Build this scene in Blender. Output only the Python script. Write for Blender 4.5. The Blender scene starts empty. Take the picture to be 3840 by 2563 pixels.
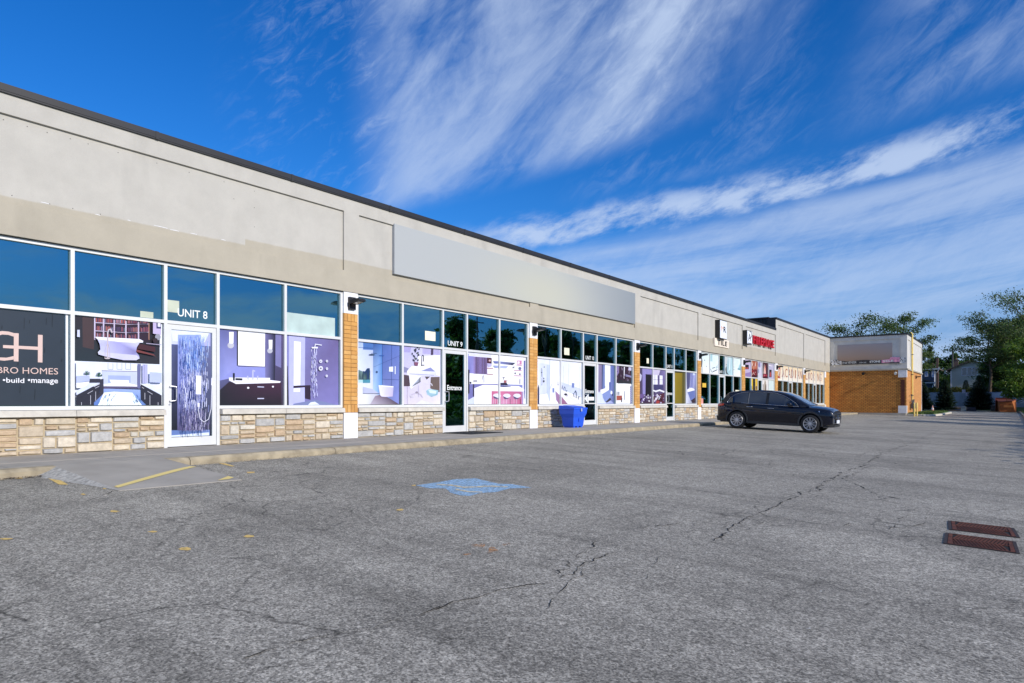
import bpy, bmesh, math, random
from mathutils import Vector, Matrix, noise
R_ = math.radians
SC = bpy.context.scene
COL = SC.collection
# ------------------------------------------------------------------ camera
FPX, VX, HY, CAMH = 2500.0, 3790.0, 1510.0, 0.9
YAW = math.atan((VX-1920)/FPX); CA, SA = math.cos(YAW), math.sin(YAW)
CD = 13.389
cam = bpy.data.cameras.new('camera'); camo = bpy.data.objects.new('camera', cam); COL.objects.link(camo)
cam.sensor_width = 36; cam.lens = FPX/3840*36; cam.clip_end = 3000; cam.clip_start = 0.05
cam.shift_y = (HY-1281.5)/3840
camo.location = (CD, 0, CAMH); camo.rotation_euler = (R_(90), 0, YAW)
SC.camera = camo
# ------------------------------------------------------------------ sun, sky, exposure
SUN_EL, SUN_AZ = 23.0, -4.5      # azimuth measured from +X towards +Y
sd = bpy.data.lights.new('sun', 'SUN'); sd.energy = 3.3; sd.angle = R_(0.5); sd.color = (1.0, .935, .85)
so = bpy.data.objects.new('sun', sd); COL.objects.link(so)
svec = Vector((math.cos(R_(SUN_EL))*math.cos(R_(SUN_AZ)), math.cos(R_(SUN_EL))*math.sin(R_(SUN_AZ)), math.sin(R_(SUN_EL))))
so.rotation_euler = svec.to_track_quat('Z', 'Y').to_euler(); so.location = (60, -10, 40)
vs = SC.view_settings; vs.view_transform = 'Standard'; vs.look = 'None'; vs.exposure = 0.25; vs.gamma = 1; vs.use_curve_mapping = False

world = bpy.data.worlds.new('World'); SC.world = world; world.use_nodes = True
nt = world.node_tree; N = nt.nodes; L = nt.links
for n in list(N): N.remove(n)
class X:                      # tiny node-expression helper
    def __init__(s, sock): s.s = sock
    def _m(a, op, b=None, c=None):
        n = N.new('ShaderNodeMath'); n.operation = op
        for i, v in enumerate((a, b, c)):
            if v is None: continue
            if isinstance(v, X): L.new(v.s, n.inputs[i])
            else: n.inputs[i].default_value = v
        return X(n.outputs[0])
    def __add__(a, b): return a._m('ADD', b)
    __radd__ = __add__
    def __sub__(a, b): return a._m('SUBTRACT', b)
    def __mul__(a, b): return a._m('MULTIPLY', b)
    __rmul__ = __mul__
def rng_(x, a, b, sm=True):
    n = N.new('ShaderNodeMapRange'); n.interpolation_type = 'SMOOTHSTEP' if sm else 'LINEAR'
    L.new(x.s, n.inputs[0]); n.inputs[1].default_value = a; n.inputs[2].default_value = b
    return X(n.outputs[0])
def inv(x): return X._m(x, 'MULTIPLY', -1.0) + 1.0
tc = N.new('ShaderNodeTexCoord'); sx = N.new('ShaderNodeSeparateXYZ'); L.new(tc.outputs['Generated'], sx.inputs[0])
dx, dy, dz = X(sx.outputs[0]), X(sx.outputs[1]), X(sx.outputs[2])
az = dx._m('ARCTAN2', dy)*57.2958
el = dz._m('ARCSINE')*57.2958
def cloudnoise(ang, su, sv, off, detail=7, rough=.6, dist=.4):
    a = R_(ang); u = az*math.cos(a)+el*math.sin(a); v = el*math.cos(a)-az*math.sin(a)
    c = N.new('ShaderNodeCombineXYZ'); L.new((u*su).s, c.inputs[0]); L.new((v*sv).s, c.inputs[1]); c.inputs[2].default_value = off
    n = N.new('ShaderNodeTexNoise'); n.inputs['Scale'].default_value = 1; n.inputs['Detail'].default_value = detail
    n.inputs['Roughness'].default_value = rough; n.inputs['Distortion'].default_value = dist
    L.new(c.outputs[0], n.inputs['Vector']); return X(n.outputs['Fac'])
n_fan = cloudnoise(40, .065, .17, 3.0, 8, .58, .5)
n_fine = cloudnoise(36, .35, 1.0, 9.0, 7, .68, .7)
n_puff = cloudnoise(16, .20, .55, 5.0, 9, .66, .15)
n_puf2 = cloudnoise(10, .07, .3, 15.0, 3, .5, .2)
n_veil = cloudnoise(7, .045, .42, 21.0, 7, .62, .5)
n_big = cloudnoise(25, .03, .06, 31.0, 2, .5, .1)
wob = (n_big-.5)*8.0
# fan shaped plume
left = rng_(az+wob*.35, -51.0, -44.5)
right = inv(rng_(az+wob*.6-(el-20.0)*.9, -29.0, -20.0))
low = rng_(el+wob*.12-(az+47.0)*.24, 14.9, 17.2)
plume = left*right*low*rng_(n_fan*.84+n_fine*.18, .28, .68)
# row of bright puffs
line = el - (az*.12+18.7) + (n_puf2-.5)*1.8
band = rng_(line+n_puff*1.6, -.8, .1)*inv(rng_(line-n_puff*1.4, -.9, 1.2))*rng_(az, -43.0, -36.0)*inv(rng_(az, 6.0, 20.0))
n_gap = cloudnoise(8, .16, .3, 44.0, 2, .5, .1)
puff = band*rng_(n_puff*.62+n_fine*.18+n_gap*.5, .52, .76)
# veil beneath the puffs and high wisps on the right
veil = inv(rng_(line, -2.6, -.9))*inv(rng_(az, 5.0, 18.0))*rng_(az+(el-12.0)*.8, -48.0, -38.0)*rng_(n_veil*.8+n_fine*.2, .20, .66)
hr = inv(rng_(az, 8.0, 24.0))*rng_(az-(el-22.0)*.4, -13.0, -3.0)*rng_(line, 1.4, 4.0)*rng_(n_fan*.7+n_fine*.3, .34, .66)
mid = rng_(az, -34.0, -28.0)*inv(rng_(az, -18.0, -8.0))*rng_(line, 1.2, 3.0)*rng_(n_fan*.6+n_fine*.5, .52, .8)
lw = inv(rng_(az, -49.0, -46.0))*rng_(az, -62.0, -55.0)*rng_(n_fan*.5+n_fine*.6, .53, .8)
oth = (rng_(az, 2.0, 14.0)+inv(rng_(az, -110.0, -80.0)))*rng_(cloudnoise(-5, .07, .30, 61.0, 6, .6, .4), .44, .66)
dens = plume*.64 + puff*.80 + veil*.60 + hr*.45 + mid*.2 + lw*.3 + oth*.9
dens = dens._m('MINIMUM', .93)
sky = N.new('ShaderNodeTexSky'); sky.sky_type = 'NISHITA'; sky.sun_disc = False
sky.sun_elevation = R_(SUN_EL); sky.sun_rotation = R_(90-SUN_AZ); sky.air_density = 1.0; sky.dust_density = .25; sky.ozone_density = 3.0; sky.altitude = 300
hs = N.new('ShaderNodeHueSaturation'); hs.inputs['Saturation'].default_value = 1.35; hs.inputs['Value'].default_value = 1.2
L.new(sky.outputs[0], hs.inputs['Color'])
mx = N.new('ShaderNodeMix'); mx.data_type = 'RGBA'; L.new(dens.s, mx.inputs['Factor'])
tint = N.new('ShaderNodeMix'); tint.data_type = 'RGBA'; tint.blend_type = 'MULTIPLY'; tint.inputs['Factor'].default_value = 1; tint.inputs['B'].default_value = (.52, .80, 1.13, 1); L.new(hs.outputs[0], tint.inputs['A'])
hz = N.new('ShaderNodeMix'); hz.data_type = 'RGBA'; L.new((inv(rng_(el, 1.0, 13.0))*.85).s, hz.inputs['Factor']); L.new(tint.outputs['Result'], hz.inputs['A']); hz.inputs['B'].default_value = (1.35, 2.65, 5.6, 1)
L.new(hz.outputs['Result'], mx.inputs['A']); mx.inputs['B'].default_value = (5.0, 6.1, 8.1, 1)
bg = N.new('ShaderNodeBackground'); bg.inputs['Strength'].default_value = .095; L.new(mx.outputs['Result'], bg.inputs[0])
wo = N.new('ShaderNodeOutputWorld'); L.new(bg.outputs[0], wo.inputs[0])

# ------------------------------------------------------------------ helpers
def s2l(c): c = c/255.0; return c/12.92 if c <= .04045 else ((c+.055)/1.055)**2.4
def rgb(r, g, b, k=1.0): return (s2l(r)*k, s2l(g)*k, s2l(b)*k)
MATS = {}
def mat(name, col, rough=.7, metal=0, var=.12, vscale=3.0, bump=0, bscale=60, coat=0, attr=False, spec=.5):
    if name in MATS: return MATS[name]
    m = bpy.data.materials.new(name); m.use_nodes = True; t = m.node_tree; p = t.nodes['Principled BSDF']
    p.inputs['Roughness'].default_value = rough; p.inputs['Metallic'].default_value = metal
    p.inputs['Coat Weight'].default_value = coat; p.inputs['Coat Roughness'].default_value = .04
    p.inputs['Specular IOR Level'].default_value = spec
    c = t.nodes.new('ShaderNodeTexCoord')
    nz = t.nodes.new('ShaderNodeTexNoise'); nz.inputs['Scale'].default_value = vscale; nz.inputs['Detail'].default_value = 6
    t.links.new(c.outputs['Object'], nz.inputs['Vector'])
    mr = t.nodes.new('ShaderNodeMapRange'); mr.inputs[1].default_value = .3; mr.inputs[2].default_value = .7
    mr.inputs[3].default_value = 1-var; mr.inputs[4].default_value = 1+var; t.links.new(nz.outputs['Fac'], mr.inputs[0])
    mu = t.nodes.new('ShaderNodeMix'); mu.data_type = 'RGBA'; mu.blend_type = 'MULTIPLY'; mu.inputs['Factor'].default_value = 1
    if attr:
        a = t.nodes.new('ShaderNodeVertexColor'); a.layer_name = 'Col'; t.links.new(a.outputs[0], mu.inputs['A'])
    else: mu.inputs['A'].default_value = (*col, 1)
    cb = t.nodes.new('ShaderNodeCombineColor')
    for i in range(3): t.links.new(mr.outputs[0], cb.inputs[i])
    t.links.new(cb.outputs[0], mu.inputs['B']); t.links.new(mu.outputs['Result'], p.inputs['Base Color'])
    if bump:
        n2 = t.nodes.new('ShaderNodeTexNoise'); n2.inputs['Scale'].default_value = bscale; n2.inputs['Detail'].default_value = 4
        t.links.new(c.outputs['Object'], n2.inputs['Vector'])
        b = t.nodes.new('ShaderNodeBump'); b.inputs['Strength'].default_value = bump; b.inputs['Distance'].default_value = .02
        t.links.new(n2.outputs['Fac'], b.inputs['Height']); t.links.new(b.outputs[0], p.inputs['Normal'])
    MATS[name] = m; return m

class MB:
    def __init__(s): s.v = []; s.f = []; s.m = []; s.c = []
    def face(s, pts, m=0, col=None):
        b = len(s.v); s.v += [tuple(p) for p in pts]; s.f.append(tuple(range(b, b+len(pts)))); s.m.append(m)
        if col is None: s.c.append([(1, 1, 1)]*len(pts))
        elif isinstance(col[0], (int, float)): s.c.append([col]*len(pts))
        else: s.c.append(list(col))
    def hexa(s, p, m=0, col=None):       # p: 8 corners, bottom ring 0-3 ccw, top ring 4-7
        for q in ((3,2,1,0),(4,5,6,7),(0,1,5,4),(1,2,6,5),(2,3,7,6),(3,0,4,7)): s.face([p[i] for i in q], m, col)
    def box(s, x0, x1, y0, y1, z0, z1, m=0, col=None):
        if x0 > x1: x0, x1 = x1, x0
        if y0 > y1: y0, y1 = y1, y0
        if z0 > z1: z0, z1 = z1, z0
        s.hexa([(x0,y0,z0),(x1,y0,z0),(x1,y1,z0),(x0,y1,z0),(x0,y0,z1),(x1,y0,z1),(x1,y1,z1),(x0,y1,z1)], m, col)
    def obox(s, c, ax, ay, az_, m=0, col=None):   # oriented box by half-axis vectors
        c, ax, ay, az_ = Vector(c), Vector(ax), Vector(ay), Vector(az_)
        P = [c-ax-ay-az_, c+ax-ay-az_, c+ax+ay-az_, c-ax+ay-az_, c-ax-ay+az_, c+ax-ay+az_, c+ax+ay+az_, c-ax+ay+az_]
        s.hexa(P, m, col)
    def prism(s, pts, vec, m=0, col=None):        # planar polygon extruded by vec
        vec = Vector(vec); a = [Vector(p) for p in pts]; b = [p+vec for p in a]
        s.face(a[::-1], m, col); s.face(b, m, col)
        for i in range(len(a)):
            j = (i+1) % len(a); s.face([a[i], a[j], b[j], b[i]], m, col)
    def tube(s, pts, r, n=8, m=0, cap=True, col=None):
        pts = [Vector(p) for p in pts]; rs = r if isinstance(r, (list, tuple)) else [r]*len(pts)
        rings = []
        for i, p in enumerate(pts):
            d = (pts[min(i+1, len(pts)-1)]-pts[max(i-1, 0)])
            d = d.normalized() if d.length > 1e-9 else Vector((0,0,1))
            a = d.cross(Vector((0,0,1)) if abs(d.z) < .95 else Vector((1,0,0))).normalized(); b = d.cross(a)
            rings.append([p+(a*math.cos(2*math.pi*k/n)+b*math.sin(2*math.pi*k/n))*rs[i] for k in range(n)])
        for i in range(len(rings)-1):
            for k in range(n):
                q = (k+1) % n; s.face([rings[i][q], rings[i][k], rings[i+1][k], rings[i+1][q]], m, col)
        if cap: s.face(rings[0], m, col); s.face(rings[-1][::-1], m, col)
    def lathe(s, c, axis, prof, n=24, m=0, col=None):   # prof: (along, radius)
        axis = Vector(axis).normalized(); c = Vector(c)
        a = axis.cross(Vector((0,0,1)) if abs(axis.z) < .9 else Vector((1,0,0))).normalized(); b = axis.cross(a)
        rg = [[c+axis*h+(a*math.cos(2*math.pi*k/n)+b*math.sin(2*math.pi*k/n))*r for k in range(n)] for h, r in prof]
        for i in range(len(rg)-1):
            for k in range(n):
                q = (k+1) % n; s.face([rg[i][k], rg[i][q], rg[i+1][q], rg[i+1][k]], m, col)
    def build(s, name, mats, parent=None, smooth=False, weld=False, loc=None):
        me = bpy.data.meshes.new(name); off = Vector(loc) if loc else Vector((0,0,0))
        me.from_pydata([tuple(Vector(v)-off) for v in s.v] if loc else s.v, [], s.f)
        if not isinstance(mats, (list, tuple)): mats = [mats]
        for m in mats: me.materials.append(m)
        me.polygons.foreach_set('material_index', s.m)
        ca = me.color_attributes.new('Col', 'FLOAT_COLOR', 'CORNER')
        flat = []
        for cs in s.c:
            for c in cs: flat += [c[0], c[1], c[2], 1.0]
        ca.data.foreach_set('color', flat)
        if weld or smooth:
            bm = bmesh.new(); bm.from_mesh(me); bmesh.ops.remove_doubles(bm, verts=bm.verts, dist=1e-5)
            if weld: bmesh.ops.recalc_face_normals(bm, faces=bm.faces)
            bm.to_mesh(me); bm.free()
        if smooth:
            me.polygons.foreach_set('use_smooth', [True]*len(me.polygons))
            try: me.set_sharp_from_angle(angle=R_(40))
            except Exception: pass
        o = bpy.data.objects.new(name, me); COL.objects.link(o)
        if loc: o.location = loc
        if parent is not None: o.parent = parent
        return o
def tag(o, label=None, cat=None, group=None, kind=None):
    if label: o['label'] = label
    if cat: o['category'] = cat
    if group: o['group'] = group
    if kind: o['kind'] = kind
    return o
def empty(name, label, cat, group=None, loc=(0,0,0), rot=(0,0,0)):
    o = bpy.data.objects.new(name, None); COL.objects.link(o); o.location = loc; o.rotation_euler = rot
    o.empty_display_size = .3
    return tag(o, label, cat, group)
def copy_tree(o, parent=None):
    c = o.copy(); COL.objects.link(c); c.parent = parent
    for ch in [q for q in bpy.data.objects if q.parent == o]: copy_tree(ch, c)
    return c
# measured pixels of the photo turned into points of the place
def F(px, py, x=0.0):                 # on the storefront plane X = x  ->  (Y, Z)
    d = CD-x; dep = FPX*d/(CA*(VX-px)); return ((dep-d*SA)/CA, CAMH+(HY-py)/(VX-px)*d/CA)
def W(px, py, y):                     # on a plane Y = y  -> (X, Z)
    t = (px-1920)/FPX; ddx, ddy = -SA+t*CA, CA+t*SA; dep = y/ddy
    return (CD+dep*ddx, CAMH+(HY-py)/FPX*dep)
def at(px, dep, py=None):
    t = (px-1920)/FPX*dep; p = (CD-dep*SA+t*CA, dep*CA+t*SA)
    return p if py is None else (*p, CAMH+(HY-py)/FPX*dep)
def lotk(y):
    t = min(1, max(0, (y-45)/30)); return .04-.02*t
def lotz(x, y): return -.13-lotk(y)*(min(max(x, 2.6), 14.3)-2.5)
def G(px, py, dz=0.0):                # on the parking lot surface
    h = 1.3
    for _ in range(25):
        dep = FPX*h/(py-HY); x, y = at(px, dep); h = CAMH-lotz(x, y)
    return Vector((x, y, lotz(x, y)+dz))
def S0(px, py, z=0.0):
    dep = FPX*(CAMH-z)/(py-HY); x, y = at(px, dep); return Vector((x, y, z))
def textmesh(txt, bold=0.0, shear=0.0, space=1.0):
    c = bpy.data.curves.new('lettering', 'FONT'); c.body = txt; c.offset = bold; c.shear = shear; c.space_character = space
    c.resolution_u = 3; c.fill_mode = 'FRONT'; c.dimensions = '2D'
    o = bpy.data.objects.new('lettering', c); COL.objects.link(o)
    me = bpy.data.meshes.new_from_object(o.evaluated_get(bpy.context.evaluated_depsgraph_get()))
    vs_ = [v.co.copy() for v in me.vertices]; fs = [tuple(p.vertices) for p in me.polygons]
    bpy.data.objects.remove(o); bpy.data.curves.remove(c); bpy.data.meshes.remove(me)
    x0 = min(v.x for v in vs_); x1 = max(v.x for v in vs_); y0 = min(v.y for v in vs_); y1 = max(v.y for v in vs_)
    return [((v.x-x0)/(x1-x0), (v.y-y0)/(y1-y0)) for v in vs_], fs
def text_on(mb, txt, mapf, depth=None, m=0, col=None, **k):
    """mapf(u,v) -> point; depth: vector for thickness"""
    vs_, fs = textmesh(txt, **k)
    P = [Vector(mapf(u, v)) for u, v in vs_]
    for f in fs: mb.face([P[i] for i in f], m, col)
    if depth is not None:
        d = Vector(depth); edges = {}
        for f in fs:
            for i in range(len(f)):
                a, b = f[i], f[(i+1) % len(f)]; k2 = (min(a, b), max(a, b)); edges.setdefault(k2, []).append((a, b))
        for e in edges.values():
            if len(e) == 1:
                a, b = e[0]; mb.face([P[a], P[a]-d, P[b]-d, P[b]], m, col)
def recty(y0, y1, z0, z1, x): return lambda u, v: (x, y0+(y1-y0)*u, z0+(z1-z0)*v)

# ------------------------------------------------------------------ materials of the setting
def stucco():
    m = bpy.data.materials.new('stucco'); m.use_nodes = True; t = m.node_tree; n = t.nodes; l = t.links; p = n['Principled BSDF']
    p.inputs['Roughness'].default_value = .9
    tc = n.new('ShaderNodeTexCoord'); sp = n.new('ShaderNodeSeparateXYZ'); l.new(tc.outputs['Object'], sp.inputs[0])
    def math_(op, a, b=None):
        q = n.new('ShaderNodeMath'); q.operation = op
        for i, v in enumerate((a, b)):
            if v is None: continue
            if isinstance(v, (int, float)): q.inputs[i].default_value = v
            else: l.new(v, q.inputs[i])
        return q.outputs[0]
    n1 = n.new('ShaderNodeTexNoise'); n1.inputs['Scale'].default_value = 1.7; n1.inputs['Detail'].default_value = 8; n1.inputs['Roughness'].default_value = .65; l.new(tc.outputs['Object'], n1.inputs[0])
    n2 = n.new('ShaderNodeTexNoise'); n2.inputs['Scale'].default_value = 90; n2.inputs['Detail'].default_value = 3; l.new(tc.outputs['Object'], n2.inputs[0])
    mp = n.new('ShaderNodeMapping'); mp.inputs['Scale'].default_value = (2, 1.6, .3); l.new(tc.outputs['Object'], mp.inputs[0])
    n3 = n.new('ShaderNodeTexNoise'); n3.inputs['Scale'].default_value = 1; n3.inputs['Detail'].default_value = 6; l.new(mp.outputs[0], n3.inputs[0])
    step = math_('MULTIPLY', math_('GREATER_THAN', sp.outputs[1], 8.15), .13)
    edge = math_('ADD', math_('SUBTRACT', sp.outputs[2], step), math_('MULTIPLY', n1.outputs['Fac'], .05))
    mr = n.new('ShaderNodeMapRange'); mr.inputs[1].default_value = 4.34; mr.inputs[2].default_value = 4.37; l.new(edge, mr.inputs[0])
    mx = n.new('ShaderNodeMix'); mx.data_type = 'RGBA'; l.new(mr.outputs[0], mx.inputs['Factor'])
    mx.inputs['A'].default_value = (*rgb(178, 170, 153), 1); mx.inputs['B'].default_value = (*rgb(189, 185, 176), 1)
    # streaks of grime running down below the coping and above the windows
    st = n.new('ShaderNodeMapRange'); st.inputs[1].default_value = .55; st.inputs[2].default_value = .8; st.inputs[3].default_value = 1; st.inputs[4].default_value = .84; l.new(n3.outputs['Fac'], st.inputs[0])
    md = n.new('ShaderNodeMapRange'); md.inputs[1].default_value = .25; md.inputs[2].default_value = .75; md.inputs[3].default_value = .9; md.inputs[4].default_value = 1.07; l.new(n1.outputs['Fac'], md.inputs[0])
    k = math_('MULTIPLY', st.outputs[0], md.outputs[0])
    g = n.new('ShaderNodeMapRange'); g.inputs[1].default_value = .3; g.inputs[2].default_value = .7; g.inputs[3].default_value = .96; g.inputs[4].default_value = 1.04; l.new(n2.outputs['Fac'], g.inputs[0])
    k = math_('MULTIPLY', k, g.outputs[0])
    vm = n.new('ShaderNodeVectorMath'); vm.operation = 'SCALE'; l.new(mx.outputs['Result'], vm.inputs[0]); l.new(k, vm.inputs['Scale'])
    l.new(vm.outputs[0], p.inputs['Base Color'])
    b = n.new('ShaderNodeBump'); b.inputs['Strength'].default_value = .25; b.inputs['Distance'].default_value = .01; l.new(n2.outputs['Fac'], b.inputs['Height']); l.new(b.outputs[0], p.inputs['Normal'])
    return m
def asphalt():
    m = bpy.data.materials.new('asphalt'); m.use_nodes = True; t = m.node_tree; n = t.nodes; l = t.links; p = n['Principled BSDF']
    p.inputs['Roughness'].default_value = .88; p.inputs['Specular IOR Level'].default_value = .25
    tc = n.new('ShaderNodeTexCoord')
    def noise_(sc, det=4, ro=.5, mpg=None):
        q = n.new('ShaderNodeTexNoise'); q.inputs['Scale'].default_value = sc; q.inputs['Detail'].default_value = det; q.inputs['Roughness'].default_value = ro
        if mpg:
            mp = n.new('ShaderNodeMapping'); mp.inputs['Scale'].default_value = mpg[0]; mp.inputs['Rotation'].default_value = (0, 0, mpg[1]); l.new(tc.outputs['Object'], mp.inputs[0]); l.new(mp.outputs[0], q.inputs[0])
        else: l.new(tc.outputs['Object'], q.inputs[0])
        return q.outputs['Fac']
    def mr(s, a, b, c, d):
        q = n.new('ShaderNodeMapRange'); q.inputs[1].default_value = a; q.inputs[2].default_value = b; q.inputs[3].default_value = c; q.inputs[4].default_value = d; l.new(s, q.inputs[0]); return q.outputs[0]
    def mul(a, b):
        q = n.new('ShaderNodeMath'); q.operation = 'MULTIPLY'; l.new(a, q.inputs[0]); l.new(b, q.inputs[1]); return q.outputs[0]
    vo = n.new('ShaderNodeTexVoronoi'); vo.inputs['Scale'].default_value = 88; l.new(tc.outputs['Object'], vo.inputs['Vector'])
    sp = n.new('ShaderNodeSeparateColor'); l.new(vo.outputs['Color'], sp.inputs[0])
    vo2 = n.new('ShaderNodeTexVoronoi'); vo2.inputs['Scale'].default_value = 33; l.new(tc.outputs['Object'], vo2.inputs['Vector'])
    sp2 = n.new('ShaderNodeSeparateColor'); l.new(vo2.outputs['Color'], sp2.inputs[0])
    k = mr(sp.outputs[0], 0, 1, .48, 1.52)
    k = mul(k, mr(sp2.outputs[0], 0, 1, .8, 1.2))
    k = mul(k, mr(noise_(60, 5, .75), .3, .7, .42, 1.55))
    k = mul(k, mr(noise_(9, 5, .6), .3, .7, .86, 1.14))
    k = mul(k, mr(noise_(.38, 6, .62), .3, .7, .76, 1.2))
    k = mul(k, mr(noise_(1, 6, .65, ((.22, 1.6, 1), .25)), .48, .74, 1.0, .66))
    nd = n.new('ShaderNodeTexNoise'); nd.inputs['Scale'].default_value = 2.2; nd.inputs['Detail'].default_value = 6; l.new(tc.outputs['Object'], nd.inputs[0])
    va = n.new('ShaderNodeVectorMath'); va.operation = 'MULTIPLY_ADD'; l.new(nd.outputs['Color'], va.inputs[0]); va.inputs[1].default_value = (.35, .35, 0); l.new(tc.outputs['Object'], va.inputs[2])
    for sc_, w_, dk, m0, m1, ms in ((.75, .014, .36, .44, .55, .16), (2.6, .030, .55, .56, .66, .3)):      # web of hairline cracks in worn areas
        vc = n.new('ShaderNodeTexVoronoi'); vc.feature = 'DISTANCE_TO_EDGE'; vc.inputs['Scale'].default_value = sc_; l.new(va.outputs[0], vc.inputs['Vector'])
        ln = mr(vc.outputs['Distance'], 0, w_, 1, 0); mk = mr(noise_(ms, 3, .5), m0, m1, 0, 1); br_ = mr(noise_(3.1, 3, .6), .4, .55, 0, 1)
        k = mul(k, mr(mul(mul(ln, mk), br_), 0, 1, 1, dk))      # tyre scuffs across the bays
    k = mul(k, mr(noise_(1, 5, .6, ((1.1, .12, 1), -.06)), .55, .8, 1.0, .8))      # wear along the lane
    vm = n.new('ShaderNodeVectorMath'); vm.operation = 'SCALE'; vm.inputs[0].default_value = (.352, .322, .266); l.new(k, vm.inputs['Scale'])
    l.new(vm.outputs[0], p.inputs['Base Color'])
    ad = n.new('ShaderNodeMath'); ad.operation = 'ADD'; l.new(sp.outputs[0], ad.inputs[0]); l.new(noise_(60, 4, .7), ad.inputs[1])
    b = n.new('ShaderNodeBump'); b.inputs['Strength'].default_value = .55; b.inputs['Distance'].default_value = .006; l.new(ad.outputs[0], b.inputs['Height']); l.new(b.outputs[0], p.inputs['Normal'])
    return m
def brickmat(name, c1, c2, mortar, swap):
    m = bpy.data.materials.new(name); m.use_nodes = True; t = m.node_tree; n = t.nodes; l = t.links; p = n['Principled BSDF']
    p.inputs['Roughness'].default_value = .8
    tc = n.new('ShaderNodeTexCoord'); sp = n.new('ShaderNodeSeparateXYZ'); l.new(tc.outputs['Object'], sp.inputs[0])
    cb = n.new('ShaderNodeCombineXYZ'); l.new(sp.outputs[swap], cb.inputs[0]); l.new(sp.outputs[2], cb.inputs[1])
    b = n.new('ShaderNodeTexBrick'); l.new(cb.outputs[0], b.inputs['Vector']); b.inputs['Scale'].default_value = 1
    b.inputs['Brick Width'].default_value = .30; b.inputs['Row Height'].default_value = .12; b.inputs['Mortar Size'].default_value = .015; b.inputs['Mortar Smooth'].default_value = .15; b.inputs['Bias'].default_value = 0
    b.inputs['Color1'].default_value = (*c1, 1); b.inputs['Color2'].default_value = (*c2, 1); b.inputs['Mortar'].default_value = (*mortar, 1)
    nz = n.new('ShaderNodeTexNoise'); nz.inputs['Scale'].default_value = 2.2; nz.inputs['Detail'].default_value = 7; l.new(tc.outputs['Object'], nz.inputs[0])
    mr = n.new('ShaderNodeMapRange'); mr.inputs[1].default_value = .3; mr.inputs[2].default_value = .7; mr.inputs[3].default_value = .82; mr.inputs[4].default_value = 1.12; l.new(nz.outputs[0], mr.inputs[0])
    vm = n.new('ShaderNodeVectorMath'); vm.operation = 'SCALE'; l.new(b.outputs['Color'], vm.inputs[0]); l.new(mr.outputs[0], vm.inputs['Scale']); l.new(vm.outputs[0], p.inputs['Base Color'])
    bp = n.new('ShaderNodeBump'); bp.inputs['Strength'].default_value = .6; bp.inputs['Distance'].default_value = .01; bp.invert = True; l.new(b.outputs['Fac'], bp.inputs['Height']); l.new(bp.outputs[0], p.inputs['Normal'])
    return m
def glassmat(name, tint, refl, base):
    m = bpy.data.materials.new(name); m.use_nodes = True; t = m.node_tree; n = t.nodes; l = t.links
    for q in list(n): n.remove(q)
    o = n.new('ShaderNodeOutputMaterial'); tr = n.new('ShaderNodeBsdfTransparent'); tr.inputs[0].default_value = (*tint, 1)
    gl = n.new('ShaderNodeBsdfGlossy'); gl.inputs['Color'].default_value = (*refl, 1); gl.inputs['Roughness'].default_value = .012
    tc = n.new('ShaderNodeTexCoord'); nz = n.new('ShaderNodeTexNoise'); nz.inputs['Scale'].default_value = .9; l.new(tc.outputs['Object'], nz.inputs[0])
    bp = n.new('ShaderNodeBump'); bp.inputs['Strength'].default_value = .06; bp.inputs['Distance'].default_value = .05; l.new(nz.outputs[0], bp.inputs['Height']); l.new(bp.outputs[0], gl.inputs['Normal'])
    lw = n.new('ShaderNodeLayerWeight'); lw.inputs['Blend'].default_value = .35
    mr = n.new('ShaderNodeMapRange'); mr.inputs[3].default_value = base; mr.inputs[4].default_value = .9; l.new(lw.outputs['Fresnel'], mr.inputs[0])
    mx = n.new('ShaderNodeMixShader'); l.new(mr.outputs[0], mx.inputs[0]); l.new(tr.outputs[0], mx.inputs[1]); l.new(gl.outputs[0], mx.inputs[2]); l.new(mx.outputs[0], o.inputs[0])
    return m
def fadedpaint(name, col, lo, hi, sc=14):
    m = bpy.data.materials.new(name); m.use_nodes = True; t = m.node_tree; n = t.nodes; l = t.links; p = n['Principled BSDF']
    p.inputs['Base Color'].default_value = (*col, 1); p.inputs['Roughness'].default_value = .8
    tc = n.new('ShaderNodeTexCoord'); nz = n.new('ShaderNodeTexNoise'); nz.inputs['Scale'].default_value = sc; nz.inputs['Detail'].default_value = 9; nz.inputs['Roughness'].default_value = .75; l.new(tc.outputs['Object'], nz.inputs[0])
    mr = n.new('ShaderNodeMapRange'); mr.inputs[1].default_value = lo; mr.inputs[2].default_value = hi; l.new(nz.outputs[0], mr.inputs[0]); l.new(mr.outputs[0], p.inputs['Alpha'])
    return m
M_stucco = stucco(); M_asph = asphalt()
M_brick = mat('pillar_brick', None, .75, var=.1, vscale=8, bump=.2, attr=True)
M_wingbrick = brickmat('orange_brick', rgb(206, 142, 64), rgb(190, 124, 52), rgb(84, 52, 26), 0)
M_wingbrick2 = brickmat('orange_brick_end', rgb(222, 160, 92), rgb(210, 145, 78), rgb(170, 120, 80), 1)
M_stone = mat('ledge_stone', None, .85, var=.16, vscale=14, bump=.5, bscale=25, attr=True)
M_cap = mat('sill_stone', rgb(200, 194, 182), .9, var=.14, vscale=6, bump=.4, bscale=30)
M_white = mat('white_paint', rgb(235, 235, 238), .7, var=.04, vscale=2)
M_coping = mat('dark_coping', rgb(34, 34, 38), .55, var=.2, vscale=1.2)
M_alu = mat('window_aluminium', rgb(222, 222, 220), .4, .1, var=.05, vscale=2)
M_glass = glassmat('tinted_glass', (.30, .44, .44), (.34, .72, .84), .32)
M_clear = glassmat('clear_glass', (.75, .80, .78), (.7, .9, .9), .12)
M_concrete = mat('concrete', rgb(166, 159, 148), .9, var=.14, vscale=1.6, bump=.3, bscale=70)
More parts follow.
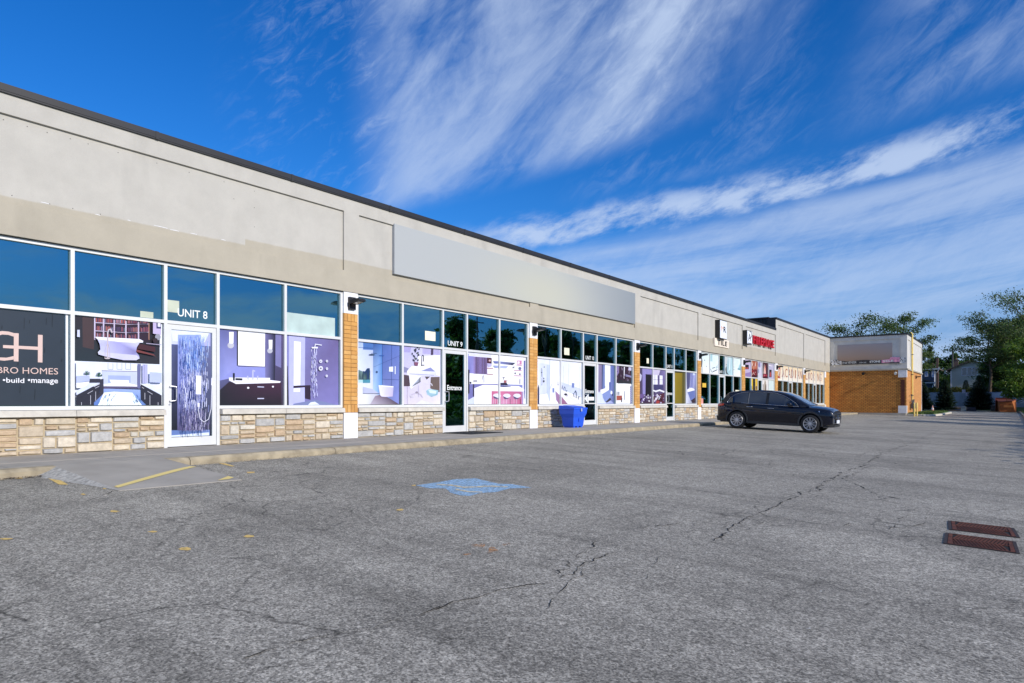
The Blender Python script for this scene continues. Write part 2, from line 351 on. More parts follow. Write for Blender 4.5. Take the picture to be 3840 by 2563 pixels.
M_curb = mat('curb_concrete', rgb(164, 151, 126), .9, var=.3, vscale=5, bump=.5, bscale=40)
M_joint = mat('joint', rgb(96, 92, 86), .95)
M_black = mat('black_metal', rgb(24, 24, 26), .5)
M_vinyl = mat('printed_vinyl', None, .3, var=.05, vscale=5, attr=True)
M_letter = mat('white_lettering', rgb(235, 238, 235), .5, var=.02)
M_inwall = mat('interior_wall', rgb(150, 150, 140), .9)
M_infloor = mat('interior_floor', rgb(96, 92, 86), .6)
M_roof = mat('roof_membrane', rgb(90, 90, 92), .95)

# ------------------------------------------------------------------ ground, lot, sidewalk
random.seed(4)
LX1 = 14.3
def smooth(a, b, t): t = min(1, max(0, (t-a)/(b-a))); return t*t*(3-2*t)
def groundz(x, y):
    z = -.25
    if x > LX1: z = lotz(LX1, y)+.10+.55*smooth(14.3, 22, x)
    if y > 108: z = max(z, -.1+.6*smooth(108, 114, y))
    if x < -30 or y < -45: z = -.2
    inside = (-29.9 < x < LX1+.15 and -44.9 < y < 107.5)
    return z if not inside else -1.0
gx = sorted(set([-900, -300, -120, -60, -40, -29.95, -29.85, -20, -10, 0, 8, LX1+.14, LX1+.16, 16, 18, 20, 22, 26, 32, 40, 60, 120, 300, 900]))
gy = sorted(set([-900, -300, -100, -45, -44.8, -20, 0, 20, 40, 60, 80, 100, 107.45, 107.55, 110, 112, 114, 116, 120, 130, 150, 200, 320, 900]))
mb = MB()
gcol = mat('meadow_ground', rgb(88, 104, 52), .95, var=.3, vscale=.6, bump=.5, bscale=8)
for i in range(len(gx)-1):
    for j in range(len(gy)-1):
        mb.face([(a, b, groundz(a, b)) for a, b in ((gx[i], gy[j]), (gx[i+1], gy[j]), (gx[i+1], gy[j+1]), (gx[i], gy[j+1]))])
tag(mb.build('ground', gcol, weld=True), kind='structure')
mb = MB()
xs = [2.6+.9*i for i in range(13)]+[LX1]; ys = list(range(-45, 67, 3))+[66.9]
for A, B in ((xs, ys+[70, 75, 79, 85, 92, 100, 107.5]), ([-30, -15, 0, 2.6], [79, 85, 92, 100, 107.5])):
    for i in range(len(A)-1):
        for j in range(len(B)-1):
            mb.face([(a, b, lotz(a, b)) for a, b in ((A[i], B[j]), (A[i+1], B[j]), (A[i+1], B[j+1]), (A[i], B[j+1]))])
tag(mb.build('parking_lot', M_asph, weld=True), kind='structure')
# sidewalk: slabs with joints, ramp notch between Y 3.75 and 5.2
RY0, RY1 = 3.72, 5.28
mb = MB()
y = -12.0
while y < 66.5:
    y2 = min(y+1.52, 66.5)
    mb.box(-.2, 1.5, y+.006, y2-.006, -.5, 0)
    mb.box(1.512, 2.36, y+.006, y2-.006, -.5, -.004)
    y = y2
mb.box(-.2, 2.36, -12, 66.5, -.6, -.02, 1)
mb.box(2.36, 6.2, 65.9, 66.55, -.5, -.02)
tag(mb.build('sidewalk', [M_concrete, M_joint]), kind='structure')
# curb stones: long pieces with worn tops
mb = MB(); rr = random.Random(2)
def curbpiece(p0, p1, w, z0a, z0b, h0, h1, n=5):
    p0, p1 = Vector(p0), Vector(p1); d = (p1-p0); nn = Vector((d.y, -d.x)).normalized()
    for k in range(n):
        a = p0+d*(k/n); b = p0+d*((k+1)/n); za = z0a+(z0b-z0a)*k/n; zb = z0a+(z0b-z0a)*(k+1)/n
        ja, jb = [.012*noise.noise(Vector((q.x*3.1, q.y*3.1, 7))) for q in (a, b)]
        sec = lambda q, z, j, hh: [(q.x, q.y, z-.3), (q.x+nn.x*(w+.02), q.y+nn.y*(w+.02), z-.3), (q.x+nn.x*(w+.015), q.y+nn.y*(w+.015), z+hh*.6+j), (q.x+nn.x*(w-.03), q.y+nn.y*(w-.03), z+hh-.008+j), (q.x, q.y, z+hh)]
        A, B = sec(a, za, ja, h0), sec(b, zb, jb, h1)
        for i in range(5):
            j2 = (i+1) % 5; mb.face([A[i], A[j2], B[j2], B[i]])
        if k == 0: mb.face(A[::-1])
        if k == n-1: mb.face(B)
y = -12.0
while y < 65.5:
    y2 = min(y+2.9+rr.uniform(-.2, .2), 65.8)
    for a, b in ((y, y2),):
        a2, b2 = a, b-.012
        segs = []
        if b2 <= RY0 or a2 >= RY1: segs = [(a2, b2)]
        else:
            if a2 < RY0: segs.append((a2, RY0))
            if b2 > RY1: segs.append((RY1, b2))
        for q0, q1 in segs: curbpiece((2.36, q0), (2.36, q1), .15, -.13, -.13, .127, .127)
    y = y2
tag(mb.build('curb', M_curb, weld=True), kind='structure')
# curb ramp wedge with flared sides
mb = MB()
xo = 4.45; zo = lotz(xo, 4)+.006
A = [(2.36, RY0, -.004), (2.36, RY1, -.004), (xo+.12, RY1+.05, zo), (xo, RY0+.02, zo)]
def rpt(u, v): return (2.36+(xo+.12*v-2.36)*u, RY0+.02*u+(RY1-RY0+.03*u)*v, -.004+(zo+.004)*u)
for i in range(8):
    for j in range(6): mb.face([rpt(i/8, j/6), rpt((i+1)/8, j/6), rpt((i+1)/8, (j+1)/6), rpt(i/8, (j+1)/6)])
mb.face([(2.36, RY0, -.5), (xo, RY0+.02, -.5), A[3], A[0]]); mb.face([A[1], A[2], (xo+.12, RY1+.05, -.5), (2.36, RY1, -.5)]); mb.face([A[3], (xo, RY0+.02, -.5), (xo+.12, RY1+.05, -.5), A[2]])
# worn flares
mb.face([(2.40, RY0, -.006), (2.36+.15, RY0-.30, lotz(2.6, 3)-.01), (3.4, RY0-.13, lotz(3.4, 3)+.002), (xo, RY0+.02, zo), ], 1)
mb.face([(2.40, RY1, -.006), (xo+.12, RY1+.05, zo), (3.3, RY1+.08, lotz(3.3, 3)+.002), (2.36+.15, RY1+.12, lotz(2.6, 3)-.01)], 1)
tag(mb.build('curb_ramp', [M_concrete, mat('worn_concrete', rgb(176, 172, 164), .95, var=.35, vscale=18, bump=.7, bscale=40)]), kind='structure')
# right hand verge curb
mb = MB()
y = -40
while y < 106: curbpiece((LX1+.15, y), (LX1+.15, y+2.98), -.15, lotz(LX1, y), lotz(LX1, y+3), .12, .12, 2); y += 3
tag(mb.build('verge_curb', M_curb), kind='structure')

# ------------------------------------------------------------------ markings, cracks
M_yel = fadedpaint('faded_yellow_paint', rgb(228, 192, 112), .30, .46)
M_yel2 = fadedpaint('yellow_ramp_paint', rgb(232, 208, 130), .15, .30)
M_blu = fadedpaint('faded_blue_paint', rgb(164, 200, 228), .33, .56, 24)
M_org = fadedpaint('faded_orange_paint', rgb(205, 150, 98), .42, .64)
def onlot(pts, dz=.004):
    return [G(*p, dz) for p in pts]
def marks(name, polys, m, dz=.004):
    b = MB()
    for p in polys: b.face(onlot(p, dz)[::-1])
    o = b.build(name, m); o.data.update()
    return tag(o, kind='structure')
c1 = lambda pts: [(q[0]*.4257, 1600+q[1]*.4257) for q in pts]
c2 = lambda pts: [(1400+q[0]*.3406, 1700+q[1]*.3406) for q in pts]
def blob(cx, cy, w, h, seed, n=11):
    r = random.Random(seed)
    return [(cx+w*math.cos(a)*r.uniform(.45, 1), cy+h*math.sin(a)*r.uniform(.45, 1)) for a in [2*math.pi*k/n for k in range(n)]]
marks('yellow_paint_marks', [c1([(405,448),(490,446),(600,515),(520,514)]), c1([(1925,326),(1990,328),(2070,352),(2040,354)]), c1([(2170,402),(2240,400),(2245,412),(2185,414)]),
    c1(blob(735,600,30,8,1)), c1(blob(1010,750,55,12,2)), c1(blob(1350,930,55,9,3)), c1(blob(2195,970,75,14,4)), c1(blob(1630,1080,65,18,5)), c1(blob(50,993,75,10,6)), c1(blob(920,550,24,7,7)), c1(blob(170,458,48,6,12)),
    c2(blob(295,627,65,15,8)), c2(blob(445,358,34,9,9))], M_yel)
marks('blue_accessible_bay_patch', [c2([(470,358),(700,325),(900,290),(1130,280),(1260,312),(1380,340),(1530,345),(1640,365),(1750,382),(1500,392),(1350,432),(1180,442),(1060,474),(960,468),(850,438),(800,392),(600,388)])], M_blu)
marks('cream_lines_on_blue_patch', [c2([(700,345),(860,350),(1000,375),(1300,362),(1480,372),(1480,382),(1300,374),(1000,388),(840,362),(700,356)]), c2([(890,398),(930,398),(1050,424),(1200,430),(1200,438),(1040,434),(920,412)])], fadedpaint('faded_cream_paint', rgb(222, 205, 165), .38, .5), .007)
marks('orange_survey_marks', [c2(blob(1160,1020,95,28,10)), c2(blob(1310,1065,80,30,11)), c2([(1420,1012),(1500,990),(1510,1000),(1430,1022)]), c2([(985,1118),(1070,1108),(1080,1118),(1000,1130)]), c2([(1255,1095),(1340,1070),(1350,1080),(1270,1105)])], M_org)
# yellow stripe lies on the ramp's slope
b = MB()
def rampz(x, y=4.5): return -.004+(zo+.004)*(x-2.36)/(xo+.12*(y-RY0)/(RY1-RY0)-2.36)
def onramp(px, py):
    h = 1.0
    for _ in range(20):
        dep = FPX*h/(py-HY); x, y = at(px, dep); h = CAMH-rampz(min(max(x, 2.3), xo+.12), y)
    return Vector((x, y, rampz(x, y)+.006))
for pts in ([(1005,532),(1040,543),(1730,354),(1670,345)], [(1915,478),(2010,440),(2060,452),(2020,466)]):
    p0, p1, p2, p3 = c1(pts)
    for k in range(10):
        f = lambda t, A_, B_: (A_[0]+(B_[0]-A_[0])*t, A_[1]+(B_[1]-A_[1])*t)
        b.face([onramp(*f(k/10, p0, p3)), onramp(*f(k/10, p1, p2)), onramp(*f((k+1)/10, p1, p2)), onramp(*f((k+1)/10, p0, p3))])
tag(b.build('yellow_ramp_stripe', M_yel2), kind='structure')
# cracks
M_crack = mat('crack', rgb(30, 29, 28), 1.0, var=.3, vscale=20)
b = MB(); rc = random.Random(8)
c3 = lambda pts: [(2600+q[0]*.5279, 1550+q[1]*.5279) for q in pts]
K = 1.6347
cs = [(c3([(1760,115),(1600,195),(1460,245),(1330,285),(1250,350),(1110,400),(1040,440),(900,520),(750,590),(630,630),(560,675),(465,712),(330,775),(200,860),(155,920)]), 1.0),
      (c3([(0,545),(250,580),(430,608),(625,628)]), .5), (c3([(480,712),(525,735),(700,758),(870,785),(1060,800),(1110,785)]), .6),
      (c3([(1255,380),(1205,410),(1150,430),(1060,468),(1160,510),(1300,575),(1420,600),(1570,637)]), .8), (c3([(1345,345),(1420,350),(1475,375)]), .8),
      (c3([(1540,158),(1720,170),(2100,185),(2349,205)]), .9), (c3([(1250,790),(1490,820),(1640,785),(1690,718),(1860,722),(2100,742),(2349,805)]), .6),
      (c3([(1800,160),(2050,165)]), 1.5), (c3([(0,805),(150,740),(390,710)]), .5), (c3([(0,940),(80,935),(300,850),(440,790),(500,775)]), .5), (c3([(1000,350),(1200,290),(1450,250)]), .6),
      ([(1000*K,1400*K),(1040*K,1380*K),(1150*K,1352*K),(1250*K,1340*K),(1330*K,1300*K),(1420*K,1262*K)], .6), ([(1240*K,1330*K),(1330*K,1270*K),(1420*K,1220*K),(1560*K,1200*K)], .5),
      ([(1250*K,1420*K),(1262*K,1385*K),(1300*K,1345*K),(1340*K,1300*K)], .35), ([(560*K,1510*K),(700*K,1470*K),(860*K,1440*K),(1010*K,1392*K)], .45),
      (c1([(770,655),(880,625),(960,590),(1000,560),(940,510),(850,480)]), .6), (c1([(960,595),(1200,600),(1450,570),(1800,520),(2040,470)]), .4),
      ([(1480*K,1330*K),(1500*K,1300*K),(1510*K,1280*K)], .3), ([(2040*K,1215*K),(2060*K,1190*K),(2100*K,1180*K),(2160*K,1180*K)], .5)]
for pts, w in cs:
    P = [G(*p) for p in pts]; Q = [P[0]]
    for a, c in zip(P, P[1:]):
        n = max(2, int((c-a).length/.025)); n = min(n, 320); d = (c-a); nrm = Vector((-d.y, d.x, 0)).normalized()
        for k in range(1, n+1):
            t = k/n; amp = min(.10, d.length*.08)*math.sin(math.pi*t)**.5 if t < 1 else 0
            Q.append(a+d*t+nrm*amp*(noise.noise((a+d*t)*2.1)*1.6+noise.noise((a+d*t)*9)*.9+noise.noise((a+d*t)*31)*.35))
    for i in range(len(Q)-1):
        d = Q[i+1]-Q[i]; nn = Vector((-d.y, d.x, 0)).normalized()
        wa = w*.0082*max(.0, .7+2.0*noise.noise(Q[i]*4.3)); wb = w*.0082*max(.0, .7+2.0*noise.noise(Q[i+1]*4.3))
        z = Vector((0, 0, .004)); q = [Q[i]-nn*wa, Q[i+1]-nn*wb, Q[i+1]+nn*wb, Q[i]+nn*wa]
        for v in q: v.z = lotz(v.x, v.y)+.004
        b.face(q)
tag(b.build('pavement_cracks', M_crack), kind='structure')

# ------------------------------------------------------------------ the plaza
plaza = empty('shopping_plaza', 'long beige single storey shopping plaza with stone-based storefronts and dark roof edge', 'building', loc=(0, 0, 0))
HEAD, TRAN, DOORH, SILL = 3.68, 2.50, 2.44, .77
PIL = [(-5.35, -4.9), (2.72, 3.19), (10.82, 11.26), (18.86, 19.33), (26.89, 27.41), (34.37, 34.82), (41.67, 42.24), (48.94, 49.58), (57.0, 57.58), (64.67, 66.55)]
ZT = 6.04; YS = 48.97; ZR = 6.82
def fascia():
    b = MB(); y0, ye = -12.0, 66.6
    b.box(-.35, .03, y0, YS, HEAD, ZT); b.box(-.35, .03, YS, ye, HEAD, ZR)
    b.box(.03, .08, y0, YS, 5.68, ZT); b.box(.03, .08, YS, ye, 6.44, ZR); b.box(.03, .08, y0, ye, HEAD, 4.2)
    prev = y0
    for i, (a, c) in enumerate(PIL):
        top = 5.68 if a < YS-.5 else 6.44
        if abs(a-48.94) < .1:
            b.box(.03, .08, a-.02, YS, 4.2, 5.68); b.box(.03, .08, YS, c, 4.2, 6.44); continue
        b.box(.03, .08, a-.02, min(c+.02, 66.6), 4.2, top)
    z4 = lambda x, y: (x*.6378, 300+y*.6378)
    for p in ((160,275),(277,310),(413,347),(518,377),(694,428),(922,490),(1112,545),(1317,600),(1495,655),(1495,752),(1495,865),(70,680),(292,730),(428,757),(20,235),(1375,700),(590,790)):
        y_, z_ = F(*z4(*p), .03); b.lathe((.0305, y_, z_), (1, 0, 0), [(0, .008), (.002, .008), (.002, 0)], 8, 1)
    for (p, q) in (((240,718),(292,730)),((905,855),(985,873)),((1000,880),(1052,890)),((1120,902),(1158,909)),((1300,938),(1326,944)),((560,790),(590,797)),((750,824),(768,829))):
        ya, za = F(*z4(*p), .031); yb, zb = F(*z4(*q), .031); b.face([(.032, ya, za-.003), (.032, yb, zb-.006), (.032, yb, zb+.001), (.032, (ya+yb)/2, (za+zb)/2+.006), (.032, ya, za+.003)], 2)
    return b.build('stucco_fascia', [M_stucco, M_black, M_white], plaza)
fascia()
b = MB()
def coping(y0, y1, z):
    y = y0
    while y < y1:
        y2 = min(y+3.04, y1); b.box(-.38, .125, y+.002, y2-.002, z, z+.115); b.box(.08, .118, y+.002, y2-.002, z-.03, z)
        if y2 < y1: b.box(-.39, .132, y2-.03, y2+.03, z-.032, z+.12)
        y = y2
coping(-12, YS-.01, ZT); coping(YS, 66.72, ZR)
b.build('roof_coping', M_coping, plaza)
b = MB(); b.box(-26, -.36, -12, 66.6, 5.2, 5.8); b.box(-26, -25.7, -12, 66.6, -.3, 5.2); b.box(-26, -.36, -12, -11.8, 0, 5.2)
b.build('roof', M_roof, plaza)
b = MB()       # dark ribbed side of the raised roof part
b.box(-9, -.36, YS, YS+.1, 5.8, ZR+.06)
x = -8.9
while x < -.5: b.box(x, x+.05, YS-.05, YS, 5.8, ZR+.06); x += .32
b.box(-9.05, -.4, YS-.09, YS+.2, ZR+.06, ZR+.16); b.box(-.5, .075, YS-.06, YS-.003, ZT+.125, ZR-.002)
b.build('ribbed_parapet_side', M_coping, plaza)
# pillars
BR = [rgb(212, 158, 86), rgb(206, 152, 80), rgb(216, 166, 98), rgb(200, 146, 78)]
def pillar(a, c, side=False):
    rr = random.Random(int(a*10)+100); b = MB(); x1 = .055
    b.box(-.3, x1, a, c, 0, .64); b.box(-.3, x1, a, c, 3.14, HEAD-.001); b.box(-.3, x1-.02, a, c, .64, 3.14, 1)
    o = b.build('pillar', [M_white, mat('mortar', rgb(176, 140, 96), .95)], plaza)
    b = MB(); n = max(2, round((c-a)/.225)); w = (c-a)/n; z = .645
    def bricks(z0, z1, nn, ww):
        for k in range(nn):
            j = rr.uniform(-.002, .002); b.box(x1-.02, x1+j+.002, a+k*ww+.005, a+(k+1)*ww-.005, z0+.005, z1-.005, 0, rr.choice(BR))
    bricks(.645, .845, n*2, w/2); nz = 20; hz = (2.94-.845)/nz
    for k in range(nz): bricks(.845+k*hz, .845+(k+1)*hz, n, w)
    bricks(2.94, 3.14, n*2, w/2)
    b.build('brick_facing', M_brick, o)
for a, c in PIL[:-1]: pillar(a, c)
pillar(64.67, 65.12)
b = MB(); rr = random.Random(77); b.box(-.3, .02, 65.121, 66.55, 0, HEAD-.001, 1); z = .005
kk = 0
while z < HEAD-.12:
    y = 65.125-(.1 if kk % 2 else 0)
    while y < 66.5:
        b.box(.02, .05, max(65.125, y), min(66.545, y+.215), z, z+.105, 0, rr.choice(BR)); y += .226
    z += .117; kk += 1
b.build('brick_corner', [M_brick, MATS['mortar']], plaza)
# stone base and sill
STC = [rgb(206, 192, 168), rgb(200, 182, 156), rgb(196, 180, 156), rgb(184, 182, 178), rgb(206, 198, 182), rgb(190, 166, 136), rgb(176, 174, 170), rgb(212, 200, 180)]
def stonebase(y0, y1, seed):
    rr = random.Random(seed); b = MB(); b.box(-.3, .0, y0, y1, 0, .65, 1)
    def put(ya, yb, za, zb):
        g = .0055; h = rr.uniform(.03, .05); j = lambda: rr.uniform(-.007, .007); e = .014
        o = [(ya+g+abs(j()), za+g+abs(j())), (yb-g-abs(j()), za+g+abs(j())), (yb-g-abs(j()), zb-g-abs(j())), (ya+g+abs(j()), zb-g-abs(j()))]
        if yb-ya > .2:
            o.insert(1, ((ya+yb)/2+j()*5, za+g+j()*.6)); o.insert(4, ((ya+yb)/2+j()*5, zb-g+j()*.6))
        cy = sum(p[0] for p in o)/len(o); cz = sum(p[1] for p in o)/len(o)
        inn = [(p[0]+(cy-p[0])*min(.35, e/max(.02, abs(cy-p[0]))), p[1]+(cz-p[1])*min(.35, e/max(.02, abs(cz-p[1])))) for p in o]
        c = rr.choice(STC); k = rr.uniform(.86, 1.06); c = tuple(q*k for q in c)
        hh = [h+rr.uniform(-.006, .006) for _ in inn]
        f = [(hh[i], p[0], p[1]) for i, p in enumerate(inn)]
        ctr = (h+rr.uniform(0, .012), cy, cz)
        for i in range(len(o)):
            k2 = (i+1) % len(o)
            b.face([f[i], f[k2], ctr], 0, c)
            b.face([(0, *o[i]), (0, *o[k2]), f[k2], f[i]], 0, tuple(q*.93 for q in c))
    def split(ya, yb, za, zb):
        w, h = yb-ya, zb-za
        if h > .22 or (h > .13 and w/h < 2.8 and rr.random() < .6 and w > .3):
            if w > 1.1 or (w > h*2.6 and rr.random() < .5):
                t = rr.uniform(.35, .65); split(ya, ya+w*t, za, zb); split(ya+w*t, yb, za, zb); return
            t = rr.uniform(.32, .68); split(ya, yb, za, za+h*t); split(ya, yb, za+h*t, zb); return
        if w > rr.uniform(.36, .66) or w > h*4.6 and w > .26:
            t = rr.uniform(.35, .65); split(ya, ya+w*t, za, zb); split(ya+w*t, yb, za, zb); return
        put(ya, yb, za, zb)
    split(y0, y1, .0, .64)
    b.build('stone_base', [M_stone, mat('stone_mortar', rgb(182, 166, 136), .95, var=.2)], plaza)
    b = MB(); y = y0
    while y < y1-.02:
        y2 = min(y+rr.uniform(1.45, 1.75), y1)
        if y1-y2 < .4: y2 = y1
        z = [rr.uniform(-.004, .004) for _ in range(2)]
        b.hexa([(-.05, y+.003, .652), (.115, y+.003, .652), (.115, y2-.003, .652), (-.05, y2-.003, .652), (-.05, y+.003, .768), (.10, y+.003, .756+z[0]), (.10, y2-.003, .756+z[1]), (-.05, y2-.003, .768)]); y = y2
    b.build('sill', M_cap, plaza)
# storefront bays
BAYS = {}
def bay(i, name, sub=None):
    ya, yb = PIL[i][1], PIL[i+1][0]; w = yb-ya; m = 1.62/(1.62*4+1.08)
    if sub: E = sub
    else: E = [ya, ya+w*m, ya+w*2*m, ya+w*2*m+w*m/1.5, ya+w*m*3+w*m/1.5, yb]
    t = .065; b = MB(); x0, x1 = -.11, .0
    win = bpy.data.objects.new('storefront_window', None); COL.objects.link(win); win.parent = plaza; win['label'] = name
    b.box(x0, x1, ya, yb, HEAD-t, HEAD-.012)
    for k, e in enumerate(E):
        ww = t/2 if 0 < k < 5 else t
        a, c = (e-ww, e+ww) if 0 < k < 5 else ((e, e+t) if k == 0 else (e-t, e))
        zb = SILL if k not in (2, 3) else 0.0
        b.box(x0, x1+.002, a, c, zb, HEAD-t)
    edges = [(ya+t if k == 0 else E[k]+t/2, yb-t if k == 4 else E[k+1]-t/2) for k in range(5)]
    for k, (a, c) in enumerate(edges):
        b.box(x0, x1, a, c, TRAN-t/2, TRAN+t/2)
        if k != 2: b.box(x0, x1, a, c, SILL, SILL+t)
    b.build('window_frame', M_alu, win)
    b = MB(); b.box(-.2, .028, ya, yb, HEAD-.011, HEAD-.001); b.build('head_shadow_strip', M_black, win)  # black strip drawn in for the shadow gap under the fascia
    for k, (a, c) in enumerate(edges):
        q = MB(); q.box(-.066, -.06, a, c, TRAN+t/2, HEAD-t); q.build('window_pane', M_glass if i < 7 else M_glass, win)
        if k != 2:
            q = MB(); q.box(-.066, -.06, a, c, SILL+t, TRAN-t/2); q.build('window_pane', M_glass if i < 7 else M_clear, win)
    # door
    a, c = edges[2]; a += .004; c -= .004
    d = bpy.data.objects.new('entrance_door', None); COL.objects.link(d); d.parent = plaza
    b = MB(); s = .085; zt = TRAN-t/2-.008; xd0, xd1 = -.07, -.018
    b.box(xd0, xd1, a, a+s, .015, zt); b.box(xd0, xd1, c-s, c, .015, zt); b.box(xd0, xd1, a+s, c-s, zt-.1, zt); b.box(xd0, xd1, a+s, c-s, .015, .2)
    if i > 2: b.box(xd0, xd1, a+s, c-s, .84, .88)
    b.build('door_frame', M_alu, d)
    b = MB(); b.box(-.048, -.042, a+s, c-s, .2, zt-.1); b.build('door_glass', M_glass if i < 7 else M_clear, d)
    b = MB(); b.tube([(-.018, a+.045, .93), (.045, a+.045, .93), (.052, a+.075, .93), (.06, a+.14, .94), (.06, a+.15, 1.0), (.06, a+.15, 1.17), (.06, a+.14, 1.21), (.052, a+.075, 1.22), (.045, a+.045, 1.22), (-.018, a+.045, 1.22)], .011, 8)
    b.lathe((-.018, a+.045, .86), (1, 0, 0), [(0, .001), (.0, .02), (.008, .02), (.008, 0.001)], 12)
    b.build('door_handle', mat('handle_metal', rgb(200, 200, 204), .3, .6), d, smooth=True)
    b = MB(); b.box(-.016, -.016, 0, 0, 0, 0)
    # stone base either side
    for n_, (p, r) in enumerate(((ya, E[2]-t/2-.004), (E[3]+t/2+.004, yb))): stonebase(p, r, i*7+n_+3)
    b = MB()        # interior of the unit: floor, rear wall, ceiling and right hand partition
    b.box(-6, -.12, ya-.2, yb+.2, -.06, .005, 1); b.box(-6.1, -6, ya-.2, yb+.2, 0, 3.9, 0); b.box(-6, -.36, ya-.2, yb+.2, 3.75, 3.85, 0)
    b.box(-6, -.305, yb+.08, yb+.14, .005, 3.75, 0); b.box(-6, -.305, ya-.14, ya-.08, .005, 3.75, 0)
    b.build('shop_interior', [M_inwall, M_infloor], plaza)
    BAYS[i] = dict(E=E, edges=edges, win=win, door=d, ya=ya, yb=yb, da=a, dc=c)
names = ['storefront outside the left edge', 'storefront of unit 8 with bathroom pictures', 'storefront of unit 9 with bath and kitchen pictures', 'storefront of unit 10 with white bathroom pictures', 'storefront of unit 11 with dark kitchen picture',
         'storefront of unit 12 with marble pictures above', 'storefront with red fire pictures above', 'storefront under the cream lettering band, left half', 'storefront under the cream lettering band, right half']
for i in range(9): bay(i, names[i])
for i in range(9): BAYS[i]['door']['label'] = 'glass entrance door of the %s' % names[i]

# ------------------------------------------------------------------ window pictures
VK = .93
class Art:
    def __init__(s, y0, y1, z0, z1, x=-.052):
        s.b = MB(); s.x = x; s.r = (y0, y1, z0, z1); s.k = 0
    def P(s, px, py):
        y, z = F(px, py, s.x); y0, y1, z0, z1 = s.r
        return (min(max(y, y0), y1), min(max(z, z0), z1))
    def q(s, c):
        m = (c[0]+c[1]+c[2])/3; return rgb(*[m*.16+v*.84 for v in c], VK)
    def c(s, col): 
        if isinstance(col[0], (tuple, list)): return [s.q(q) for q in col]
        return s.q(col)
    def bg(s, col):       # one colour, or four colours: bottom-left, bottom-right, top-right, top-left
        y0, y1, z0, z1 = s.r; s.b.box(s.x-.004, s.x-.0008, y0, y1, z0, z1)
        s.b.face([(s.x, y0, z0), (s.x, y1, z0), (s.x, y1, z1), (s.x, y0, z1)], 0, s.c(col))
    def poly(s, T, pts, col):
        s.k += 1; x = s.x+.00035*s.k
        q = [(x, *s.P(*T(*p))) for p in pts]
        s.b.face(q[::-1], 0, (s.c(col)[::-1] if isinstance(col[0], (tuple, list)) else s.c(col)))
    def rect(s, T, x0, y0, x1, y1, col): s.poly(T, [(x0, y0), (x1, y0), (x1, y1), (x0, y1)], col)
    def line(s, T, pts, w, col):
        for a, c in zip(pts, pts[1:]):
            d = Vector((c[0]-a[0], c[1]-a[1])); 
            if d.length < 1e-6: continue
            n = Vector((-d.y, d.x)).normalized()*w/2; e = d.normalized()*w*.3
            s.poly(T, [(a[0]+n.x-e.x, a[1]+n.y-e.y), (c[0]+n.x+e.x, c[1]+n.y+e.y), (c[0]-n.x+e.x, c[1]-n.y+e.y), (a[0]-n.x-e.x, a[1]-n.y-e.y)], col)
    def ell(s, T, cx, cy, w, h, col, n=16): s.poly(T, [(cx+w*math.cos(2*math.pi*k/n), cy+h*math.sin(2*math.pi*k/n)) for k in range(n)], col)
    def done(s, parent, name='window_picture', label=None):
        o = s.b.build(name, M_vinyl, parent)
        if label: o['label'] = label
        return o
def crop(x0, y0, k): return lambda x, y: (x0+x*k, y0+y*k)
TA = crop(0, 1150, 260/994); TB = crop(270, 1170, 350/1483); TC = crop(600, 950, 750/1568); TE = crop(1330, 1260, 350/1829)
TF = crop(1740, 1300, 260/1568); TG = crop(2000, 1330, 400/2349); TH = crop(2350, 1150, 400/1394); TI = crop(2600, 1280, 510/2349); TN = crop(0, 0, 1)
Z0, Z1 = SILL+.068, TRAN-.036
def pane(i, k, l=.0, r=.0): e = BAYS[i]['edges'][k]; return (e[0]+l, e[1]-r, Z0+.01, Z1-.005)
rr = random.Random(11)
# unit 8, dark logo panel
a = Art(*pane(1, 0, .0, .07)); a.bg((44, 54, 66))
PK = (226, 192, 180)
def arc(cx, cy, rx, ry, a0, a1, n=14): return [(cx+rx*math.cos(R_(a0+(a1-a0)*k/n)), cy+ry*math.sin(R_(a0+(a1-a0)*k/n))) for k in range(n+1)]
out = [(265, 385), (200, 382), (120, 360), (30, 352), (-60, 365), (-150, 420), (-200, 520), (-200, 600), (-150, 710), (-60, 765), (60, 778), (195, 762)]
inn_ = [(195, 712), (90, 735), (-20, 730), (-90, 690), (-130, 600), (-130, 520), (-80, 440), (30, 402), (120, 408), (195, 432)]
for q in range(len(out)-1):
    j0 = min(len(inn_)-1, int((len(out)-1-q)/(len(out)-1)*(len(inn_)-1))); j1 = min(len(inn_)-1, int((len(out)-2-q)/(len(out)-1)*(len(inn_)-1)))
    a.poly(TA, [out[q], out[q+1], inn_[j1], inn_[j0]], PK)
a.poly(TA, [(197, 382), (267, 388), (263, 790), (196, 786)], PK); a.poly(TA, [(42, 553), (545, 578), (545, 624), (42, 596)], PK); a.poly(TA, [(543, 405), (610, 410), (607, 804), (541, 800)], PK)
for xx, y0, y1 in ((348,160,330),(424,190,245),(664,160,265),(750,100,300),(288,1130,1250),(500,1180,1340),(876,470,530),(640,590,670),(884,740,800),(390,960,1015),(258,795,850),(28,265,330)):
    a.poly(TA, [(xx, y0), (xx+5, y0+15), (xx-2, y1), (xx-7, y1-12)], (22, 26, 32))
def arttext(a, T, txt, x0, x1, yb, yt, col, slope=0, **k):
    a.k += 1; x = a.x+.00035*a.k+.0005
    def mp(u, v): 
        px = x0+(x1-x0)*u; return (x, *a.P(*T(px, yb+(yt-yb)*v+slope*(px-x0))))
    text_on(a.b, txt, mp, None, 0, a.c(col), **k)
arttext(a, TA, 'BRO HOMES', -40, 830, 955, 865, PK, .025, bold=.0)
arttext(a, TA, '\u2022build', 36, 345, 1090, 1020, (240, 240, 245), .03, bold=.012)
arttext(a, TA, '\u2022manage', 395, 828, 1118, 1040, (240, 240, 245), .02, bold=.012)
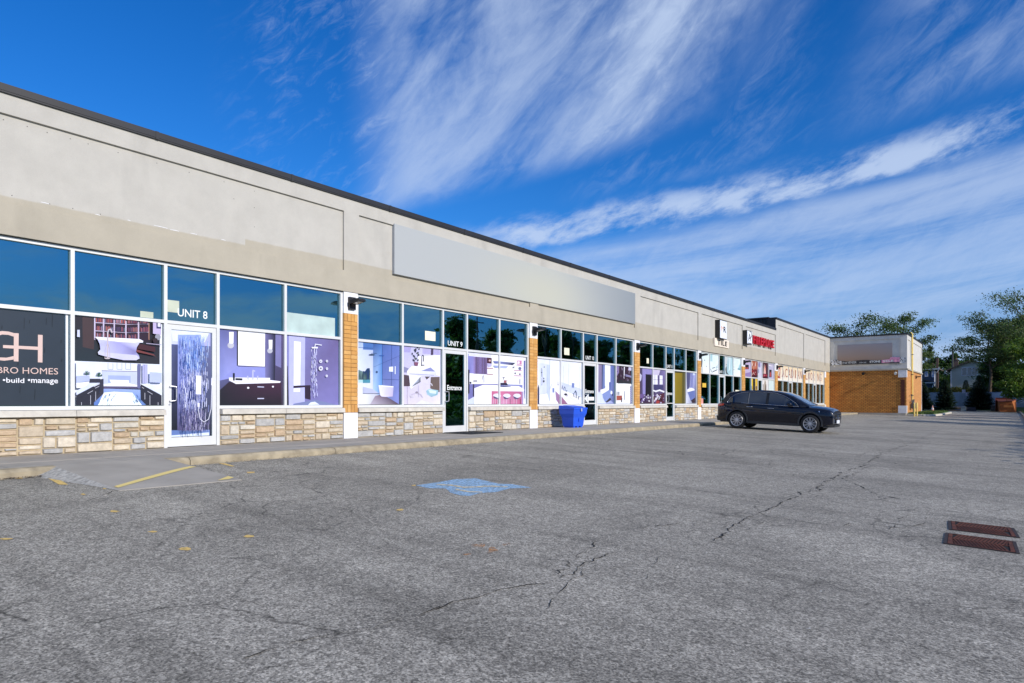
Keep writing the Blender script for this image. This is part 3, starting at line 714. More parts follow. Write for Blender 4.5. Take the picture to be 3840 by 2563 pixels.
a.b.box(-.056, -.053, a.r[1]+.012, a.r[1]+.05, Z0, Z1, 0, rgb(240,240,245)); a.done(BAYS[1]['win'], 'logo_panel', 'dark slate window film with a pink monogram and lettering')
# unit 8, bath in front of bookshelf over bright bathroom
a = Art(*pane(1, 1, .01, .012)); a.bg((232, 238, 252))
a.poly(TB, [(40, 35), (1395, 160), (1393, 835), (40, 780)], [(44, 34, 40), (40, 32, 40), (48, 44, 50), (36, 48, 56)])
a.poly(TB, [(165, 60), (330, 75), (350, 430), (350, 600), (170, 560)], (74, 52, 52)); a.poly(TB, [(345, 75), (1220, 160), (1225, 480), (345, 440)], (52, 30, 44))
for x_ in (350, 490, 660, 845, 1045, 1210): a.poly(TB, [(x_, 75+(x_-350)*.09), (x_+22, 77+(x_-350)*.09), (x_+22, 450), (x_, 440)], (205, 190, 222) if x_ < 1100 else (150, 105, 90))
for yy in (165, 295): a.poly(TB, [(360, yy), (850, yy+30), (1215, yy+25), (1215, yy+33), (850, yy+40), (360, yy+12)], (205, 190, 222))
BK = [(130, 60, 80), (170, 92, 104), (110, 50, 80), (84, 60, 96), (150, 96, 96), (60, 50, 84), (140, 150, 190), (206, 98, 84), (90, 120, 130)]
for (s0, e0) in ((378, 484), (508, 650), (684, 836), (868, 1036), (1064, 1200)):
    for row, yb in ((0, 160), (1, 292), (2, 410)):
        xx = s0+rr.uniform(0, 8)
        while xx < e0-12:
            w_ = rr.uniform(9, 17); y_ = yb+(min(xx, 850)-360)*.055; h_ = rr.uniform(52, 76)
            if row < 2 or xx < 1000: a.rect(TB, xx, y_-h_, xx+w_-2.5, y_, rr.choice(BK[:5] if xx > 850 else BK))
            xx += w_
a.poly(TB, [(1265, 165), (1393, 175), (1393, 370), (1265, 350)], (196, 178, 220)); a.poly(TB, [(1320, 170), (1393, 175), (1393, 272), (1320, 268)], (60, 60, 110)); a.poly(TB, [(1340, 175), (1385, 180), (1385, 245), (1340, 240)], (225, 222, 240))
a.poly(TB, [(64, 290), (102, 290), (104, 405), (60, 400)], (210, 215, 245))
a.poly(TB, [(1005, 600), (1280, 680), (1320, 730), (1290, 700), (1000, 640)], (130, 60, 56)); a.poly(TB, [(1050, 510), (1300, 560), (1300, 640), (1010, 590)], (76, 34, 38))
a.poly(TB, [(345, 400), (1050, 435), (1110, 465), (1105, 492), (900, 498), (560, 470), (380, 440)], (238, 238, 252))
a.poly(TB, [(385, 440), (700, 480), (1050, 500), (1010, 560), (995, 640), (1045, 700), (1050, 745), (980, 772), (800, 770), (560, 725), (400, 680), (390, 645), (430, 600), (420, 520)], [(205, 208, 248), (168, 165, 230), (214, 214, 250), (190, 188, 240), (130, 125, 190), (150, 145, 205), (196, 196, 240), (175, 172, 225), (170, 168, 225), (200, 200, 245), (222, 224, 252), (225, 228, 252), (196, 198, 245), (190, 190, 242)])
a.poly(TB, [(400, 640), (700, 665), (1000, 690), (1050, 740), (1000, 772), (800, 770), (560, 725), (400, 680)], (206, 204, 240))
a.line(TB, [(545, 730), (545, 330), (560, 290), (590, 280), (612, 330)], 22, (200, 186, 196)); a.line(TB, [(500, 740), (505, 600), (530, 520)], 8, (190, 175, 185)); a.line(TB, [(580, 740), (575, 600), (555, 520)], 8, (190, 175, 185)); a.ell(TB, 538, 742, 45, 12, (196, 182, 190))
a.line(TB, [(1160, 505), (1393, 528)], 12, (170, 160, 190)); a.ell(TB, 1340, 405, 45, 50, (150, 150, 165)); a.ell(TB, 1300, 460, 40, 40, (58, 40, 44))
# lower picture
a.poly(TB, [(40, 795), (1010, 830), (1010, 1190), (40, 1190)], (226, 232, 252)); a.poly(TB, [(255, 1260), (470, 1220), (1060, 1240), (1150, 1505), (300, 1510)], [(120, 150, 226), (146, 172, 238), (150, 176, 240), (92, 130, 210), (80, 120, 205)])
a.poly(TB, [(1015, 830), (1070, 832), (1060, 1220), (1015, 1215)], (104, 108, 160)); a.poly(TB, [(1095, 835), (1175, 840), (1175, 1140), (1095, 1135)], (176, 178, 226)); a.line(TB, [(1125, 840), (1125, 1130)], 5, (120, 124, 180))
for x_ in (548, 690, 828):
    for (p, q) in (((x_, 815), (x_, 915)), ((x_+78, 817), (x_+78, 920)), ((x_, 915), (x_+78, 920))): a.line(TB, [p, q], 5, (120, 140, 150))
a.poly(TB, [(450, 935), (1000, 950), (1005, 1180), (470, 1160)], (196, 206, 248)); a.poly(TB, [(548, 1010), (905, 1020), (905, 1130), (548, 1130)], (160, 176, 240)); a.line(TB, [(450, 938), (1000, 952)], 9, (110, 100, 130))
a.poly(TB, [(570, 1080), (880, 1090), (880, 1140), (1010, 1165), (1010, 1190), (470, 1175), (470, 1150), (600, 1140)], (248, 250, 255)); a.poly(TB, [(470, 1185), (1015, 1190), (1015, 1215), (470, 1222)], (92, 80, 120))
a.poly(TB, [(480, 1285), (640, 1270), (930, 1285), (1085, 1505), (385, 1510)], (240, 250, 255))
for q in range(26):
    x_ = rr.uniform(420, 640) if q < 16 else rr.uniform(930, 1060); y_ = rr.uniform(1300, 1490); s_ = -.45 if q < 16 else .55
    a.line(TB, [(x_-(y_-1400)*.5*(1 if q < 16 else -1), y_), (x_-(y_-1400)*.5*(1 if q < 16 else -1)+s_*40, y_+40)], rr.uniform(4, 9), rr.choice([(90, 150, 205), (120, 180, 220), (70, 110, 170)]))
for (dx_, sg) in ((0, 1),):
    a.poly(TB, [(40, 1330), (410, 1150), (410, 1330), (320, 1400), (320, 1510), (40, 1510)], (44, 42, 56)); a.poly(TB, [(40, 1260), (240, 1135), (415, 1130), (40, 1325)], (214, 222, 252)); a.poly(TB, [(415, 1075), (472, 1065), (472, 1300), (320, 1440), (320, 1400), (415, 1290)], (54, 52, 68))
    a.poly(TB, [(250, 1065), (420, 1065), (415, 1125), (250, 1125)], (52, 50, 66))
a.poly(TB, [(40, 1020), (250, 1015), (250, 1100), (40, 1130)], (178, 190, 240)); a.poly(TB, [(40, 1130), (240, 1118), (200, 1180), (110, 1210), (40, 1212)], (246, 248, 255))
a.poly(TB, [(1060, 1150), (1393, 1330), (1393, 1510), (1160, 1510), (1065, 1390)], (44, 42, 56)); a.poly(TB, [(1050, 1145), (1200, 1140), (1393, 1235), (1393, 1325)], (222, 230, 252)); a.poly(TB, [(1270, 1160), (1393, 1150), (1393, 1225), (1330, 1222)], (246, 248, 255)); a.poly(TB, [(1200, 960), (1393, 970), (1393, 1130), (1200, 1120)], (184, 196, 240))
for p, q in (((220, 1300), (300, 1255)), ((340, 1215), (400, 1185)), ((265, 1330), (265, 1470)), ((345, 1270), (345, 1410)), ((120, 1440), (120, 1505)), ((1170, 1265), (1245, 1310)), ((1080, 1200), (1110, 1220)), ((1125, 1290), (1125, 1390)), ((1205, 1330), (1205, 1490)), ((1335, 1440), (1335, 1505))): a.line(TB, [p, q], 8, (190, 190, 205))
for cx, cy, n_ in ((205, 975, 9), (395, 1000, 16)):
    for q in range(n_): an = rr.uniform(180, 360); a.line(TB, [(cx, cy+25), (cx+50*math.cos(R_(an)), cy+20+52*math.sin(R_(an)))], 9, rr.choice([(40, 80, 74), (70, 120, 96), (34, 62, 70)]))
a.done(BAYS[1]['win'], label='picture of a white bath before a bookshelf above a bright bathroom')
# unit 8 door: rain shower
e = (BAYS[1]['da']+.09, BAYS[1]['dc']-.09, .21, TRAN-.15)
a = Art(*e, x=-.038); a.bg([(40, 44, 60), (34, 36, 50), (110, 116, 170), (110, 124, 190)])
a.poly(TC, [(72, 575), (395, 600), (395, 730), (72, 712)], [(196, 206, 252), (180, 186, 240), (170, 170, 225), (206, 212, 250)]); a.poly(TC, [(80, 590), (385, 625), (350, 700), (100, 690)], (224, 232, 255))
a.poly(TC, [(72, 715), (140, 720), (135, 1385), (72, 1385)], [(84, 92, 140), (70, 76, 120), (26, 28, 38), (28, 30, 40)]); a.poly(TC, [(72, 1390), (390, 1385), (390, 1460), (72, 1485)], (96, 126, 196)); a.poly(TC, [(72, 1430), (385, 1405), (385, 1435), (72, 1458)], (220, 232, 255))
a.poly(TC, [(140, 640), (320, 640), (322, 1000), (318, 1390), (135, 1390), (138, 1000)], [(150, 170, 240), (150, 170, 240), (140, 150, 225), (84, 78, 124), (84, 78, 124), (140, 150, 225)])
for q in range(1000):
    x_ = 142+rr.random()*175; y_ = rr.uniform(640, 1390); t_ = (y_-640)/750; L_ = rr.uniform(15, 70)
    c_ = rr.choice([(80, 130, 225), (140, 175, 245), (200, 220, 255)] if t_ < .35 else ([(150, 160, 235), (190, 196, 248), (230, 234, 255)] if t_ < .75 else [(120, 112, 170), (200, 196, 235), (110, 104, 150)]))
    a.rect(TC, x_, y_, x_+rr.uniform(1.5, 3.2), min(1395, y_+L_), c_)
a.poly(TC, [(212, 962), (254, 965), (252, 1110), (210, 1106)], (240, 242, 255)); a.line(TC, [(339, 985), (337, 1035)], 13, (240, 242, 255)); a.line(TC, [(337, 1040), (330, 1220), (310, 1300), (275, 1322), (245, 1300), (232, 1240), (232, 1190)], 5, (222, 224, 240)); a.line(TC, [(232, 1180), (232, 1200)], 18, (230, 230, 245))
a.done(BAYS[1]['door'], 'door_picture', 'picture of a rain shower filling the door glass')
# unit 8: vanity + shower, spanning two panes
b8 = BAYS[1]['edges']
a = Art(b8[3][0]+.01, b8[3][1], Z0, Z1); a.bg([(70, 66, 96), (60, 50, 70), (88, 78, 128), (118, 126, 206)])
a.poly(TC, [(447, 590), (612, 602), (612, 890), (540, 960), (447, 1000)], [(98, 102, 168), (100, 98, 160), (140, 146, 224), (150, 156, 232), (130, 140, 216)])
a.poly(TC, [(612, 890), (830, 895), (830, 990), (560, 980), (447, 1000), (540, 940)], (140, 146, 226)); a.poly(TC, [(825, 625), (905, 632), (900, 1010), (825, 1000)], [(110, 104, 160), (40, 34, 52), (30, 28, 40), (120, 118, 180)]); a.poly(TC, [(905, 632), (950, 636), (950, 900), (905, 880)], (124, 120, 180))
a.poly(TC, [(612, 603), (824, 622), (822, 890), (612, 880)], [(250, 250, 255), (236, 240, 255), (250, 250, 255), (255, 255, 255)]); a.line(TC, [(607, 603), (607, 880)], 10, (40, 38, 56))
for cx, y_ in ((559, 618), (866, 680)):
    k_ = 1 if cx < 700 else .82
    a.ell(TC, cx-5, y_+105*k_, 26*k_, 24*k_, (190, 190, 205)); a.poly(TC, [(cx-18*k_, y_), (cx+18*k_, y_), (cx+16*k_, y_+90*k_), (cx-16*k_, y_+90*k_)], (252, 252, 255))
a.poly(TC, [(540, 1010), (950, 1015), (950, 1200), (447, 1200), (447, 1080)], [(52, 36, 50), (74, 40, 62), (40, 34, 42), (30, 32, 38), (34, 34, 44)])
a.poly(TC, [(540, 975), (862, 978), (862, 995), (945, 1005), (940, 1017), (595, 1026), (540, 998)], (244, 244, 255))
for p, q, w_ in (((727, 925), (727, 990), 11), ((727, 920), (742, 925), 10), ((685, 965), (690, 990), 10), ((765, 965), (762, 990), 10), ((765, 1048), (812, 1050), 8), ((765, 1140), (812, 1140), 8), ((578, 945), (578, 995), 14), ((595, 988), (640, 990), 16)): a.line(TC, [p, q], w_, (30, 30, 44) if q[0] in (578, 640) else (190, 192, 225))
a.ell(TC, 690, 1056, 9, 8, (235, 235, 245)); a.ell(TC, 884, 1047, 8, 7, (235, 235, 245))
a.done(BAYS[1]['win'], label='picture of a dark vanity under a tall mirror')
a = Art(b8[4][0], b8[4][1]-.02, Z0, Z1); a.bg([(120, 116, 176), (128, 122, 196), (110, 96, 156), (130, 132, 206)])
a.poly(TC, [(1010, 640), (1138, 655), (1135, 1195), (1010, 1195)], (184, 186, 244)); a.poly(TC, [(1050, 690), (1104, 696), (1100, 1035), (1048, 1040)], (246, 250, 255)); a.poly(TC, [(1048, 1060), (1100, 1060), (1098, 1088), (1046, 1088)], (240, 245, 255))
a.poly(TC, [(960, 885), (1000, 885), (1010, 1195), (960, 1195)], (36, 34, 46)); a.poly(TC, [(1046, 1040), (1180, 1035), (1180, 1150), (1135, 1140), (1135, 1052), (1046, 1058)], (52, 36, 56)); a.poly(TC, [(1050, 1180), (1220, 1150), (1390, 1192), (1040, 1195)], (120, 130, 180)); a.poly(TC, [(1180, 1170), (1215, 1165), (1250, 1188), (1160, 1190)], (222, 230, 255))
for q in range(110):
    y_ = rr.uniform(740, 1120); s_ = 18+(y_-740)*.03; x_ = 1203+rr.uniform(-s_, s_); a.rect(TC, x_, y_, x_+3.5, y_+rr.uniform(12, 40), rr.choice([(200, 200, 250), (225, 225, 255), (160, 160, 225)]))
a.line(TC, [(1205, 740), (1210, 715), (1258, 722)], 8, (220, 220, 240)); a.line(TC, [(1185, 742), (1225, 742)], 12, (235, 235, 250))
for cx, cy, r_ in ((1252, 848, 12), (1252, 904, 17), (1300, 847, 9), (1300, 906, 9), (1298, 963, 9)): a.ell(TC, cx, cy, r_, r_*1.1, (226, 226, 244)); a.ell(TC, cx, cy, r_*.4, r_*.4, (90, 84, 130))
a.done(BAYS[1]['win'], label='picture of a purple tiled walk-in shower')
# unit 9, blue bathroom with wall-hung toilet
a = Art(*pane(2, 0, .0, .045)); a.bg([(246, 248, 255), (96, 78, 92), (110, 132, 214), (196, 212, 252)])
a.poly(TE, [(360, 130), (868, 180), (868, 1350), (700, 1240), (360, 1120)], [(52, 92, 176), (96, 120, 205), (130, 140, 222), (120, 130, 200), (150, 190, 244)]); a.poly(TE, [(360, 130), (540, 150), (540, 1100), (360, 1100)], [(44, 80, 160), (64, 116, 204), (84, 148, 228), (170, 206, 250)])
a.poly(TE, [(165, 110), (362, 130), (362, 280), (165, 270)], (70, 116, 196)); a.poly(TE, [(40, 90), (165, 105), (165, 235), (40, 225)], (170, 192, 244)); a.line(TE, [(40, 230), (360, 245)], 8, (30, 50, 100))
a.poly(TE, [(40, 660), (110, 680), (160, 700), (160, 860), (40, 860)], (110, 140, 140)); a.poly(TE, [(160, 690), (200, 700), (240, 640), (290, 632), (303, 700), (303, 920), (160, 920)], (30, 58, 104)); a.poly(TE, [(40, 860), (160, 860), (160, 915), (40, 915)], (176, 220, 224)); a.poly(TE, [(160, 855), (303, 860), (303, 925), (160, 925)], (70, 150, 176))
for q in range(18): x_ = rr.uniform(40, 290); a.poly(TE, [(x_-14, 860), (x_, 650+rr.uniform(0, 90)), (x_+14, 860)], rr.choice([(60, 84, 96), (40, 62, 90), (84, 116, 112)]))
a.poly(TE, [(160, 1000), (360, 1050), (470, 1130), (160, 1132)], (186, 192, 226)); a.line(TE, [(160, 1132), (480, 1132)], 8, (60, 60, 110)); a.poly(TE, [(400, 1180), (520, 1150), (700, 1240), (868, 1355), (868, 1365), (300, 1365)], [(150, 130, 150), (110, 84, 96), (100, 84, 110), (84, 60, 80), (92, 70, 84), (190, 180, 200)])
for p in ([(370, 610), (868, 395)], [(540, 150), (540, 960)], [(722, 180), (716, 990)], [(540, 850), (868, 862)]): a.line(TE, p, 4, (52, 72, 140))
a.poly(TE, [(460, 975), (530, 970), (752, 990), (755, 1020), (740, 1190), (600, 1200), (520, 1190), (490, 1160)], [(230, 232, 250), (244, 244, 255), (190, 186, 225), (176, 172, 214), (196, 180, 220), (214, 204, 240), (236, 232, 252), (220, 222, 250)]); a.poly(TE, [(460, 970), (755, 990), (752, 1010), (470, 995)], (250, 250, 255))
a.poly(TE, [(668, 610), (748, 604), (746, 706), (666, 700)], (236, 244, 255)); a.poly(TE, [(778, 598), (797, 598), (795, 752), (777, 752)], (226, 234, 255)); a.ell(TE, 328, 374, 60, 15, (36, 60, 90)); a.line(TE, [(328, 360), (332, 338), (430, 348)], 5, (50, 70, 110)); a.ell(TE, 520, 390, 55, 10, (46, 90, 180)); a.ell(TE, 428, 710, 20, 22, (60, 84, 130))
a.done(BAYS[2]['win'], label='picture of a blue bathroom with a wall hung toilet')
# unit 9, sinks
a = Art(*pane(2, 1, .0, .03)); a.bg([(214, 204, 226), (232, 224, 240), (210, 208, 246), (184, 182, 228)])
a.poly(TE, [(950, 190), (1110, 205), (1090, 330), (950, 320)], (168, 160, 220)); a.poly(TE, [(1330, 230), (1672, 250), (1672, 380), (1330, 350)], (180, 172, 226)); a.poly(TE, [(1495, 235), (1542, 240), (1540, 375), (1490, 380)], (78, 62, 92)); a.poly(TE, [(1240, 400), (1672, 380), (1672, 790), (1240, 620)], (246, 246, 255)); a.poly(TE, [(950, 600), (1060, 640), (1020, 720), (950, 720)], (136, 136, 180))
a.poly(TE, [(945, 760), (1070, 780), (1085, 990), (945, 990)], (84, 66, 76)); a.poly(TE, [(1375, 800), (1480, 800), (1410, 860)], (88, 76, 76)); a.poly(TE, [(1490, 810), (1665, 805), (1665, 1110), (1480, 1030)], (112, 94, 88))
a.poly(TE, [(1025, 690), (1120, 592), (1500, 620), (1595, 700), (1600, 795), (1540, 800), (1025, 770)], [(240, 240, 252), (248, 248, 255), (230, 230, 250), (220, 220, 244), (206, 206, 234), (214, 214, 240), (226, 226, 246)]); a.poly(TE, [(1300, 690), (1485, 620), (1580, 705)], (140, 146, 206)); a.line(TE, [(1030, 692), (1590, 708)], 8, (250, 250, 255)); a.line(TE, [(1070, 745), (1550, 775)], 8, (120, 124, 190))
a.poly(TE, [(1062, 770), (1300, 785), (1300, 880), (1100, 1045), (1065, 985), (1085, 990)], (236, 238, 250)); a.poly(TE, [(1290, 800), (1290, 905), (1120, 1000), (1200, 900)], [(120, 120, 130), (52, 50, 58), (70, 74, 90), (190, 200, 226)])
a.poly(TE, [(1400, 1080), (1450, 1040), (1640, 1068), (1620, 1160), (1500, 1200), (1420, 1150)], [(150, 196, 216), (190, 224, 236), (150, 200, 216), (130, 182, 204), (150, 190, 210), (170, 210, 224)]); a.poly(TE, [(1440, 1060), (1600, 1080), (1590, 1140), (1470, 1120)], (214, 234, 244))
a.line(TE, [(1308, 590), (1315, 400), (1332, 378), (1350, 400), (1345, 500)], 14, (40, 38, 60)); a.line(TE, [(1310, 578), (1360, 575)], 16, (40, 38, 60)); a.line(TE, [(1390, 940), (1470, 935), (1505, 945), (1515, 978)], 16, (222, 216, 232)); a.line(TE, [(1100, 1210), (1120, 1150), (1210, 1120), (1290, 1150), (1330, 1210)], 20, (196, 188, 208)); a.line(TE, [(1085, 1170), (1150, 1200)], 26, (212, 206, 222)); a.ell(TE, 1212, 1108, 26, 20, (150, 140, 160))
for q in range(22): cx = rr.uniform(1120, 1270); cy = rr.uniform(230, 520); a.ell(TE, cx, cy, rr.uniform(8, 16), rr.uniform(14, 26), rr.choice([(40, 40, 56), (70, 76, 84), (96, 104, 96), (54, 50, 80)]), 8)
a.poly(TE, [(1155, 515), (1245, 520), (1225, 590), (1170, 585)], (140, 80, 110)); a.line(TE, [(1025, 990), (1025, 1360)], 4, (150, 130, 160)); a.line(TE, [(1245, 970), (1245, 1200)], 4, (170, 150, 176)); a.poly(TE, [(1180, 1360), (1290, 1260), (1560, 1330), (1540, 1362)], (226, 226, 246))
a.done(BAYS[2]['win'], label='picture of tilted white sinks and taps')
# unit 9 door lettering is added below; kitchen picture over two panes
for k, (l_, r_) in ((3, (.0, .0)), (4, (.0, .03))):
    a = Art(*pane(2, k, l_, r_)); a.bg((244, 244, 255))
    if k == 3:
        a.poly(TF, [(60, 110), (620, 160), (620, 250), (105, 215), (60, 150)], (222, 224, 248)); a.poly(TF, [(60, 150), (105, 170), (105, 215), (215, 225), (215, 610), (120, 605), (120, 530), (60, 520)], [(110, 116, 196), (120, 124, 205), (130, 130, 206), (140, 136, 210), (150, 142, 220), (130, 130, 206), (120, 120, 196), (110, 116, 190)])
        for q in range(20): x_ = 215+q*15.3; a.poly(TF, [(x_, 228+q*1.2), (x_+15, 229+q*1.2), (x_+15, 622+q*.6), (x_, 612+q*.6)], rr.choice([(104, 84, 130), (126, 106, 166), (146, 128, 196), (116, 92, 136)]))
        a.poly(TF, [(515, 250), (622, 262), (622, 390), (515, 380)], (80, 40, 56)); a.ell(TF, 580, 320, 26, 24, (214, 170, 170)); a.poly(TF, [(515, 380), (622, 390), (622, 450), (540, 470)], (190, 180, 230))
        for yy in (485, 620): a.poly(TF, [(515, yy), (655, yy+8), (655, yy+20), (515, yy+14)], (170, 60, 86))
        a.poly(TF, [(60, 520), (120, 530), (115, 1060), (60, 1085)], (42, 40, 58)); a.poly(TF, [(118, 850), (760, 850), (760, 875), (420, 870), (215, 950), (215, 1140), (60, 1230), (60, 1085), (118, 1060)], (118, 116, 186)); a.poly(TF, [(60, 1235), (215, 1145), (222, 1330), (60, 1330)], (206, 216, 250)); a.poly(TF, [(195, 850), (225, 850), (225, 1140), (195, 1130)], (60, 52, 84))
        a.poly(TF, [(228, 960), (430, 870), (760, 875), (760, 1005), (620, 1010), (615, 1328), (225, 1328)], (250, 250, 255)); a.poly(TF, [(618, 1012), (760, 1015), (760, 1328), (618, 1328)], [(206, 96, 140), (226, 110, 156), (196, 90, 124), (214, 120, 160)])
        a.ell(TF, 740, 1115, 92, 52, (226, 226, 240)); a.poly(TF, [(650, 1120), (760, 1165), (760, 1195), (680, 1175)], (70, 74, 120)); 
        for x_ in (655, 700, 745): a.line(TF, [(x_, 1185), (x_, 1328)], 10, (214, 190, 220))
        a.line(TF, [(410, 750), (415, 680), (432, 658), (445, 700), (445, 810)], 6, (120, 120, 140)); a.poly(TF, [(125, 800), (160, 800), (158, 840), (128, 840)], (40, 40, 60))
        for q in range(4): a.ell(TF, 215+q*22, 780, 11, 12, (60, 50, 70))
        for q in range(9): x_ = rr.uniform(250, 600); y_ = rr.uniform(1000, 1250); a.line(TF, [(x_, y_), (x_+rr.uniform(-14, 10), y_+70)], 4, (206, 206, 220))
        a.poly(TF, [(650, 330), (760, 335), (760, 385), (690, 385)], (110, 120, 190)); a.poly(TF, [(650, 430), (760, 435), (760, 485), (690, 480)], (156, 168, 226))
    else:
        a.poly(TF, [(765, 335), (1165, 372), (1100, 425), (765, 390)], [(120, 130, 200), (60, 60, 84), (40, 40, 56), (130, 140, 206)]); a.poly(TF, [(765, 435), (1000, 440), (960, 495), (765, 488)], (176, 186, 236)); a.poly(TF, [(1097, 460), (1155, 458), (1100, 505)], (70, 70, 96))
        for yy, x_ in ((415, 1180), (535, 1125), (655, 1125)): a.poly(TF, [(x_, yy), (1305, yy+6), (1305, yy+22), (x_, yy+12)], (190, 96, 140))
        a.poly(TF, [(1200, 320), (1305, 318), (1305, 410), (1200, 405)], (214, 130, 176)); a.poly(TF, [(1215, 335), (1260, 340), (1255, 390), (1205, 395)], (240, 236, 250)); a.ell(TF, 1262, 500, 34, 36, (110, 116, 160)); a.ell(TF, 1155, 608, 16, 20, (60, 60, 84)); a.ell(TF, 1262, 628, 20, 20, (96, 80, 116))
        a.poly(TF, [(1350, 320), (1387, 322), (1378, 1180), (1366, 1180), (1350, 960)], (96, 104, 176)); a.poly(TF, [(765, 850), (1320, 872), (1318, 945), (1240, 895), (765, 880)], (124, 132, 206)); a.poly(TF, [(765, 880), (1055, 900), (1055, 925), (765, 910)], (64, 70, 140)); a.poly(TF, [(820, 822), (960, 825), (1000, 880), (765, 870)], (50, 44, 70)); a.poly(TF, [(898, 765), (960, 765), (958, 825), (900, 825)], (170, 100, 104))
        a.poly(TF, [(765, 925), (1240, 900), (1365, 985), (1340, 1010), (765, 1010)], (250, 250, 255)); a.poly(TF, [(765, 1012), (1300, 1020), (1300, 1328), (765, 1328)], [(226, 110, 156), (190, 90, 140), (206, 96, 136), (222, 150, 190)]); a.poly(TF, [(1300, 1020), (1340, 1022), (1338, 1328), (1300, 1328)], (176, 150, 200))
        for cx in (745, 965, 1195):
            if cx > 800: a.ell(TF, cx, 1115, 85, 48, (226, 226, 242)); a.poly(TF, [(cx-85, 1125), (cx, 1165), (cx+60, 1160), (cx, 1195), (cx-60, 1180)], (70, 74, 120))
            else: a.ell(TF, 790, 1115, 42, 44, (226, 226, 242))
            for x_ in (cx-70, cx-10, cx+75): 
                if x_ > 775: a.line(TF, [(x_, 1190), (x_, 1328)], 9, (50, 40, 60) if x_ > cx+50 else (226, 200, 226))
        a.line(TF, [(870, 700), (920, 700)], 8, (60, 56, 80)); a.line(TF, [(890, 705), (892, 745)], 8, (60, 56, 80)); a.line(TF, [(960, 775), (1015, 755)], 5, (190, 150, 160)); a.line(TF, [(1260, 740), (1258, 845)], 10, (70, 70, 130))
    a.done(BAYS[2]['win'], label='picture of a white kitchen island with round stools, %s half' % ('left' if k == 3 else 'right'))
# unit 10
for k in (0, 1):
    a = Art(*pane(3, k, .0, .0 if k == 0 else .03)); a.bg([(248, 250, 255), (250, 250, 255), (236, 240, 255), (226, 232, 252)])
    if k == 0:
        a.poly(TG, [(130, 190), (300, 210), (300, 860), (140, 880)], (216, 224, 248)); a.poly(TG, [(300, 220), (360, 225), (355, 1030), (300, 850)], (196, 210, 246)); a.line(TG, [(362, 110), (358, 1030)], 5, (120, 140, 180)); a.line(TG, [(300, 230), (300, 850)], 5, (150, 170, 216))
        a.line(TG, [(180, 300), (180, 490)], 8, (60, 70, 104)); a.line(TG, [(178, 520), (172, 650), (186, 680), (196, 640), (196, 330)], 5, (120, 130, 170)); a.ell(TG, 180, 397, 14, 12, (50, 60, 100)); a.ell(TG, 228, 528, 12, 18, (60, 64, 84)); a.ell(TG, 228, 590, 18, 27, (56, 60, 78)); a.poly(TG, [(225, 290), (237, 250), (250, 290)], (50, 54, 70))
        a.poly(TG, [(95, 740), (112, 660), (128, 740), (130, 1110), (95, 1115)], (60, 66, 104)); a.poly(TG, [(420, 742), (460, 742), (458, 838), (422, 838)], (120, 140, 206)); a.poly(TG, [(484, 805), (572, 890), (572, 1113), (560, 1113), (500, 1000)], [(170, 130, 176), (160, 116, 160), (150, 100, 140), (160, 110, 150), (176, 140, 186)]); a.line(TG, [(540, 600), (545, 705)], 7, (110, 110, 130)); a.line(TG, [(530, 660), (556, 662)], 8, (110, 110, 130)); a.line(TG, [(410, 640), (362, 760)], 5, (150, 170, 200)); a.line(TG, [(130, 885), (300, 850)], 4, (180, 190, 220))
    else:
        a.poly(TG, [(582, 895), (755, 1112), (582, 1112)], (160, 104, 140)); a.poly(TG, [(590, 760), (1062, 940), (1062, 1112), (755, 1112), (582, 890)], (250, 250, 255)); a.poly(TG, [(800, 920), (1030, 1060), (1000, 1100), (780, 960)], (226, 230, 250)); a.poly(TG, [(590, 600), (1062, 760), (1062, 950), (590, 760)], (206, 216, 246))
        for p in ([(665, 250), (660, 660)], [(780, 200), (775, 700)], [(1025, 280), (1022, 790)], [(660, 660), (780, 700)], [(600, 330), (600, 600)]): a.line(TG, p, 6, (196, 206, 236))
        a.poly(TG, [(848, 628), (903, 635), (893, 735), (848, 730)], (110, 130, 200)); a.poly(TG, [(660, 880), (700, 850), (778, 905), (740, 935)], (206, 200, 216)); a.ell(TG, 712, 880, 34, 24, (50, 44, 60), 9)
        for cx, cy, s_ in ((688, 810, .62), (925, 960, 1.0)):
            a.line(TG, [(cx+15*s_, cy), (cx+18*s_, cy-120*s_), (cx, cy-160*s_), (cx-18*s_, cy-110*s_)], 18*s_, (76, 92, 116)); a.line(TG, [(cx-30*s_, cy-20*s_), (cx-40*s_, cy-90*s_), (cx-55*s_, cy-100*s_)], 14*s_, (76, 92, 116)); a.line(TG, [(cx+62*s_, cy+30*s_), (cx+60*s_, cy-30*s_), (cx+95*s_, cy-22*s_)], 14*s_, (76, 92, 116))
        a.line(TG, [(625, 760), (635, 680), (645, 755)], 6, (130, 130, 160))
    a.done(BAYS[3]['win'], label='picture of a white bathroom with a %s' % ('glass shower' if k == 0 else 'long sink counter'))
a = Art(*pane(3, 3, .0, .05)); a.bg([(206, 216, 248), (150, 160, 220), (96, 110, 176), (196, 190, 226)])
a.poly(TG, [(1390, 200), (1432, 205), (1428, 820), (1385, 1100)], (250, 250, 255)); a.poly(TG, [(1432, 205), (1510, 212), (1505, 815), (1428, 822)], (136, 124, 166)); a.poly(TG, [(1510, 212), (1530, 215), (1520, 770), (1505, 815)], (64, 62, 96)); a.poly(TG, [(1530, 215), (1575, 218), (1575, 740), (1520, 770)], (110, 126, 190)); a.poly(TG, [(1575, 218), (1697, 230), (1697, 600), (1575, 700)], (240, 244, 255)); a.poly(TG, [(1697, 230), (1780, 240), (1780, 1105), (1690, 1000)], [(110, 124, 196), (90, 104, 176), (84, 96, 150), (120, 134, 200)])
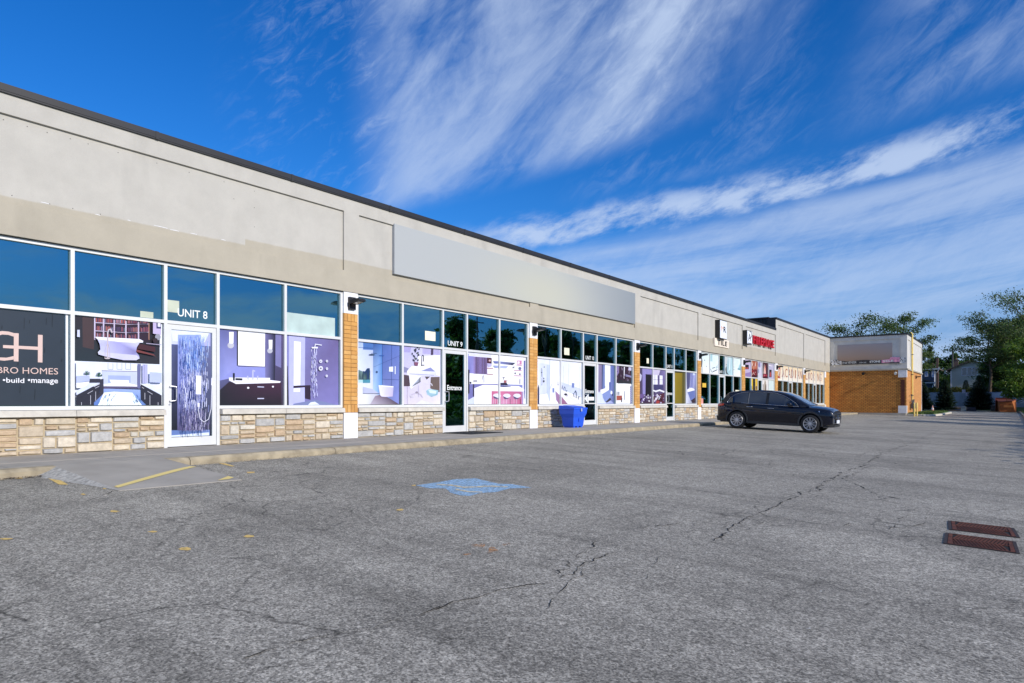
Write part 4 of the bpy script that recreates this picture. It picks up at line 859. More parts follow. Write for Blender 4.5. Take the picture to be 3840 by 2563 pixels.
a.poly(TG, [(1385, 860), (1500, 830), (1600, 1100), (1385, 1105)], (214, 224, 250)); a.poly(TG, [(1475, 780), (1580, 745), (1600, 600), (1665, 600), (1668, 780), (1520, 870), (1480, 840)], (250, 250, 255)); a.poly(TG, [(1668, 610), (1705, 612), (1700, 780), (1668, 790)], (84, 100, 176)); a.poly(TG, [(1520, 870), (1640, 800), (1705, 780), (1690, 960), (1580, 1050), (1530, 950)], (130, 150, 216)); a.poly(TG, [(1690, 950), (1715, 1000), (1620, 1060), (1585, 1050)], (66, 60, 70)); a.ell(TG, 1718, 840, 22, 40, (236, 240, 252)); a.ell(TG, 1742, 890, 10, 26, (60, 60, 90))
a.done(BAYS[3]['win'], label='picture of a white toilet in a blue room')
a = Art(*pane(3, 4, .0, .04)); a.bg((248, 250, 255))
a.poly(TG, [(1820, 240), (2170, 275), (2170, 650), (1820, 630)], (58, 38, 54)); a.poly(TG, [(1825, 245), (1890, 250), (1885, 400), (1840, 480)], (140, 120, 176)); a.poly(TG, [(1995, 258), (2015, 260), (2005, 530), (1990, 525)], (230, 230, 244)); a.poly(TG, [(2100, 275), (2168, 285), (2160, 360), (2090, 350)], (200, 196, 230)); a.poly(TG, [(2015, 430), (2165, 470), (2160, 510), (2015, 480)], (136, 130, 176)); a.poly(TG, [(1890, 560), (2120, 560), (2160, 640), (1860, 640)], (50, 52, 58))
for q in range(26): x_ = rr.uniform(1830, 2150); y_ = rr.uniform(270, 560); a.line(TG, [(x_, y_), (x_+rr.uniform(-10, 10), y_+rr.uniform(20, 60))], 7, rr.choice([(120, 70, 90), (160, 140, 170), (90, 50, 66), (30, 26, 36)]))
a.poly(TG, [(1820, 905), (1950, 905), (1945, 1005), (1820, 1010)], (176, 84, 72)); a.line(TG, [(1945, 960), (1940, 1045)], 18, (60, 50, 70)); a.line(TG, [(2002, 1000), (2005, 830), (2015, 800)], 9, (110, 120, 150)); a.poly(TG, [(2130, 690), (2165, 680), (2165, 1100), (2130, 1100)], (190, 190, 226))
for q in range(9): a.poly(TG, [(2130, 730+q*42), (2165, 705+q*42), (2165, 722+q*42), (2130, 748+q*42)], (84, 80, 150))
for x_ in (1840, 1865, 1885): a.line(TG, [(x_, 820), (x_, 890)], 8, (120, 124, 150))
a.done(BAYS[3]['win'], label='picture of a dark sink above an orange bathtub')
# unit 11
for k in (0, 1):
    a = Art(*pane(4, k)); a.bg([(60, 40, 72), (70, 40, 60), (130, 118, 180), (52, 40, 62)])
    if k == 0:
        a.poly(TH, [(205, 800), (325, 810), (325, 880), (248, 890), (245, 1150), (210, 1150)], (146, 136, 206)); a.poly(TH, [(248, 885), (325, 895), (320, 1165), (245, 1160)], (34, 28, 36)); a.poly(TH, [(170, 870), (198, 900), (190, 960), (168, 990)], (196, 196, 226)); a.poly(TH, [(155, 1150), (215, 1140), (240, 1230), (155, 1260)], (110, 84, 150))
    else:
        a.poly(TH, [(345, 815), (440, 822), (420, 900), (330, 900)], (206, 196, 226)); a.poly(TH, [(330, 895), (405, 895), (405, 1020), (330, 1020)], (240, 240, 252)); a.poly(TH, [(430, 900), (470, 905), (470, 1020), (430, 1020)], (236, 236, 252)); a.poly(TH, [(335, 1025), (480, 1030), (480, 1090), (335, 1090)], (70, 66, 116)); a.line(TH, [(330, 1095), (380, 1110), (430, 1095), (485, 1115)], 20, (240, 240, 250))
        a.poly(TH, [(345, 1180), (490, 1130), (490, 1275), (345, 1275)], (90, 40, 56)); a.line(TH, [(410, 1170), (365, 1240)], 22, (224, 216, 236)); a.poly(TH, [(390, 1230), (430, 1230), (425, 1270), (380, 1270)], (176, 60, 56)); a.line(TH, [(368, 895), (368, 1020)], 3, (90, 84, 120)); a.line(TH, [(330, 955), (470, 958)], 3, (90, 84, 120))
    for q in range(26): x_ = rr.uniform(160, 320) if k == 0 else rr.uniform(332, 480); y_ = rr.uniform(1150, 1260); a.ell(TH, x_, y_, rr.uniform(5, 12), rr.uniform(5, 12), rr.choice([(240, 240, 250), (190, 180, 216), (30, 20, 26), (110, 90, 140)]), 7)
    if k == 1: a.ell(TH, 328, 865, 16, 26, (44, 36, 50))
    a.done(BAYS[4]['win'], label='picture of a dark purple dining room, %s half' % ('left' if k == 0 else 'right'))
a = Art(*pane(4, 4)); a.bg([(220, 226, 250), (70, 70, 96), (150, 156, 222), (100, 104, 160)]); a.poly(TH, [(780, 870), (830, 870), (825, 1050), (790, 1100)], (84, 84, 130)); a.poly(TH, [(835, 865), (870, 870), (865, 1060), (830, 1060)], (130, 136, 200)); a.poly(TH, [(790, 1085), (840, 1065), (880, 1075), (890, 1100), (820, 1130), (795, 1115)], (250, 250, 255)); a.poly(TH, [(795, 1120), (890, 1095), (895, 1200), (860, 1250), (835, 1230)], (104, 120, 190)); a.poly(TH, [(865, 870), (892, 872), (890, 900), (865, 898)], (206, 220, 250)); a.poly(TH, [(840, 1230), (895, 1190), (897, 1255), (860, 1265)], (60, 44, 54))
a.done(BAYS[4]['win'], label='picture of a pale toilet beside a grey wall')
a = Art(*pane(4, 3)); a.bg([(150, 128, 24), (120, 104, 30), (140, 116, 20), (168, 138, 24)]); a.poly(TH, [(728, 860), (762, 860), (757, 1278), (722, 1278)], (96, 88, 34)); a.poly(TH, [(622, 845), (762, 852), (762, 872), (622, 866)], (70, 66, 30)); o = a.done(BAYS[4]['win'], 'interior_view_film', 'mustard yellow film standing in for the shop interior seen through the lower pane right of the unit 11 door')  # film added on the glass in place of the mustard interior behind it
# unit 12 upper marble pictures
def up(i, k): e = BAYS[i]['edges'][k]; return (e[0]+.005, e[1]-.005, TRAN+.04, HEAD-.07)
for k, T_ in ((0, None), (1, None), (3, None), (4, None)):
    a = Art(*up(5, k)); a.bg([(238, 250, 250), (250, 252, 255), (226, 246, 248), (220, 236, 240)] if k != 3 else [(150, 190, 200), (190, 230, 238), (176, 214, 224), (206, 214, 216)])
    y0, y1, z0, z1 = a.r
    def q_(u, v):   # pane-relative -> pixel free: write directly
        return (u, v)
    def pl(pts, col):
        a.k += 1; a.b.face([(a.x+.0004*a.k, y0+(y1-y0)*u, z0+(z1-z0)*v) for u, v in pts], 0, a.c(col))
    if k == 0: pl([(0, .2), (.25, .25), (.3, .6), (.12, .95), (0, 1)], (84, 92, 98)); pl([(.5, .6), (.56, .6), (.56, .66), (.5, .66)], (60, 66, 70)); pl([(.7, .3), (.75, .3), (.75, .35), (.7, .35)], (70, 74, 80)); pl([(.05, 0), (.35, 0), (.3, .3), (.1, .25)], (196, 204, 206))
    if k == 1: pl([(.0, .62), (.33, .62), (.33, 1), (0, 1)], (170, 214, 222)); pl([(.05, .25), (.1, .25), (.35, .03), (.3, .02)], (60, 66, 76)); pl([(.35, .1), (.9, .24), (.92, .2), (.38, .06)], (70, 76, 86)); pl([(.3, .28), (.6, .35), (.65, .3), (.3, .24)], (120, 140, 150)); pl([(.7, .35), (.95, .5), (.95, .3), (.75, .25)], (190, 216, 220))
    if k == 3: pl([(.1, .3), (.25, .5), (.3, .15), (.55, 0), (.2, .05)], (96, 90, 90)); pl([(0, .6), (.25, 1), (.35, 1), (.3, .5), (.1, .35)], (206, 212, 214)); pl([(.5, .2), (.65, 1), (.75, 1), (.7, .3)], (222, 244, 250)); pl([(.2, .55), (.28, .6), (.25, .5)], (60, 60, 66))
    if k == 4: pl([(0, .46), (.2, .46), (.2, .49), (0, .49)], (60, 96, 110)); pl([(0, .32), (.2, .32), (.2, .35), (0, .35)], (60, 96, 110)); pl([(.65, .35), (1, .32), (1, .75), (.8, .5)], (150, 210, 222)); pl([(.65, .38), (1, .36), (1, .42), (.65, .42)], (70, 120, 140))
    a.done(BAYS[5]['win'], label='pale marble slab picture over the %s pane' % ['left end', 'second', '', 'fourth', 'right end'][k])
# next storefront: fire pictures
for k in range(5):
    a = Art(*up(6, k)); base = [(196, 176, 216), (120, 20, 30), (214, 210, 230), (70, 10, 26), (190, 184, 214)][k]; a.bg(base)
    y0, y1, z0, z1 = a.r
    if k in (0, 4):
        pl([(.08, .42), (.75, .46), (.75, .72), (.1, .7)] if k == 0 else [(.2, .1), (.65, .12), (.65, .6), (.2, .6)], (40, 20, 26)); pl([(.15, .45), (.7, .48), (.6, .58), (.4, .52), (.2, .58)] if k == 0 else [(.3, .15), (.58, .15), (.55, .5), (.4, .4), (.33, .5)], (200, 70, 70))
        pl([(0, 0), (1, 0), (1, .3), (.0, .16)] if k == 0 else [(0, 0), (.2, 0), (.15, .2), (0, .2)], (150, 124, 186)); pl([(0, .86), (.7, .84), (.7, .88), (0, .9)], (250, 245, 250))
    if k == 1:
        pl([(0, .5), (1, .5), (1, 1), (0, 1)], (196, 90, 60)); pl([(0, 0), (1, 0), (1, .25), (.5, .15)], (70, 14, 20))
        for q in range(26): u = rr.random(); v = rr.uniform(.45, .9); pl([(u, v), (min(1, u+.08), v), (min(1, u+.06), min(1, v+.2))], rr.choice([(250, 220, 200), (240, 160, 110), (150, 40, 40)]))
        for q in range(14): u = rr.random()*.85; v = rr.uniform(.1, .4); pl([(u, v), (u+.12, v+.03), (u+.1, v+.1)], rr.choice([(250, 200, 190), (226, 60, 60)]))
    if k == 2: pl([(.1, .65), (.75, .66), (.75, .98), (.1, .97)], (160, 150, 200)); pl([(.1, .3), (.4, .3), (.35, .58), (.15, .55)], (120, 116, 170)); pl([(.2, .7), (.5, .7), (.5, .9), (.2, .9)], (120, 110, 170))
    if k == 3:
        for q in range(20): u = rr.uniform(.3, .65); pl([(u-.05, .3), (u+.05, .3), (u+.02, rr.uniform(.6, .98))], rr.choice([(250, 190, 180), (250, 235, 225), (226, 70, 60), (250, 150, 120)]))
        for q in range(14): u = rr.uniform(.2, .8); pl([(u, rr.uniform(.05, .2)), (u+.12, .2), (u+.03, .28)], rr.choice([(200, 30, 60), (140, 20, 50), (230, 90, 110)]))
    a.done(BAYS[6]['win'], label=['picture of a wall fireplace, left end', 'picture of orange and red glowing embers', 'picture of a pale fireplace showroom', 'picture of tall flames on dark red', 'picture of a narrow fireplace, right end'][k])
for k, cc in ((1, (240, 236, 236)), (3, (236, 230, 224)), (4, (214, 234, 230))):
    a = Art(*pane(6, k)); a.bg(cc); y0, y1, z0, z1 = a.r
    if k == 1: pl([(0, .55), (.35, .55), (.35, 1), (0, 1)], (240, 200, 40)); pl([(.33, .4), (.68, .45), (.68, 1), (.33, 1)], (34, 30, 34)); pl([(.7, .5), (1, .5), (1, 1), (.7, 1)], (236, 190, 30)); pl([(.5, .1), (.9, .15), (.9, .45), (.55, .4)], (150, 50, 40)); pl([(.05, .5), (.25, .5), (.2, .7), (.1, .72)], (40, 40, 40)); pl([(.75, .55), (.95, .55), (.95, .7), (.75, .7)], (110, 70, 40))
    if k == 3: pl([(0, 0), (.12, 0), (.12, 1), (0, 1)], (240, 170, 185)); pl([(.35, .3), (.75, .35), (.7, .9), (.5, 1), (.38, .8)], (176, 160, 140)); pl([(.6, .4), (.75, .4), (.75, .8), (.62, .8)], (60, 44, 40)); pl([(0, .22), (1, .26), (1, .2), (0, .16)], (60, 56, 60)); pl([(.2, .55), (.28, .55), (.28, .8), (.2, .8)], (70, 50, 50))
    a.done(BAYS[6]['win'], label={1: 'yellow and black sale posters', 3: 'picture of a pale fireplace with a dark opening', 4: 'plain pale green film'}[k])
# letter band over the two last storefronts
for i in (7, 8):
    for k in range(5):
        a = Art(*up(i, k)); a.bg([(252, 244, 226), (250, 240, 220), (248, 222, 178), (248, 220, 172)])
        if i == 7 and k == 0:
            y0, y1, z0, z1 = a.r; pl([(.03, .12), (.62, .1), (.66, .92), (.05, .92)], (190, 40, 44))
            for q in range(16): an = q/16*2*math.pi; r2 = rr.uniform(.28, .42); pl([(.36, .5), (.36+.75*r2*math.cos(an-.12), .5+r2*math.sin(an-.12)), (.36+.5*r2*math.cos(an+.16), .5+.8*r2*math.sin(an+.16))], (246, 226, 196))
        a.done(BAYS[i]['win'], 'lettering_band')
def facade_text(txt, p0, p1, x, mat_, parent, z_bot, z_top, name='lettering', **k):
    b = MB(); ya, yb = p0, p1
    text_on(b, txt, recty(ya, yb, z_bot, z_top, x), None, 0, None, **k)
    return b.build(name, mat_, parent)
M_rust = mat('rust_red_letter', rgb(160, 84, 60), .6)
def serif_text(txt, y0, y1, z0, z1, x, mat_, parent):
    n = len(txt); st = (y1-y0)/n
    for k, ch in enumerate(txt):
        b = MB(); a_, c_ = y0+k*st+st*.12, y0+(k+1)*st-st*.10
        if ch == 'I': a_ += st*.25; c_ -= st*.25
        text_on(b, ch, recty(a_, c_, z0, z1, x), None, 0, None, bold=-.002)
        if ch in 'ADINRFLH':      # small feet and heads
            for e in ([a_, c_] if ch in 'ANR' else [a_+.02] if ch in 'DFL' else [(a_+c_)/2]):
                b.face([(x+.0004, e-.055, z0), (x+.0004, e+.055, z0), (x+.0004, e+.055, z0+.03), (x+.0004, e-.055, z0+.03)])
        b.build('letter', mat_, parent)
serif_text('ACADIAN', F(2600+1535*.2171, 0)[0], F(2600+1893*.2171, 0)[0], 2.78, 3.42, -.047, M_rust, BAYS[7]['win'])
serif_text('LOORING', F(2600+1945*.2171, 0)[0], F(2600+2225*.2171, 0)[0], 2.78, 3.42, -.047, M_rust, BAYS[8]['win'])
facade_text('F', F(2600+1915*.2171, 0)[0]-.12, F(2600+1940*.2171, 0)[0]-.05, -.047, M_rust, BAYS[8]['win'], 2.78, 3.42)
# unit numbers and door words
for i, t_ in ((1, 'UNIT 8'), (2, 'UNIT 9'), (3, 'UNIT 10'), (4, 'UNIT 11'), (5, 'UNIT 12')):
    d = BAYS[i]; w_ = .62 if i == 1 else .66; c_ = (d['da']+d['dc'])/2+(.05 if i > 1 else .03)
    facade_text(t_, c_-w_/2, c_+w_/2, -.056, M_letter, d['win'], 2.60+(.04 if i == 1 else 0), 2.75+(.05 if i == 1 else 0), 'unit_number', bold=.012)
for i in (2, 3, 4):
    d = BAYS[i]; c_ = (d['da']+d['dc'])/2
    facade_text('Entrance', c_-.33, c_+.33, -.038, M_letter, d['door'], 1.27, 1.42, 'door_lettering', bold=.018)
d = BAYS[3]; b = MB(); c_ = (d['da']+d['dc'])/2; zc = 1.12
b.face([(-.037, c_-.42, zc-.07), (-.037, c_-.08, zc-.27), (-.037, c_-.08, zc-.14), (-.037, c_+.36, zc-.14), (-.037, c_+.36, zc+.0), (-.037, c_-.08, zc+.0), (-.037, c_-.08, zc+.13)])
b.build('door_arrow', M_letter, d['door'])
# small things behind and on the glass
M_cream = mat('cream_paper', rgb(236, 232, 205), .8); M_fit = mat('pale_fitting', rgb(200, 222, 214), .8)
def behind(name, px0, py0, px1, py1, x, m, label, t=.03):
    ya, za = F(px0, py1, x); yb, zb = F(px1, py0, x); b = MB(); b.box(x-t, x, ya, yb, za, zb); o = b.build(name, m, plaza); o['label'] = label; return o
behind('interior_notice', 1594, 1246, 1633, 1276, -.057, M_cream, 'cream notice in the upper glass of unit 9', .002)
behind('interior_notice', 2116, 1307, 2135, 1331, -.057, M_cream, 'cream notice in the upper glass of unit 10', .002)
behind('interior_notice', 2425, 1345, 2433, 1363, -.057, M_cream, 'cream notice in the upper glass of unit 11', .002)
behind('interior_notice', 621, 1130, 672, 1169, -.0575, mat('cream_film', rgb(190, 196, 176), .7), 'cream panel in the upper door glass of unit 8', .002)
behind('interior_notice', 526, 1172, 575, 1190, -.0575, MATS['cream_film'], 'pale panel low in the upper glass of unit 8', .002)
behind('interior_screen', 1066, 1194, 1256, 1248, -.0575, mat('pale_film', rgb(180, 200, 196), .6), 'pale screen along the bottom of the last upper pane of unit 8', .002)
behind('interior_notice', 2634, 1438, 2648, 1453, -.057, mat('yellow_card', rgb(220, 180, 60), .7), 'yellow card in the left window of unit 12', .002)
behind('interior_notice', 2625, 1495, 2637, 1515, -.058, mat('red_white_card', rgb(214, 150, 140), .7), 'red and white card at the foot of the left window of unit 12', .002)
behind('interior_notice', 2758, 1464, 2773, 1474, -.057, M_cream, 'small sign in the right window of unit 12', .002)

# ------------------------------------------------------------------ signs hanging on the fascia
def ybox(name, label, cat, pxs, pys, x0, x1, mats, face=None):
    pass
ya, zt_ = F(1479, 839, .12); yb, _ = F(2382, 1092, .12); zb_ = F(1479, 1027, .12)[1]
sg = empty('sign_board', 'long pale grey blank sign board across the fascia above units 9 and 10', 'sign board', loc=(0, ya, zb_))
b = MB(); b.box(.035, .115, ya, yb, zb_, zt_)
b.build('board_body', mat('sign_body', rgb(176, 180, 184), .6), sg, loc=(0, ya, zb_)).location = (0, 0, 0)
b = MB(); nu, nv = 36, 6
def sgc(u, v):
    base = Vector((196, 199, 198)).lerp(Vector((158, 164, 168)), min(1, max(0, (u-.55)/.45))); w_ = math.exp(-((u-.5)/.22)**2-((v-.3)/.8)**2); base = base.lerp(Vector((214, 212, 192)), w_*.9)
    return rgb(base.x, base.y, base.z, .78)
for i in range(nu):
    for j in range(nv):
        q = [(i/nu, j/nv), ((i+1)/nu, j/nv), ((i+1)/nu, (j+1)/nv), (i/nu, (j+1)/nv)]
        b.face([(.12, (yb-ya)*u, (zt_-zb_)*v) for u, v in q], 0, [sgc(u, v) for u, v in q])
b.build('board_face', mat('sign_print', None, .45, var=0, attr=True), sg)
def boxsign(name, label, px0, px1, pyt, pyb, x0, x1, facecol):
    y0, z1 = F(px0, pyt, x1); y1, _ = F(px1, pyt, x1); z0 = F(px0, pyb, x1)[1]
    e = empty(name, label, 'sign', loc=(0, y0, z0)); w, h = y1-y0, z1-z0
    b = MB(); b.box(x0, x1-.012, 0, w, 0, h); b.build('sign_cabinet', M_black, e)
    b = MB(); b.box(x1-.012, x1, .025, w-.025, .03, h-.03); b.build('sign_face', mat('sign_white', facecol, .4, var=.02), e)
    return e, w, h
e, w, h = boxsign('box_sign', 'upright white box sign with pink and black monogram beside unit 12 on the fascia', 2700, 2726, 1199, 1269, .04, .32, rgb(236, 240, 248))
b = MB(); text_on(b, 'M', recty(.18*w, .58*w, .42*h, .68*h, .324)); b.build('monogram_letter', mat('salmon_letter', rgb(230, 170, 140), .5), e)
b = MB(); text_on(b, 'R', recty(.50*w, .86*w, .36*h, .68*h, .326), bold=.02); b.build('monogram_letter', M_black, e)
y0, z1 = F(2680, 1267, .14); y1, _ = F(2733, 1280, .14); z0 = F(2680, 1297, .14)[1]
e = empty('letter_board', 'cream board with the black word TILE below the upright box sign', 'sign', loc=(0, y0, z0)); w, h = y1-y0, z1-z0
b = MB(); b.box(.04, .14, 0, w, 0, h); b.build('board', mat('cream_board', rgb(236, 222, 204), .6), e)
b = MB(); text_on(b, 'TILE', recty(.18*w, .86*w, .2*h, .8*h, .16), (.02, 0, 0), bold=.012, space=1.15); b.build('lettering', M_black, e)
e, w, h = boxsign('box_sign', 'upright white box sign with thin black monogram at the left of the red letters', 2802, 2821, 1238, 1290, .04, .36, rgb(226, 234, 246))
b = MB(); text_on(b, 'A', recty(.2*w, .75*w, .25*h, .78*h, .364)); b.tube([(.365, .45*w, .95*h), (.365, .8*w, .9*h), (.365, .88*w, .7*h), (.365, .7*w, .5*h), (.365, .45*w, .45*h)], .02, 5); b.box(.3605, .364, .15*w, .85*w, .05*h, .1*h); b.build('monogram_letter', M_black, e)
ya, z1 = F(2823, 1258, .2); yb, _ = F(2903, 1280, .2); z0 = F(2823, 1289, .2)[1]
e = empty('channel_letters', 'red three-dimensional fireplace lettering on the fascia', 'sign', loc=(0, ya, z0)); w, h = yb-ya, z1-z0
M_red = mat('red_letter', rgb(200, 20, 36), .4)
n = 9
for k, ch in enumerate('FIREPLACE'):
    u0, u1 = k/n*w, (k+.86)/n*w
    if ch == 'I': u0 += .12; u1 -= .12
    b = MB(); text_on(b, ch, recty(u0, u1, 0, h, .24), (.16, 0, 0), bold=.03); b.build('letter', M_red, e, )
    b = MB(); b.box(.035, .078, u0, u0+.03, h*.2, h*.3); 

# ------------------------------------------------------------------ wall lamps
lamp = empty('wall_lamp', 'x', 'wall lamp', 'black lamps on the white pillar tops')
b = MB(); b.box(0, .07, -.10, .10, -.16, .15); b.prism([(.07, -.06, -.10), (.07, -.06, .08), (.13, -.06, .05), (.13, -.06, -.02)], (0, .12, 0)); b.build('lamp_bracket', M_black, lamp)
b = MB(); b.hexa([(.10, -.13, -.03), (.44, -.11, .02), (.44, .11, .02), (.10, .13, -.03), (.10, -.13, .05), (.42, -.10, .075), (.42, .10, .075), (.10, .13, .05)])
for k in range(5): b.box(.14+k*.055, .15+k*.055, -.09, .09, .06, .095)
b.build('lamp_head', M_black, lamp)
b = MB(); b.hexa([(.18, -.08, -.028), (.38, -.08, .002), (.38, .08, .002), (.18, .08, -.028), (.18, -.08, -.01), (.38, -.08, .02), (.38, .08, .02), (.18, .08, -.01)]); b.build('lamp_lens', mat('lens', rgb(190, 190, 180), .2), lamp)
spots = [(PIL[2], 'black wall lamp on the white pillar top between units 8 and 9'), (PIL[3], 'black wall lamp on the white pillar top between units 9 and 10'), (PIL[4], 'black wall lamp on the white pillar top between units 10 and 11'), (PIL[5], 'black wall lamp on the pillar top between units 11 and 12'),
         (PIL[6], 'black wall lamp on the pillar top between the marble and fire pictures'), (PIL[7], 'black wall lamp on the pillar top left of the cream lettering band'), (PIL[8], 'black wall lamp on the pillar in the middle of the cream lettering band')]
for k, ((a_, c_), lb) in enumerate(spots):
    o = lamp if k == 0 else copy_tree(lamp); o.location = (.056, (a_+c_)/2, 3.40); o['label'] = lb

# ------------------------------------------------------------------ end wing
WY = 66.62; WX = W(3399, 1250, WY)[0]; WY2 = 78.8
wing = empty('end_wing', 'orange brick end wing with grey stucco upper wall at the far end of the plaza', 'building', loc=(0, 0, 0))
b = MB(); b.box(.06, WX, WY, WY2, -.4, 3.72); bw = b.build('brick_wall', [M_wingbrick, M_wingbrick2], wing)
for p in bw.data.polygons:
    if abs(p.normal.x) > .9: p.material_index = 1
b = MB(); b.box(-8, .055, WY+.01, WY2, -.3, 3.7); b.build('rear_wall', M_stucco, wing)
ZW = 6.78
ix0, izt = W(3128, 1290, WY); ix1, _ = W(3377, 1290, WY); izt = W(3250, 1276, WY)[1]
b = MB(); b.box(-8, WX, WY+.07, WY2, 3.72, ZW)
b.box(.085, WX+.05, WY, WY+.07, 3.72, 4.12); b.box(.085, ix0, WY, WY+.07, 4.12, izt); b.box(ix1, WX+.05, WY, WY+.07, 4.12, izt); b.box(.085, WX+.05, WY, WY+.07, izt, ZW)
for (p, q, r, s) in ((WY+.07, WY+.5, 3.72, ZW), (WY+2.6, WY+3.1, 4.1, 6.4), (WY2-.5, WY2, 3.72, ZW)): b.box(WX, WX+.05, p, q, r, s)
b.box(WX, WX+.05, WY+.5, WY+2.6, 6.4, ZW); b.box(WX, WX+.05, WY+2.6, WY2-.5, 6.4, ZW); b.box(WX, WX+.05, WY+.5, WY2-.5, 3.72, 4.1)
b.build('stucco_upper_wall', mat('grey_stucco', rgb(208, 205, 198), .9, var=.08, vscale=2, bump=.15, bscale=80), wing)
b = MB(); b.box(.13, WX+.12, WY-.08, WY+.01, 3.73, 3.85); b.box(WX+.051, WX+.12, WY+.01, WY2+.03, 3.73, 3.85); b.build('cornice_band', M_stucco, wing)
b = MB(); b.box(.14, WX+.1, WY-.06, WY+.3, ZW, ZW+.13); b.box(WX-.3, WX+.1, WY+.3, WY2+.04, ZW, ZW+.13); b.box(-8, WX-.3, WY+.3, WY2, ZW-.05, ZW+.05); b.build('roof_coping', M_coping, wing)
M_cw = mat('corner_white', rgb(226, 226, 228), .8, var=.06)
for (z0, z1) in ((-.12, .62), (3.08, 3.72)):
    b = MB(); b.box(WX-.62, WX+.03, WY-.04, WY+.01, z0, z1); b.box(WX, WX+.03, WY+.01, WY+.35, z0, z1); b.build('corner_block', M_cw, wing)
b = MB(); b.box(WX, WX+.03, WY2-.3, WY2+.02, -.12, .62); b.box(WX, WX+.03, WY2-.12, WY2+.02, .62, 3.08); b.box(WX, WX+.03, WY2-.3, WY2+.02, 3.08, 3.72); b.build('corner_strip', M_cw, wing)
b = MB(); b.box(WX-.42, WX-.12, WY-.03, WY+.01, .64, 2.85); b.build('dark_brick_inset', brickmat('dark_brick', rgb(104, 48, 30), rgb(90, 40, 26), rgb(60, 34, 28), 0), wing)
# its brown sign board and torn banner
def wpt(px, py): return W(px, py, WY-.05)
def sheet(name, label, cat, quad, y, colf, nu, nv, mname, thick=.03):
    (x0, z0), (x1, z1) = quad
    e = MB(); P = lambda u, v: (x0+(x1-x0)*u, y, z0+(z1-z0)*v)
    for i in range(nu):
        for j in range(nv):
            q = [(i/nu, j/nv), ((i+1)/nu, j/nv), ((i+1)/nu, (j+1)/nv), (i/nu, (j+1)/nv)]; e.face([P(*t) for t in q], 0, [colf(*t) for t in q])
    e.box(x0, x1, y+.002, y+thick, z0, z1, 0, colf(.5, .5))
    o = e.build(name, mat(mname, None, .6, var=0, attr=True), loc=(x0, y, z0)); return tag(o, label, cat)
xa, za = W(3140, 1358, WY); xb, zb = W(3345, 1286, WY)
sheet('sign_board', 'brownish grey blank sign board inside the recessed panel of the end wing', 'sign board', ((xa, za), (xb, zb)), WY+.02,
      lambda u, v: rgb(*Vector((168, 138, 116)).lerp(Vector((158, 150, 152)), v).lerp(Vector((150, 146, 152)), abs(u-.5)*1.2*v)), 20, 8, 'brown_print')
ban = empty('torn_banner', 'torn black and white banner hung along the foot of the end wing panel', 'banner', loc=(.2, WY-.06, 4.0))
xa, za = W(3110, 1374, WY); xb, zb = W(3396, 1352, WY); zt_b = W(3110, 1352, WY)[1]; zb0 = W(3110, 1376, WY)[1]; rb = random.Random(5)
b = MB(); nu = 70; L0 = xb-xa
def bz(u, v):
    w_ = .02*math.sin(u*60)+.015*math.sin(u*23+1); top = zt_b-.12+(.1 if u < .12 else 0)+(.16 if u > .8 else 0)+.04*math.sin(u*17)
    return (xa-.2+L0*u, -.01-abs(w_)*(1-v)*1.5-(.02 if v > .5 else .0), (zb0+.12)+(top-zb0-.12)*v-4.0)
for i in range(nu):
    for j in range(4):
        q = [(i/nu, j/4), ((i+1)/nu, j/4), ((i+1)/nu, (j+1)/4), (i/nu, (j+1)/4)]; u = i/nu
        if u < .17 or u > .92: c = rgb(*([210]*3 if rb.random() < .7 else [110]*3))
        elif u > .69: c = rgb(222, 150, 180) if j > 0 else rgb(90, 84, 90)
        else: c = rgb(*rb.choice([(52, 50, 50), (66, 62, 62), (44, 44, 48)]))
        b.face([bz(*t) for t in q], 0, c)
b.build('banner_cloth', mat('banner_print', None, .5, var=.05, attr=True), ban)
b = MB()
for txt, p0, p1, lo, hi, bo in (('ONE', 342, 480, .28, .72, -.005), ('VENEER', 490, 690, .28, .85, -.005), ('FOR LIFE', 760, 910, .3, .6, -.005), ('STONE', 985, 1218, .35, .85, .03), ('SELE', 1275, 1500, .4, .9, .02), ('.CO', 1640, 1745, .35, .8, .0)):
    u0, u1 = (p0-57)/1693, (p1-57)/1693; text_on(b, txt, lambda u, v, u0=u0, u1=u1, lo=lo, hi=hi: (xa-.2+L0*(u0+(u1-u0)*u), -.075, (zb0+.12)+(zt_b-.12-zb0-.12)*(lo+(hi-lo)*v)-4.0), bold=bo)
for f in range(len(b.f)): b.f[f] = tuple(reversed(b.f[f]))
b.build('lettering', M_letter, ban)
# lamps on the wing
for k, (px, py, m_, lb) in enumerate(((3237, 1400, M_black, 'dark round wall lamp high on the shaded orange brick wall'), (3358, 1399, M_letter, 'small white wall lamp near the corner of the orange brick wall'))):
    x_, z_ = W(px, py, WY-.25); e = empty('security_lamp', lb, 'wall lamp', loc=(x_, WY, z_))
    b = MB(); b.lathe((0, 0, 0), (0, -1, 0), [(0, .0), (0, .09), (.03, .09), (.04, .03), (.16, .03)], 12); b.build('lamp_bracket', m_, e)
    b = MB(); b.lathe((0, -.13, .02), (0, -.9, -.4), [(0, .001), (0, .05), (.05, .1), (.2, .12), (.2, .1), (.15, .02)], 14); b.build('lamp_head', m_, e, smooth=True)
o = copy_tree(lamp); ya_, za_ = F(3438, 1408, WX+.1); o.location = (WX+.002, ya_, 3.3); o['label'] = 'black wall lamp on the sunlit end wall of the brick wing'; del o['group']
for k in ('group',):
    pass
